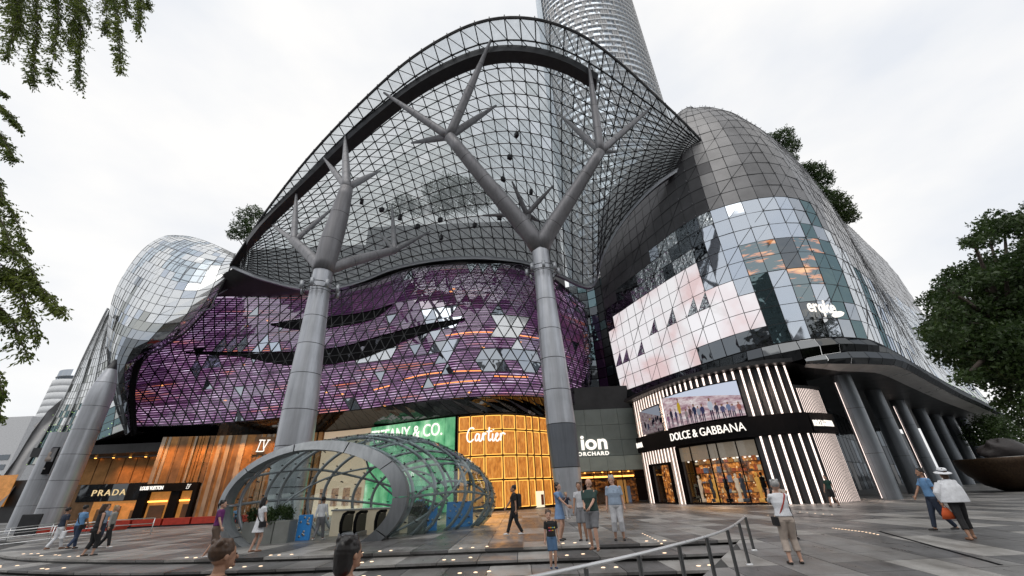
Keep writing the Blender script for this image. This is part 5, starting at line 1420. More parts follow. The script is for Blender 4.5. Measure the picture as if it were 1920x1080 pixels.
for i in range(NS):
    for j in range(NT_):
        s0, s1 = i / NS, (i + 1) / NS; a0, a1_ = th0 + (th1 - th0) * j / NT_, th0 + (th1 - th0) * (j + 1) / NT_
        q = [podp(s0, a0), podp(s1, a0), podp(s1, a1_), podp(s0, a1_)]
        if max(p.z for p in q) < .12: continue
        for p in q: p.z = max(p.z, .02)
        if (q[0] - q[2]).length < .15: continue
        items.append(fin_pane([q[0], q[1], q[2]], POD_GL, .02, .004)); items.append(fin_pane([q[0], q[2], q[3]], POD_GL, .02, .004))
items = [i_ for i_ in items if i_]
put_panes(pod, 'glass_pane', items, 300, 'glass_panes_at_the_back')
def above(pts): return [p for p in pts if p.z > -.05]
for i in range(1, NS, 1):
    if i % 3 == 2: continue
    pts = above([podp(i / NS, th0 + (th1 - th0) * k / 48, -.14) for k in range(49)])
    b = MB(); b.tube(pts, .075, 8); b.build('hoop', STEEL, pod)
for j in (0.02, .17, .34, .5, .66, .83, .98):
    pts = above([podp(k / 30 * .985, -.1 + (math.pi + .2) * j, -.14) for k in range(31)])
    b = MB(); b.tube(pts, .06, 8); b.build('rail_tube', STEEL, pod)
for sgn in (1, -1):
    for o_ in (-.25, .5):
        pts = above([podp(k / 30 * .95, (math.pi / 2) + sgn * (-1.9 + (o_ + k / 30) * 2.3), -.20) for k in range(31)])
        b = MB(); 
        if len(pts) > 3: b.tube(pts, .05, 7); b.build('diagonal_tube', STEEL, pod)
sp = MB()
for i in range(1, NS):
    for j in range(1, NT_):
        p = podp(i / NS, th0 + (th1 - th0) * j / NT_, 0.0)
        if p.z > .2: q_ = podp(i / NS, th0 + (th1 - th0) * j / NT_, -.12); sp.tube([q_, p], .025, 5); sp.lathe([(0, .03), (.05, .02), (.05, -.02), (0, -.03)], p, 6)
o = sp.build('glass_fixings', DARKSTEEL, pod); o['kind'] = 'stuff'
RINGM = streaked('ring_grey_metal', (.27, .29, .31), .35, .45)
nseg = 10
for k in range(nseg):
    a, c = 2 * math.pi * (k + .012) / nseg, 2 * math.pi * (k + .988) / nseg; rows = []
    for m_ in range(13):
        th = a + (c - a) * m_ / 12; e = Vector((math.cos(th), 0, math.sin(th))); ce = Vector((-8.85, 19.2, 1.55)); base = Vector((3.85 * e.x, 0, 2.25 * e.z)) + ce
        rt = .30 + .26 * max(0, math.cos(th - .3))
        rows.append([base + e * .16 + Vector((0, -.22, 0)), base - e * (rt - .14) + Vector((0, -.38, 0)), base - e * (rt - .12) + Vector((0, .1, 0)), base - e * .12 + Vector((0, .42, 0)), base + e * .14 + Vector((0, .42, 0))])
    if max(p.z for r_ in rows for p in r_) < 0: continue
    b = MB(); b.grid(rows, closed=True, smooth=False); b.add(rows[0], [tuple(range(5))]); b.add(rows[-1], [tuple(range(4, -1, -1))]); b.build('ring_segment', RINGM, pod)
b = MB(); b.prism([(p.x, p.y, .012) for p in [podp(s, 0, -.1) for s in (0, .2, .45, .7, .9)] + [podp(s, math.pi, -.1) for s in (.9, .7, .45, .2, 0)]], Vector((0, 0, -.02))); b.build('floor', STONE_M, pod)
b = MB()
pts = [podp(s / 20 * .96, -.42, .02) for s in range(21)]
# things inside the pod
pw = thing('parapet', 'low cream stair parapet inside the glass pod', 'wall', (0, 0, 0))
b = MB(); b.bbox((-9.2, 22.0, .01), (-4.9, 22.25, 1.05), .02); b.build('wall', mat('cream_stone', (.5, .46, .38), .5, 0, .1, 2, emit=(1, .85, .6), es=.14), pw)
b = MB(); b.bbox((-9.25, 21.95, 1.05), (-4.85, 22.3, 1.13), .02); b.build('coping', CAPM2, pw)
for k, x in enumerate((-8.1, -6.55)):
    es = thing('escalator', ('left' if k == 0 else 'right') + ' black escalator handrail end inside the glass pod', 'escalator', (0, 0, 0), 'escalators inside the pod')
    for dx in (0, .62):
        b = MB(); b.tube([(x + dx, 20.9, .05), (x + dx, 20.55, .3), (x + dx, 20.5, .62), (x + dx, 20.7, .93), (x + dx, 21.1, 1.0), (x + dx, 21.9, .98)], .07, 8); b.build('handrail', BLACK, es)
        b = MB(); b.box((x + dx - .02, 20.6, .1), (x + dx + .02, 21.9, .92)); b.build('balustrade', BLACKG, es)
    b = MB(); b.bbox((x - .12, 20.6, .0), (x + .74, 21.9, .22), .02); b.build('plinth', STEEL, es)
    b = MB(); b.box((x + .06, 20.5, .015), (x + .56, 21.9, .05)); b.build('comb_plate', DARKSTEEL, es)
blue = mat('blue_hoarding', (.03, .20, .50), .5, 0, .08, 3, emit=(.05, .3, .8), es=.12)
for k, (x0, x1, Y, h_, lb) in enumerate([(-10.0, -9.4, 20.4, 1.0, 'narrow bright blue board beside the planter inside the pod'), (-4.9, -4.2, 22.6, 1.1, 'blue boxed counter right of the pod ring'), (-4.0, -2.6, 24.2, 1.2, 'wide blue spotted hoarding in the tail of the glass pod')]):
    o_ = thing('hoarding', lb, 'board', (0, 0, 0)); b = MB(); b.bbox((x0, Y, .02), (x1, Y + .12, h_), .01); b.build('board', blue, o_)
    b = MB()
    for q in range(10): b.lathe([(0, .012), (.05, .01), (.05, -.01)], (rnd.uniform(x0 + .1, x1 - .1), Y - .005, rnd.uniform(.15, h_ - .1)), 7, M=Matrix.Rotation(R(90), 3, 'X'))
    oo = b.build('white_dots', CAPM2, o_); oo['kind'] = 'stuff'
# ---------------------------------------------------------------- foliage
def leafmat(name, c0, c1, tr=.35):
    m = bpy.data.materials.new(name); t = NT(m); n1 = t.noise(t.pos(), .9, 4, .7); n2 = t.noise(t.pos(), 14, 2)
    c = t.ramp(n1.outputs['Fac'], [(.3, c0), (.7, c1)]); c = t.mix(t.math('MULTIPLY', n2.outputs['Fac'], .5), c, tuple(x * .6 for x in c0) + (1,))
    d = t.n('ShaderNodeBsdfPrincipled', {'Base Color': c, 'Roughness': .45}); tl_ = t.n('ShaderNodeBsdfTranslucent', {'Color': c})
    t.surf(t.n('ShaderNodeMixShader', {0: tr, 1: d.outputs[0], 2: tl_.outputs[0]}).outputs[0]); return m
L_DK = leafmat('dark_leaf', (.022, .05, .016), (.09, .15, .035)); L_MD = leafmat('green_leaf', (.03, .06, .014), (.10, .15, .035)); L_OV = leafmat('olive_leaf', (.07, .12, .02), (.26, .32, .06), .5)
BARK = mat('bark', (.07, .055, .045), .85, 0, .3, 6, .5, 30)
nr = np.random.RandomState(5)
def leaves(name, pts, size, mt, parent, dirs=None, asp=.5):
    n = len(pts); pts = np.asarray(pts, float)
    d = nr.normal(size=(n, 3)) if dirs is None else np.asarray(dirs) + nr.normal(size=(n, 3)) * .5
    d /= np.linalg.norm(d, axis=1)[:, None]
    e = np.cross(d, nr.normal(size=(n, 3))); e /= np.linalg.norm(e, axis=1)[:, None]
    s = size * nr.uniform(.6, 1.3, n)[:, None]
    fold = np.cross(d, e) * s * .18
    V = np.stack([pts, pts + d * s * .5 + e * s * asp * .5 + fold, pts + d * s, pts + d * s * .5 - e * s * asp * .5 + fold], 1).reshape(-1, 3)
    me = bpy.data.meshes.new(name); me.vertices.add(4 * n); me.vertices.foreach_set('co', V.ravel())
    me.loops.add(4 * n); me.loops.foreach_set('vertex_index', np.arange(4 * n)); me.polygons.add(n); me.polygons.foreach_set('loop_start', np.arange(0, 4 * n, 4)); me.polygons.foreach_set('loop_total', np.full(n, 4))
    me.materials.append(mt); me.update(calc_edges=True); return link(bpy.data.objects.new(name, me), parent)
def clumps(cs, per, rr, squash=.8, inner=.35):
    out = []
    for c, r in cs:
        n = int(per * r * r); d = nr.normal(size=(n, 3)); d /= np.linalg.norm(d, axis=1)[:, None]
        rad = r * (inner + (1 - inner) * nr.uniform(0, 1, n) ** .4) * (1 + .25 * np.sin(d[:, 0] * 7 + c[0]) * np.cos(d[:, 2] * 6))
        out.append(np.array(c) + d * rad[:, None] * np.array([1, 1, squash]))
    return np.concatenate(out)
def tree(label, base, h, cs, size, mt, per=420, trunk_r=.35, group=None):
    t_ = thing('tree', label, 'tree', (0, 0, 0), group)
    base = Vector(base); b = MB(); top = base + Vector((0, 0, h * .55))
    b.tube([base, base + Vector((.1, 0, h * .2)), base + Vector((-.1, .1, h * .4)), top], [trunk_r, trunk_r * .8, trunk_r * .7, trunk_r * .5], 10)
    for c, r in cs[::2]: c = Vector(c); b.tube([top - Vector((0, 0, h * .15)), top.lerp(c, .5) + Vector((0, 0, -.3)), c], [trunk_r * .4, trunk_r * .25, .04], 6)
    b.build('trunk', BARK, t_); leaves('crown', clumps(cs, per, 1), size, mt, t_); return t_
# big tree on the right
cs = []
poly = [(1720, 560), (1745, 520), (1790, 470), (1810, 440), (1850, 400), (1925, 378), (2050, 400), (2080, 600), (2050, 800), (1920, 790), (1870, 770), (1850, 735), (1790, 700), (1740, 650), (1715, 600)]
k = 0
while len(cs) < 260:
    x, y = rnd.uniform(1700, 2080), rnd.uniform(370, 810)
    if inpoly((x, y), poly):
        Y = rnd.uniform(17, 24); r_ = rnd.uniform(.35, 1.0)
        if inpoly((x - 22, y), poly) and inpoly((x, y - 18), poly): cs.append((tuple(P(x, y, Y)), r_))
        elif rnd.random() < .5: cs.append((tuple(P(x + 8, y + 5, Y)), .4))
bt = P(1990, 930, 20); tree('huge dark leafy tree hanging over the right edge of the plaza', (26.5, 20.5, -.1), 16, cs, .22, L_DK, 560, .5)
tree('small dark street tree below the far right fascia', P(1850, 815, 60) * 1.0 - Vector((0, 0, 6)), 10, [(tuple(P(x, y, 60)), r_) for x, y, r_ in [(1845, 805, 2.2), (1862, 820, 2.4), (1835, 818, 1.8), (1875, 800, 2), (1860, 795, 1.6)]], .35, L_DK, 200, .2)
tree('feathery pale green tree far right beyond the stone bowl', (84, 66, 0), 12, [(tuple(P(x, y, 66)), r_) for x, y, r_ in [(1885, 800, 2.4), (1905, 830, 3), (1895, 850, 2.6), (1920, 800, 2.6), (1940, 840, 3), (1880, 835, 2)]], .4, L_MD, 90, .25)
tree('rounded roof tree standing beside the crest of the grey cap', P(1462, 330, 52), 6, [(tuple(P(x, y, 52)), r_) for x, y, r_ in [(1448, 264, 1.6), (1468, 258, 1.9), (1482, 275, 1.6), (1455, 292, 1.6), (1472, 303, 1.5), (1440, 285, 1.0), (1488, 298, .8)]], .34, L_DK, 420, .2, 'roof trees')
tree('middle cluster of roof trees along the grey cap', P(1525, 385, 56), 6, [(tuple(P(x, y, 56)), r_) for x, y, r_ in [(1508, 320, 1.8), (1524, 324, 2.1), (1540, 338, 2.0), (1530, 362, 1.6), (1515, 350, 1.3), (1548, 370, 1.5), (1540, 382, 1.3)]], .36, L_DK, 380, .2, 'roof trees')
tree('lowest cluster of roof trees at the end of the grey cap', P(1585, 440, 59), 6, [(tuple(P(x, y, 59)), r_) for x, y, r_ in [(1560, 370, 1.7), (1572, 380, 1.9), (1583, 394, 1.7), (1594, 406, 1.5), (1560, 392, 1.5), (1578, 408, 1.4)]], .36, L_MD, 340, .2, 'roof trees')
tree('pale leafy roof tree behind the left tip of the canopy', P(455, 500, 60), 7, [(tuple(P(x, y, 60)), r_) for x, y, r_ in [(460, 405, 1.7), (478, 398, 1.6), (452, 428, 1.9), (475, 425, 1.8), (440, 440, 1.3), (468, 442, 1.6), (490, 405, 1.2)]], .34, L_DK, 240, .25, 'roof trees')
tree('dark trees seen through the lower middle of the canopy glass', (-8, 64, 38), 9, [(tuple(P(x, y, 64)), r_) for x, y, r_ in [(815, 360, 2.6), (840, 345, 2.4), (865, 350, 2.6), (890, 345, 2.2), (850, 375, 3), (880, 380, 2.6), (825, 385, 2.6), (905, 375, 2), (760, 380, 2.2), (740, 395, 2), (780, 390, 2)]], .4, L_DK, 160, .25, 'roof trees')
# overhanging boughs at the left
ob = thing('overhanging_tree', 'drooping leafy boughs hanging in from the top left', 'tree', (0, 0, 0))
sprays = [((-30, -60), (40, 60), 8, 42), ((10, -70), (62, 160), 8, 20), ((60, -60), (95, 150), 8.2, 22), ((0, -40), (15, 110), 8, 26), ((90, -70), (150, 165), 8, 20), ((110, -60), (135, 90), 8.4, 26), ((150, -60), (228, 137), 7.8, 15), ((170, -50), (200, 60), 8.2, 22), ((200, -60), (240, 30), 8, 22), ((230, -60), (262, 65), 8.2, 14), ((20, -60), (30, 60), 8.3, 34), ((250, -70), (280, 15), 8, 14), ((60, -60), (170, 40), 8, 30),
          ((-60, 150), (14, 180), 8.5, 10), ((-60, 190), (38, 240), 8.5, 12), ((-60, 240), (26, 300), 8.5, 13), ((-40, 320), (6, 380), 8.5, 9), ((-60, 350), (52, 462), 8.5, 20), ((-60, 400), (25, 475), 8.6, 20), ((-70, 450), (90, 560), 8.5, 26), ((-70, 500), (122, 590), 8.4, 15), ((-60, 500), (75, 640), 8.6, 22), ((-60, 560), (52, 670), 8.5, 24), ((-60, 480), (40, 540), 8.5, 28), ((-50, 690), (6, 740), 8.6, 10), ((-40, 740), (5, 790), 8.6, 8), ((-60, 560), (20, 600), 8.6, 28)]
bb = MB(); pts_l = []; dirs_l = []
for (p0, p1, Y, wd) in sprays:
    a, c = P(p0[0], p0[1], Y), P(p1[0], p1[1], Y + rnd.uniform(-.5, .3)); L = (c - a).length; mid = a.lerp(c, .5) + Vector((0, 0, L * .14))
    cf = curve_fn([a, mid, c]); bb.tube([cf(i / 10) for i in range(11)], [.02 * (1 - i / 12) + .003 for i in range(11)], 5)
    W_ = wd / FP * Y * 2.3; n_tw = int(L * 34)
    for k in range(n_tw):
        f = rnd.uniform(.04, 1); p = cf(f); tw_ = Vector((rnd.uniform(-1, 1), rnd.uniform(-1, 1), rnd.uniform(-.9, .15))).normalized() * rnd.uniform(.3, 1) * W_ * (1.1 - f * .62)
        e = p + tw_ + Vector((0, 0, -.12 * W_)); bb.tube([p, e], .0025, 3, cap=False)
        for m_ in range(9): q = p.lerp(e, m_ / 8.0); pts_l.append(tuple(q + Vector((rnd.gauss(0, .02), rnd.gauss(0, .03), rnd.gauss(0, .02))))); dirs_l.append(tuple((e - p).normalized() + Vector((0, 0, -.5))))
tr0 = Vector((-19.5, 4.0, -.4)); bb2 = MB(); bb2.tube([tr0, tr0 + Vector((.2, .2, 4)), tr0 + Vector((.8, .3, 8)), tr0 + Vector((2, .5, 12))], [.45, .36, .3, .2], 12)
for tgt in [P(-30, -60, 8), P(100, -70, 8), P(240, -70, 8), P(-60, 200, 8.5), P(-60, 480, 8.5), P(-50, 700, 8.5)]: bb2.tube([tr0 + Vector((.6, .3, min(10, tgt.z * .8))), (tr0 + Vector((.6, .3, min(10, tgt.z * .8)))).lerp(tgt, .5) + Vector((0, 0, .6)), tgt], [.12, .05, .02], 8)
bb2.build('trunk', BARK, ob); bb.build('twigs', BARK, ob); leaves('crown', pts_l, .10, L_OV, ob, dirs_l, .42)
# planters with shrubs at the pod mouth
def planter(x0, x1, y0, y1, h, lab, cell=3, r_=.3):
    t_ = thing('planter', lab, 'planter', (0, 0, 0))
    for k in range(cell):
        a, c = x0 + (x1 - x0) * k / cell, x0 + (x1 - x0) * (k + 1) / cell; b = MB(); b.bbox((a + .015, y0, .0), (c - .015, y1, h), .03); b.build('box', mat('planter_grey', (.2, .21, .2), .5), t_)
    sh = thing('shrub', lab.replace('planter', 'shrub hedge').replace('grey', 'dark green leafy'), 'shrub', (0, 0, 0))
    pp_ = [((rnd.uniform(x0 + .1, x1 - .1), rnd.uniform(y0 + .1, y1), h + rnd.uniform(.0, .45)), rnd.uniform(.16, .3)) for _ in range(26)]
    leaves('foliage', clumps(pp_, 2300, 1), .10, L_DK, sh)
    b = MB()
    for (p, r2) in pp_[:14]: b.tube([(p[0], p[1], h - .02), p], .012, 4)
    b.build('stems', BARK, sh)
planter(-12.0, -9.95, 19.6, 20.3, .85, 'long grey planter standing in the mouth of the glass pod', 3)
planter(-5.3, -4.5, 21.2, 21.9, .75, 'short grey planter inside the pod behind the right of its ring', 1)
# red seating planters on the left
red = mat('orange_red_fabric', (.42, .035, .018), .5, 0, .2, 3); 
rbh = thing('bench', 'long low red padded bench in front of the coppery shop', 'bench', (0, 0, 0))
BW = Wall([(-36, 38.5), (-32, 39.5), (-27, 39.8), (-22, 39.0)])
for k in range(6): b = MB(); BW.slab(b, k / 6 + .006, (k + 1) / 6 - .006, .12, .62, 0, 1.1, 2); b.build('cushion', red, rbh)
b = MB(); BW.slab(b, .005, .995, 0, .12, -.08, .95); b.build('base', DARKSTEEL, rbh)
rb2 = thing('bench', 'short low red padded bench beside the far left column', 'bench', (0, 0, 0)); BW2 = Wall([(-37.5, 34.0), (-34, 34.4), (-30.5, 34.2)])
for k in range(3): b = MB(); BW2.slab(b, k / 3 + .006, (k + 1) / 3 - .006, .12, .45, 0, 1.0, 2); b.build('cushion', red, rb2)
b = MB(); BW2.slab(b, .01, .99, 0, .12, -.08, .85); b.build('base', CAPM2, rb2)
# ---------------------------------------------------------------- handrails
SST = mat('brushed_steel', (.78, .79, .80), .3, .75, .05, 2)
hr = thing('handrail', 'long stainless steel handrail descending beside the steps in the foreground', 'railing', (0, 0, 0))
tops = [(6.25, 13.1, .80), (5.35, 11.6, .76), (4.45, 10.2, .74), (3.55, 9.0, .72), (2.65, 8.0, .70), (1.75, 7.0, .70), (.85, 6.0, .68), (.0, 5.0, .66), (-.9, 4.0, .64)]
rail = []
for (x, y, hh) in tops:
    p = P({0: 1397, 1: 1384.6, 2: 1363, 3: 1324, 4: 1272, 5: 1197, 6: 1098, 7: 985, 8: 850}[tops.index((x, y, hh))], {0: 968, 1: 978.6, 2: 992, 3: 1006, 4: 1020, 5: 1039, 6: 1061, 7: 1085, 8: 1112}[tops.index((x, y, hh))], y)
    rail.append(p)
rc = curve_fn(rail); b = MB(); b.tube([rc(i / 50) for i in range(51)], .024, 12); b.tube([rail[0], rail[0] + Vector((.06, .1, -.02)), rail[0] + Vector((.06, .12, -.12))], .024, 10); b.build('top_rail', SST, hr)
POST = mat('weathered_steel_post', (.16, .165, .17), .35, .7, .15, 3)
for i, p in enumerate(rail):
    zb = rampz(p.y); x = p.x
    for s_ in (-.016, .016):
        b = MB(); b.bbox((x + s_ - .012, p.y - .03, zb + .0), (x + s_ + .012, p.y + .03, p.z - .02), .003); b.build('post', POST, hr)
    b = MB(); b.lathe([(0, .02), (.075, .018), (.085, .008), (.085, -.01)], (x, p.y, zb + .004), 14)
    b.build('base_plate', SST, hr)
h2 = thing('handrail', 'low steel railings by the left end of the steps', 'railing', (0, 0, 0))
pl_ = [Vector((-29.5, 22.5, -.39)), Vector((-27.8, 24, -.25)), Vector((-26.2, 25.5, -.12)), Vector((-24.8, 27, 0)), Vector((-23.5, 29, 0))]
for hh in (.35, .65, .95): b = MB(); b.tube([p + Vector((0, 0, hh)) for p in pl_], .024, 8); b.build('rail', SST, h2)
for p in pl_: b = MB(); b.tube([p, p + Vector((0, 0, .95))], .026, 8); b.build('post', SST, h2)
h3 = thing('handrail', 'second steel railing at the far left edge of the frame', 'railing', (0, 0, 0))
pl_ = [Vector((-33.5, 24, -.39)), Vector((-32.5, 26, -.3)), Vector((-31.5, 28, -.2)), Vector((-31.0, 30, -.1)), Vector((-32.0, 33, 0))]
for hh in (.35, .65, .95): b = MB(); b.tube([p + Vector((0, 0, hh)) for p in pl_], .024, 8); b.build('rail', SST, h3)
for p in pl_: b = MB(); b.tube([p, p + Vector((0, 0, .95))], .026, 8); b.build('post', SST, h3)
# ---------------------------------------------------------------- stone bowl with rock, right
bw = thing('bowl_sculpture', 'wide shallow bronze bowl sculpture at the right edge', 'sculpture', (0, 0, 0))
bc = P(1880, 900, 27); bc = Vector((40.5, 36.5, 0)); brz = mat('bronze_relief', (.06, .036, .02), .45, .5, .5, 9, 1.0, 22)
b = MB(); b.lathe([(0.8, .0), (1.3, .02), (2.2, .45), (3.0, 1.25), (3.4, 2.0), (3.45, 2.4), (3.38, 2.46), (0, 2.44)], bc, 48); b.build('bowl', brz, bw)
b = MB(); b.lathe([(0, 2.47), (3.32, 2.475), (3.32, 2.43)], bc, 40); b.build('water_surface', mirror('bowl_top', (.35, .35, .35), .1, .1, 1, (.1, .1, .1), .5), bw)
rk = MB()
rows = []
for i in range(13):
    a = math.pi * i / 12 - math.pi / 2; rows.append([bc + Vector((-.1, 0, 2.95)) + Vector((1.9 * math.cos(a) * math.cos(p) * (1 + .18 * math.sin(3 * p + i)), 1.0 * math.cos(a) * math.sin(p), .85 * math.sin(a) * (1 + .25 * math.cos(4 * p + 1.3 * i)) )) for p in [2 * math.pi * k / 20 for k in range(20)]])
rk.grid(rows, closed=True); tag(rk.build('rock', mat('dark_rock', (.025, .02, .02), .6, 0, .5, 4, 1, 9)), 'craggy dark rock resting on top of the bronze bowl', 'rock')
# ---------------------------------------------------------------- the other side of the street (seen only in reflections)
b = MB(); b.m = 0
for (x0, x1, y0, h_) in [(-90, -62, -45, 34), (-60, -32, -55, 22), (-28, -2, -60, 48), (2, 22, -50, 26), (26, 58, -62, 60), (62, 90, -60, 24), (-130, -100, -10, 30)]:
    b.m = 0; b.box((x0, y0 - 20, -.4), (x1, y0, h_)); b.m = 1
    for k in range(int(h_ / 3.6)):
        for q in range(int((x1 - x0) / 3.2)): b.box((x0 + .5 + q * 3.2, y0 + .02, 1.2 + k * 3.6), (x0 + 2.9 + q * 3.2, y0 + .08, 3.3 + k * 3.6))
struct(b.build('street_backdrop', [mat('far_block_wall', (.2, .19, .18), .7, 0, .2, .1), M_DRK]))
# ---------------------------------------------------------------- people
SKIN = [mat('skin_light', (.50, .30, .22), .5, 0, .06, 8), mat('skin_tan', (.36, .20, .13), .5, 0, .06, 8), mat('skin_brown', (.22, .12, .075), .5, 0, .06, 8)]
def cloth(n, c, r=.8, v=.15): return mat(n, c, r, 0, v, 9, .25, 60)
C = dict(white=cloth('white_cotton', (.72, .74, .78)), blue=cloth('light_blue_cotton', (.13, .27, .48)), denimdress=cloth('chambray_blue', (.16, .26, .44)), navy=cloth('navy_cotton', (.02, .03, .055)), black=cloth('black_cotton', (.012, .012, .014)), jeans=cloth('denim', (.03, .05, .10)), dshort=cloth('denim_shorts', (.06, .12, .22)), green=cloth('dark_green_cotton', (.022, .05, .045)), grey=cloth('grey_cotton', (.17, .175, .19)), bluegrey=cloth('blue_grey_cotton', (.26, .33, .43)), pale=cloth('pale_grey_linen', (.48, .49, .52)), beige=cloth('beige_linen', (.45, .38, .33)), purple=cloth('purple_cotton', (.13, .02, .13)), red=cloth('red_cotton', (.35, .04, .03)), brown=cloth('tan_cotton', (.11, .075, .055)), dgreen=cloth('bottle_green_cotton', (.01, .05, .04)), olive=cloth('stone_cotton', (.3, .29, .27)))
HAIR = dict(black=mat('black_hair', (.012, .010, .010), .4, 0, .3, 30), brown=mat('brown_hair', (.06, .032, .018), .45, 0, .3, 30), grey=mat('grey_hair', (.32, .32, .32), .5, 0, .3, 30), blond=mat('fair_hair', (.35, .25, .14), .5, 0, .3, 30))
SHOE = mat('dark_shoe', (.02, .018, .018), .45); SHOEW = mat('white_shoe', (.7, .7, .7), .5); TANS = mat('tan_sandal', (.25, .13, .08), .5)
def ball(b, c, r, s=(1, 1, 1), n=12):
    b.lathe([(max(1e-4, r * math.sin(math.pi * i / 8)), -r * math.cos(math.pi * i / 8)) for i in range(9)], c, n, M=Matrix.Diagonal(Vector(s)))
def fix_caps(b): pass
def limb(b, pts, rs, n=12, ball_ends=True):
    b.tube(pts, rs, n)
    if ball_ends:
        ball(b, pts[0], rs[0]); ball(b, pts[-1], rs[-1])
def rings(b, L, n=20):
    """elliptical rings: (centre, rx, ry, yaw)"""
    vs = []; fs = []
    for c, rx, ry, yw in L:
        for k in range(n):
            a = 2 * math.pi * k / n; x, y = rx * math.cos(a), ry * math.sin(a)
            vs.append(Vector(c) + Vector((x * math.cos(yw) - y * math.sin(yw), x * math.sin(yw) + y * math.cos(yw), 0)))
    for i in range(len(L) - 1):
        for k in range(n): fs.append((i * n + k, i * n + (k + 1) % n, (i + 1) * n + (k + 1) % n, (i + 1) * n + k))
    fs += [tuple(range(n - 1, -1, -1)), tuple((len(L) - 1) * n + k for k in range(n))]
    b.add(vs, fs, True)
def bake(b, name, mt, parent, vox, sm=2, keep=True):
    me = bpy.data.meshes.new(name); me.from_pydata(b.v, [], b.f); me.update()
    bm = bmesh.new(); bm.from_mesh(me); bmesh.ops.remove_doubles(bm, verts=bm.verts, dist=1e-5); bmesh.ops.recalc_face_normals(bm, faces=bm.faces); bm.to_mesh(me); bm.free()
    o = bpy.data.objects.new(name, me); COL.objects.link(o)
    r_ = o.modifiers.new('r', 'REMESH'); r_.mode = 'VOXEL'; r_.voxel_size = vox; r_.use_smooth_shade = True
    if sm: s_ = o.modifiers.new('s', 'SMOOTH'); s_.iterations = sm; s_.factor = .5
    dg = bpy.context.evaluated_depsgraph_get(); m2 = bpy.data.meshes.new_from_object(o.evaluated_get(dg)); bpy.data.objects.remove(o); bpy.data.meshes.remove(me)
    m2.materials.clear(); m2.materials.append(mt); m2.polygons.foreach_set('use_smooth', [True] * len(m2.polygons))
    return link(bpy.data.objects.new(name, m2), parent)
def ik(a, c, l1, l2, bend):
    d = c - a; L = min(d.length, (l1 + l2) * .999); u = d.normalized(); x = (l1 * l1 - l2 * l2 + L * L) / (2 * L); h = math.sqrt(max(0, l1 * l1 - x * x))
    bb_ = bend - u * bend.dot(u); bb_ = bb_.normalized() if bb_.length > 1e-4 else u.orthogonal().normalized()
    return a + u * x + bb_ * h, a + u * L
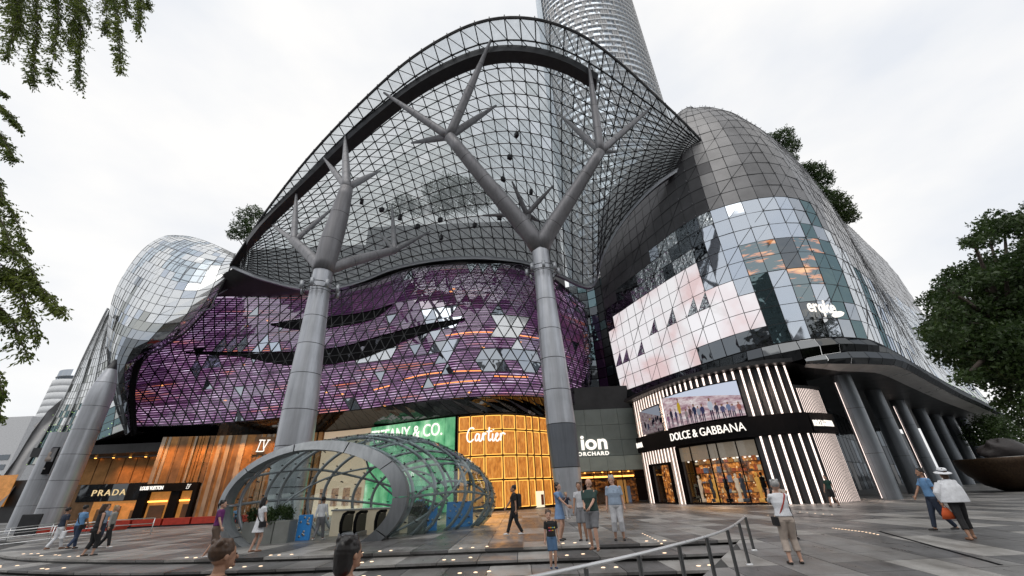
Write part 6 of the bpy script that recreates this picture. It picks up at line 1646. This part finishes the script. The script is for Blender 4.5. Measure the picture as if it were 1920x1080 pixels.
def person(label, x, y, z, h, face, skin=0, hair='black', hstyle='short', top='white', sleeve=.5, bottom='jeans', blen='long', dress=None, shoe=SHOE, hands=None, feet=None, lean=(0, 0), head=(0, 0), fat=1., fem=False, group=None, vox=.013, extra=None, sit=False, kid=False, loose=1., holder=None):
    """face: degrees, 0 looks toward the camera (-y), 90 looks to +x. hands/feet in body heights, x to the person's left."""
    t_ = thing('person', label, 'person', (x, y, z), group, R(face)); H = h; hs = 1.22 if kid else 1.06
    def v(a, b_, c): return Vector((a * H, b_ * H, c * H))
    lx, ly = lean; zp = .53 if not sit else .27
    pel = v(0, 0, zp); 
    def tor(f): return v(lx * f, ly * f, zp + f * (.345 if not kid else .31))   # 0 pelvis .. 1 neck base
    sh_w = (.112 if not fem else .098) * (.95 if kid else 1)
    yaw = 0
    feet = feet or ((-.055, 0), (.055, .0)); fat = fat * (1.0 if fem or kid else 1.1); hands = hands or ((-.15, -.03, .43), (.15, -.03, .43))
    S_ = SKIN[skin]; B = MB()
    # torso
    tw_ = fat
    trs = [(tor(-.03), .078 * H * tw_, .062 * H * tw_), (tor(.08), .088 * H * tw_, .066 * H * tw_), (tor(.35), .074 * H * tw_ * (.9 if fem else 1), .054 * H * tw_), (tor(.6), .085 * H * tw_, .06 * H * tw_), (tor(.82), .098 * H, .058 * H), (tor(.93), .075 * H, .045 * H), (tor(1.0), .034 * H, .034 * H)]
    rings(B, [(c, a, b_, 0) for c, a, b_ in trs])
    hx, hy = head; neck = tor(.97); hc = tor(1.0) + v(hx * .35, -.012 + hy * .5, .078 * hs)
    limb(B, [neck, hc], [.031 * H, .030 * H])
    # head
    Rh = Matrix.Rotation(-hx * 1.2, 3, 'Y') @ Matrix.Rotation(hy * 4, 3, 'X')
    def hp(a, b_, c): return hc + Rh @ Vector((a * H * hs, b_ * H * hs, c * H * hs))
    ball(B, hp(0, .006, .012), .056 * H * hs, (.86, 1.05, 1.08), 18); ball(B, hp(0, -.018, -.022), .040 * H * hs, (.88, .95, 1.05), 14)
    limb(B, [hp(0, -.052, .008), hp(0, -.066, -.012)], [.006 * H, .0095 * H], 8); ball(B, hp(0, -.052, -.046), .014 * H, (1.2, .9, .8), 8)
    for s_ in (-1, 1): ball(B, hp(s_ * .049, .008, -.004), .013 * H, (.5, .9, 1.3), 8)
    # legs
    hipw = .047 if not kid else .042; l1, l2 = (.245, .245)
    legs = []
    for s_, (fx, fy, *fz) in zip((-1, 1), feet):
        a = pel + v(s_ * hipw, 0, -.01); fz = fz[0] if fz else 0; an = v(fx, fy, .045 + fz)
        kn, an = ik(a, an, l1 * H, l2 * H, Vector((s_ * .05, -1, 0)))
        legs.append((a, kn, an)); limb(B, [a, a.lerp(kn, .5), kn, kn.lerp(an, .3), an], [.052 * H * (1 + (fat - 1) * .5), .046 * H * (1 + (fat - 1) * .4), .032 * H, .034 * H, .02 * H])
        limb(B, [an + v(0, .012, -.018), an + v(s_ * .008, -.05, -.03), an + v(s_ * .012, -.085, -.034)], [.022 * H, .018 * H, .012 * H], 8)
    arms = []
    for s_, hd in zip((-1, 1), hands):
        a = tor(.865) + v(s_ * sh_w, 0, -.004); hd = v(*hd); el, wr = ik(a, hd, .165 * H, .145 * H, Vector((s_ * .22, .9, -.2)))
        arms.append((a, el, wr)); limb(B, [a - v(s_ * .02, 0, .0), a, a.lerp(el, .5), el, el.lerp(wr, .35), wr], [.034 * H, .031 * H, .026 * H, .021 * H, .021 * H, .0145 * H])
        d = (wr - el).normalized(); sd_ = d.cross(Vector((0, 1, 0.01))).normalized(); fwd = sd_.cross(d).normalized()
        pm = wr + d * .035 * H; limb(B, [wr, pm], [.015 * H, .02 * H], 8)
        for k in range(4):
            o_ = fwd * (.015 * (k - 1.5) * .72) * H; ln = (.038, .046, .043, .034)[k] * H; p0 = pm + o_ + d * .008 * H; p1 = p0 + d * ln * .55 - sd_ * s_ * .006 * H; p2 = p1 + d * ln * .4 - sd_ * s_ * .014 * H
            limb(B, [p0, p1, p2], [.0062 * H, .0056 * H, .0048 * H], 6)
        tp_ = pm - d * .02 * H - fwd * .014 * H; limb(B, [tp_, tp_ - fwd * .018 * H + d * .018 * H, tp_ - fwd * .02 * H + d * .034 * H], [.008 * H, .0065 * H, .0055 * H], 6)
    bake(B, 'body', S_, t_, vox * .62, 1)
    # hair
    if hstyle != 'bald':
        B = MB(); ball(B, hp(0, .018, .026), .060 * H * hs, (.93, 1.05, .95), 16)
        if hstyle == 'long':
            limb(B, [hp(0, .035, .01), hp(0, .05, -.06), hp(0, .045, -.15)], [.052 * H, .050 * H, .028 * H]); 
            for s_ in (-1, 1): limb(B, [hp(s_ * .038, .01, .02), hp(s_ * .045, .012, -.07)], [.02 * H, .014 * H])
        if hstyle == 'bob': limb(B, [hp(0, .03, .01), hp(0, .035, -.045)], [.054 * H, .045 * H])
        if hstyle == 'pony': ball(B, hp(0, .05, .06), .025 * H); limb(B, [hp(0, .05, .05), hp(0, .085, 0), hp(0, .08, -.07)], [.018 * H, .02 * H, .009 * H])
        if hstyle == 'bun': ball(B, hp(0, .045, .065), .03 * H)
        for k in range(14):
            a = k * 2.39; ball(B, hp(.04 * math.cos(a), .025 + .035 * math.sin(a), .055 + .012 * math.sin(k * 3)), .018 * H, n=6)
        bake(B, 'hair', HAIR[hair], t_, vox * .7, 1)
    else:
        B = MB(); limb(B, [hp(-.035, -.02, -.035), hp(0, -.048, -.055), hp(.035, -.02, -.035)], [.014 * H, .018 * H, .014 * H], 8); bake(B, 'beard', HAIR[hair], t_, vox * .6, 1)
    for s_ in (-1, 1):
        b = MB(); ball(b, hp(s_ * .019, -.052, .006), .0055 * H, (1.3, .6, .8), 8); b.build('eye', SHOE, t_)
    b = MB(); b.tube([hp(-.013, -.0555, -.031), hp(0, -.0585, -.0325), hp(.013, -.0555, -.031)], .0028 * H, 5); b.build('mouth', mat('lip', (.3, .1, .08), .5), t_)
    # bottom
    g = .010 * H * loose
    if blen and not dress:
        B = MB(); rings(B, [(tor(-.10), .070 * H * fat, .06 * H * fat, 0), (tor(.0), .094 * H * fat, .074 * H * fat, 0), (tor(.22), .086 * H * fat, .066 * H * fat, 0)])
        for a, kn, an in legs:
            if blen == 'long': P_ = [a, a.lerp(kn, .5), kn, kn.lerp(an, .5), an + Vector((0, 0, .005 * H))]; r_ = [.062 * H * fat, .056 * H, .042 * H, .036 * H, .032 * H]
            elif blen == 'crop': P_ = [a, a.lerp(kn, .5), kn, kn.lerp(an, .6)]; r_ = [.062 * H * fat, .056 * H, .045 * H, .043 * H]
            else: P_ = [a, a.lerp(kn, .5), a.lerp(kn, .92)]; r_ = [.064 * H * fat, .060 * H, .053 * H]
            B.tube(P_, [q * (1 + .06 * (loose - 1)) + g * .3 for q in r_], 14); ball(B, P_[0], r_[0])
            for kk in range(3): q_ = a.lerp(kn, .2 + kk * .3); 
        bake(B, 'shorts' if blen == 'short' else 'trousers', C[bottom], t_, vox, 1)
    # top or dress
    B = MB()
    L = [(tor(.06 if not fem else .12), .097 * H * fat * loose, .078 * H * fat, 0), (tor(.2), .092 * H * fat * loose, .076 * H * fat, 0), (tor(.4), .086 * H * fat * (.92 if fem else 1) * loose, .068 * H * fat, 0), (tor(.62), .095 * H * fat, .072 * H * fat, 0), (tor(.82), .108 * H, .068 * H, 0), (tor(.93), .088 * H, .054 * H, 0), (tor(.985), .045 * H, .042 * H, 0)]
    if dress:
        L = [(v(0, 0, dress), .135 * H, .11 * H, 0), (v(0, 0, (dress + .5) / 2), .118 * H, .095 * H, 0), (tor(.05), .098 * H, .08 * H, 0), (tor(.35), .078 * H, .062 * H, 0)] + L[3:]
    rings(B, L, 24)
    if sleeve > 0:
        for a, el, wr in arms:
            if sleeve <= .55: P_ = [a - (el - a).normalized() * .01 * H - Vector((0, 0, .006 * H)), a.lerp(el, .5), a.lerp(el, sleeve * 1.35)]; r_ = [.034 * H, .0345 * H, .035 * H]
            else: P_ = [a, a.lerp(el, .6), el, wr]; r_ = [.040 * H, .035 * H, .031 * H, .025 * H]
            B.tube(P_, r_, 12); ball(B, a, .037 * H); ball(B, P_[0], r_[0])
    rr = random.Random(int(x * 97 + y * 31))
    for k in range(9):   # folds
        a = rr.uniform(0, 6.28); z0 = rr.uniform(.1, .6); c0 = tor(z0) + Vector((.085 * H * fat * math.cos(a), .064 * H * fat * math.sin(a), 0)); c1 = tor(min(.85, z0 + .25)) + Vector((.088 * H * fat * math.cos(a + .5), .062 * H * fat * math.sin(a + .5), 0))
        B.tube([c0, c0.lerp(c1, .5), c1], [.004 * H, .009 * H, .004 * H], 6)
    bake(B, 'dress' if dress else 'shirt', C[top], t_, vox, 1)
    # shoes
    for s_, (a, kn, an) in zip((-1, 1), legs):
        B = MB(); z_ = an.z - .045 * H
        limb(B, [Vector((an.x, an.y + .018 * H, z_ + .016 * H)), Vector((an.x + s_ * .006 * H, an.y - .04 * H, z_ + .015 * H)), Vector((an.x + s_ * .012 * H, an.y - .088 * H, z_ + .013 * H))], [.022 * H, .025 * H, .019 * H], 10)
        B.v = [(p[0], p[1], max(p[2], z_)) for p in B.v]
        bake(B, 'shoe', shoe, t_, vox * .8, 1)
    if extra: extra(t_, v, tor, arms, hp, H)
    return t_, arms
def ctr(px, py, z=0): p = Zp(px, py, z); return p.x, p.y
def strap(side=1, m_=None):
    def f(t_, v, tor, arms, hp, H):
        b = MB(); pts = []
        for k in range(15):
            a = 2 * math.pi * k / 14; s_ = math.cos(a)
            pts.append(tor(.50 + .44 * s_ * 1.0) + Vector((side * .10 * H * s_ * .9, .082 * H * math.sin(a), 0)))
        b.tube(pts, .011 * H, 6); b.build('bag_strap', m_ or C['black'], t_)
        b = MB(); c = tor(.02) + Vector((-side * .125 * H, 0, -.02 * H)); b.bbox((c.x - .03 * H, c.y - .07 * H, c.z - .06 * H), (c.x + .03 * H, c.y + .07 * H, c.z + .05 * H), .01); b.build('shoulder_bag', C['black'], t_)
    return f
walk = ((-.05, -.14), (.05, .14, .02)); walk2 = ((-.05, .12, .02), (.05, -.12))
X = ctr(475, 1035); person('woman in short white dress with long black hair beside the pod ring', X[0], X[1], 0, 1.68, 150, 0, 'black', 'long', 'white', .35, dress=.36, fem=True, hands=((-.12, -.10, .47), (.15, -.02, .44)), feet=((-.05, -.03), (.05, .05)), shoe=TANS, extra=strap(1))
person('man in loose white shirt and grey trousers walking into the glass pod', -8.95, 20.3, .01, 1.62, 170, 1, 'black', 'short', 'white', .9, 'grey', 'long', feet=walk, shoe=SHOEW, hands=((-.15, -.12, .47), (.15, .08, .46)))
person('person in blue shirt behind the parapet at the right of the pod mouth', -5.15, 22.9, 0, 1.6, 200, 1, 'black', 'short', 'blue', .5, 'navy', 'long')
X = ctr(98, 1031); 
def bagw(t_, v, tor, arms, hp, H):
    b = MB(); p = arms[0][2]; b.bbox((p.x - .16, p.y - .05, p.z - .42), (p.x + .12, p.y + .05, p.z - .12), .03); b.tube([(p.x - .08, p.y, p.z - .13), (p.x - .02, p.y, p.z - .04), (p.x + .05, p.y, p.z - .13)], .008, 5); b.build('carrier_bag', C['white'], t_)
person('man in navy polo and white trousers carrying a white bag, leftmost walker', X[0], X[1], 0, 1.66, 165, 1, 'black', 'short', 'navy', .5, 'white', 'long', feet=walk, shoe=TANS, extra=bagw)
X = ctr(131, 1030); person('man in bright blue shirt with cross-body strap and jeans in the left group', X[0], X[1], 0, 1.72, 170, 1, 'black', 'short', 'blue', .5, 'jeans', 'long', feet=walk2, hands=((-.13, -.14, .52), (.14, -.08, .50)), extra=strap(1))
X = ctr(157, 1026); person('man in patterned grey shirt facing right inside the left group', X[0], X[1] + .5, 0, 1.74, 65, 1, 'black', 'short', 'bluegrey', .5, 'navy', 'long', hands=((-.12, -.16, .55), (.12, -.16, .56)))
X = ctr(153, 1043); person('woman in black outfit with long dark hair, nearest of the left group', X[0] + .2, X[1], 0, 1.70, 150, 0, 'brown', 'long', 'black', 0, 'black', 'crop', fem=True, feet=((-.06, -.06), (.07, .06)), hands=((-.16, .0, .44), (.15, -.02, .44)), loose=1.2, shoe=SHOE)
X = ctr(192, 1028); person('fair-haired walker in stone top and black trousers right of the left group', X[0], X[1], 0, 1.66, 110, 0, 'blond', 'bob', 'olive', .9, 'black', 'long', fem=True, feet=walk, shoe=SHOEW)
X = ctr(392, 1048); person('walker in purple top and tan shorts with white shoes left of the pod', X[0], X[1], 0, 1.64, 100, 0, 'black', 'pony', 'purple', .5, 'brown', 'short', fem=True, feet=walk, shoe=SHOEW, hands=((-.14, -.16, .5), (.14, .1, .48)))
sp_ = BW.pt(.80, .62, -.2); person('seated person in blue shirt on the long red bench', sp_.x, sp_.y - .5, 0, 1.68, 40, 1, 'black', 'short', 'blue', .5, 'navy', 'long', sit=True, feet=((-.06, -.30), (.06, -.28)), hands=((-.1, -.2, .32), (.1, -.2, .34)))
sp_ = BW2.pt(.85, .5, -.2); person('seated person in dark red top at the end of the short red bench', sp_.x, sp_.y - .4, 0, 1.64, -30, 1, 'black', 'bob', 'brown', .5, 'black', 'long', sit=True, fem=True, feet=((-.06, -.28), (.06, -.3)), hands=((-.1, -.2, .32), (.1, -.2, .34)))
def backpack(t_, v, tor, arms, hp, H):
    b = MB(); c = tor(.55); b.bbox((c.x - .14, c.y + .10, c.z - .25), (c.x + .14, c.y + .30, c.z + .24), .05); b.build('backpack', C['black'], t_)
    for s_ in (-1, 1): b = MB(); b.tube([c + Vector((s_ * .1, .12, .22)), c + Vector((s_ * .12, -.02, .27)), c + Vector((s_ * .13, -.13, .1)), c + Vector((s_ * .12, .08, -.18))], .016, 6); b.build('strap', C['black'], t_)
X = ctr(966, 1004); person('walker all in black with a backpack passing the amber shopfront', X[0], X[1], 0, 1.74, -80, 1, 'black', 'bun', 'black', .5, 'black', 'long', feet=((-.05, -.17), (.05, .16, .02)), shoe=SHOEW, hands=((-.14, -.2, .52), (.14, .02, .46)), extra=backpack)
# family in the middle
X = ctr(1052, 1012); wm, wa = person('woman in short light blue dress holding a toddler, beside the right column', X[0], X[1] - .2, 0, 1.74, 55, 0, 'black', 'bob', 'denimdress', .4, dress=.37, fem=True, hands=((-.02, -.24, .58), (.10, -.20, .60)), feet=((-.06, .0), (.06, .04)), shoe=SHOE)
person('toddler in dark top carried on the arm of the woman in blue', X[0] + .28, X[1] - .25, .84, .84, 15, 0, 'blond', 'short', 'navy', .5, 'pale', 'long', kid=True, sit=True, feet=((-.07, -.16, -.24), (.07, -.12, -.26)), hands=((-.1, -.16, .50), (.1, -.16, .52)), vox=.011, shoe=SHOEW)
X = ctr(1038, 1066, -.13)
def printed(t_, v, tor, arms, hp, H):
    cols = [(.7, .1, .05), (.8, .5, .05), (.1, .4, .6), (.6, .6, .1), (.5, .1, .4)]
    for k in range(7):
        b = MB(); c = tor(.55 - (k // 4) * .16) + Vector((-.075 + (k % 4) * .045, -.073 * H - .008 if k < 4 else -.070 * H - .008, 0)); b.bbox((c.x, c.y - .004, c.z), (c.x + .03, c.y + .01, c.z + .022), .002); b.build('shirt_print', mat('print_%d' % k, cols[k % 5], .7), t_)
person('small boy in black printed T-shirt and denim shorts on the middle step', X[0], X[1], -.13, 1.22, 8, 0, 'brown', 'short', 'black', .5, 'dshort', 'short', kid=True, feet=((-.045, 0), (.045, -.01)), hands=((-.15, -.02, .42), (.15, -.03, .42)), shoe=C['jeans'], head=(-.1, .04), vox=.011, extra=printed)
X = ctr(1100, 1015); person('woman in white and grey standing behind the man in the dark green T-shirt', X[0] - .05, X[1] + .2, 0, 1.72, -20, 1, 'brown', 'short', 'pale', .3, 'grey', 'short', fem=True, hands=((-.14, -.08, .50), (.15, -.02, .44)))
X = ctr(1120, 1031); person('bald bearded man in dark green T-shirt and grey shorts looking up', X[0] - .05, X[1], 0, 1.78, -25, 0, 'black', 'bald', 'green', .52, 'grey', 'short', fat=1.2, hands=((-.06, -.17, .61), (.03, -.19, .60)), feet=((-.06, .05), (.07, -.08)), shoe=TANS, head=(.0, .07), vox=.011)
X = ctr(1163, 1013); person('older grey-haired man in blue-grey shirt and cropped pale trousers, hands down', X[0], X[1], 0, 1.88, -12, 0, 'grey', 'short', 'bluegrey', .55, 'pale', 'crop', fat=1.22, feet=((-.07, 0), (.07, -.01)), hands=((-.17, -.02, .45), (.16, -.05, .47)), shoe=SHOE, head=(-.05, .05), vox=.012)
# photographer
X = ctr(1510, 1060, -.21)
def cam_(t_, v, tor, arms, hp, H):
    b = MB(); p = (arms[0][2] + arms[1][2]) / 2 + Vector((0, -.06, .06)); b.bbox((p.x - .06, p.y - .03, p.z - .04), (p.x + .06, p.y + .03, p.z + .04), .01); b.lathe([(0, 0), (.035, 0), (.035, .06), (0, .06)], p + Vector((0, -.03, 0)), 12, M=Matrix.Rotation(R(90), 3, 'X')); b.build('camera', SHOE, t_)
    strap(-1, C['red'])(t_, v, tor, arms, hp, H)
person('grey-haired woman in white blouse and beige trousers photographing the mall', X[0] - .1, X[1] + .1, rampz(X[1] + .1), 1.72, 168, 0, 'grey', 'short', 'white', .5, 'beige', 'crop', fem=True, fat=1.18, feet=((-.06, -.02), (.09, .03)), hands=((-.02, -.21, .86), (.05, -.21, .86)), shoe=SHOE, head=(0, .05), vox=.011, extra=cam_)
X = (8.2, 14.4); person('dark-haired person half hidden beyond the photographing woman', X[0], X[1], rampz(14.4), 1.56, -10, 1, 'black', 'bob', 'beige', .5, 'black', 'long', fem=True, hands=((-.05, -.2, .78), (.05, -.2, .78)))
X = ctr(1556, 949); person('walker in dark green top and black shorts passing the ribbed shop wall', X[0], X[1] - .5, 0, 1.66, -70, 0, 'black', 'pony', 'dgreen', .4, 'black', 'short', fem=True, feet=walk, hands=((-.14, -.1, .5), (.14, .06, .48)))
# caped woman and companion
X = ctr(1838, 1003)
def cape(t_, v, tor, arms, hp, H):
    B = MB(); rings(B, [(tor(.0), .20 * H, .13 * H, 0), (tor(.3), .19 * H, .125 * H, 0), (tor(.65), .165 * H, .11 * H, 0), (tor(.9), .115 * H, .08 * H, 0), (tor(1.0), .05 * H, .05 * H, 0)], 26)
    B.tube([tor(.8) + Vector((.12 * H, 0, 0)), tor(.4) + Vector((.2 * H, 0, 0)), arms[1][2] + Vector((0, 0, .03 * H))], [.06 * H, .055 * H, .035 * H], 12)
    bake(B, 'cape', C['white'], t_, .012, 2)
    b = MB(); b.lathe([(.0, .06), (.05, .062), (.062, .05), (.066, .012), (.075, .004), (.115, -.012), (.118, -.02), (.07, -.004), (0, .0)], hp(0, .01, .03), 24, M=Matrix.Scale(H, 3) @ Matrix.Rotation(R(-12), 3, 'X')); hat_ = b.build('sun_hat', C['white'], t_)
    b = MB(); b.lathe([(.0685, .014), (.069, .03), (.066, .03)], hp(0, .01, .03), 24, M=Matrix.Scale(H, 3) @ Matrix.Rotation(R(-12), 3, 'X')); b.build('hat_band', C['navy'], hat_)
    p = arms[1][2] + Vector((0, 0, -.08)); org = cloth('orange_bag', (.55, .09, .02)); b = MB(); rings(b, [((p.x, p.y, p.z - .34), .17, .07, 0), ((p.x, p.y, p.z - .2), .14, .06, 0), ((p.x, p.y, p.z - .06), .06, .04, 0)], 14); b.tube([(p.x - .05, p.y, p.z - .06), (p.x, p.y, p.z + .06), (p.x + .05, p.y, p.z - .06)], .01, 6); b.build('handbag', org, t_)
person('woman in white cape and white sun hat carrying an orange bag, striding right', X[0] - .25, X[1], rampz(X[1]), 1.72, 165, 1, 'brown', 'bob', 'white', .9, 'black', 'crop', fem=True, feet=((-.08, -.1), (.09, .12, .0)), hands=((-.1, -.14, .55), (.2, -.02, .45)), shoe=TANS, extra=cape, lean=(-.03, -.02))
X = ctr(1812, 1000); person('companion in blue top and dark trousers half hidden behind the caped woman', X[0] + .15, X[1] + .75, 0, 1.68, -100, 1, 'black', 'short', 'blue', .5, 'navy', 'long', feet=walk, hands=((-.12, -.18, .56), (.14, .02, .5)))
# two passers-by close to the camera, seen from the shoulders up
p_ = P(655, 1022, 3.9); person('passer-by with black hair and red top at the bottom edge', p_.x, p_.y, -.39, p_.z + .39, 150, 1, 'black', 'bob', 'red', .5, 'black', 'long', fem=True, feet=walk, vox=.010)
p_ = P(420, 1026, 4.3); person('passer-by in tan top with dark brown hair at the lower left edge', p_.x, p_.y, -.39, p_.z + .39, 145, 1, 'brown', 'short', 'brown', .9, 'jeans', 'long', feet=walk, vox=.010)
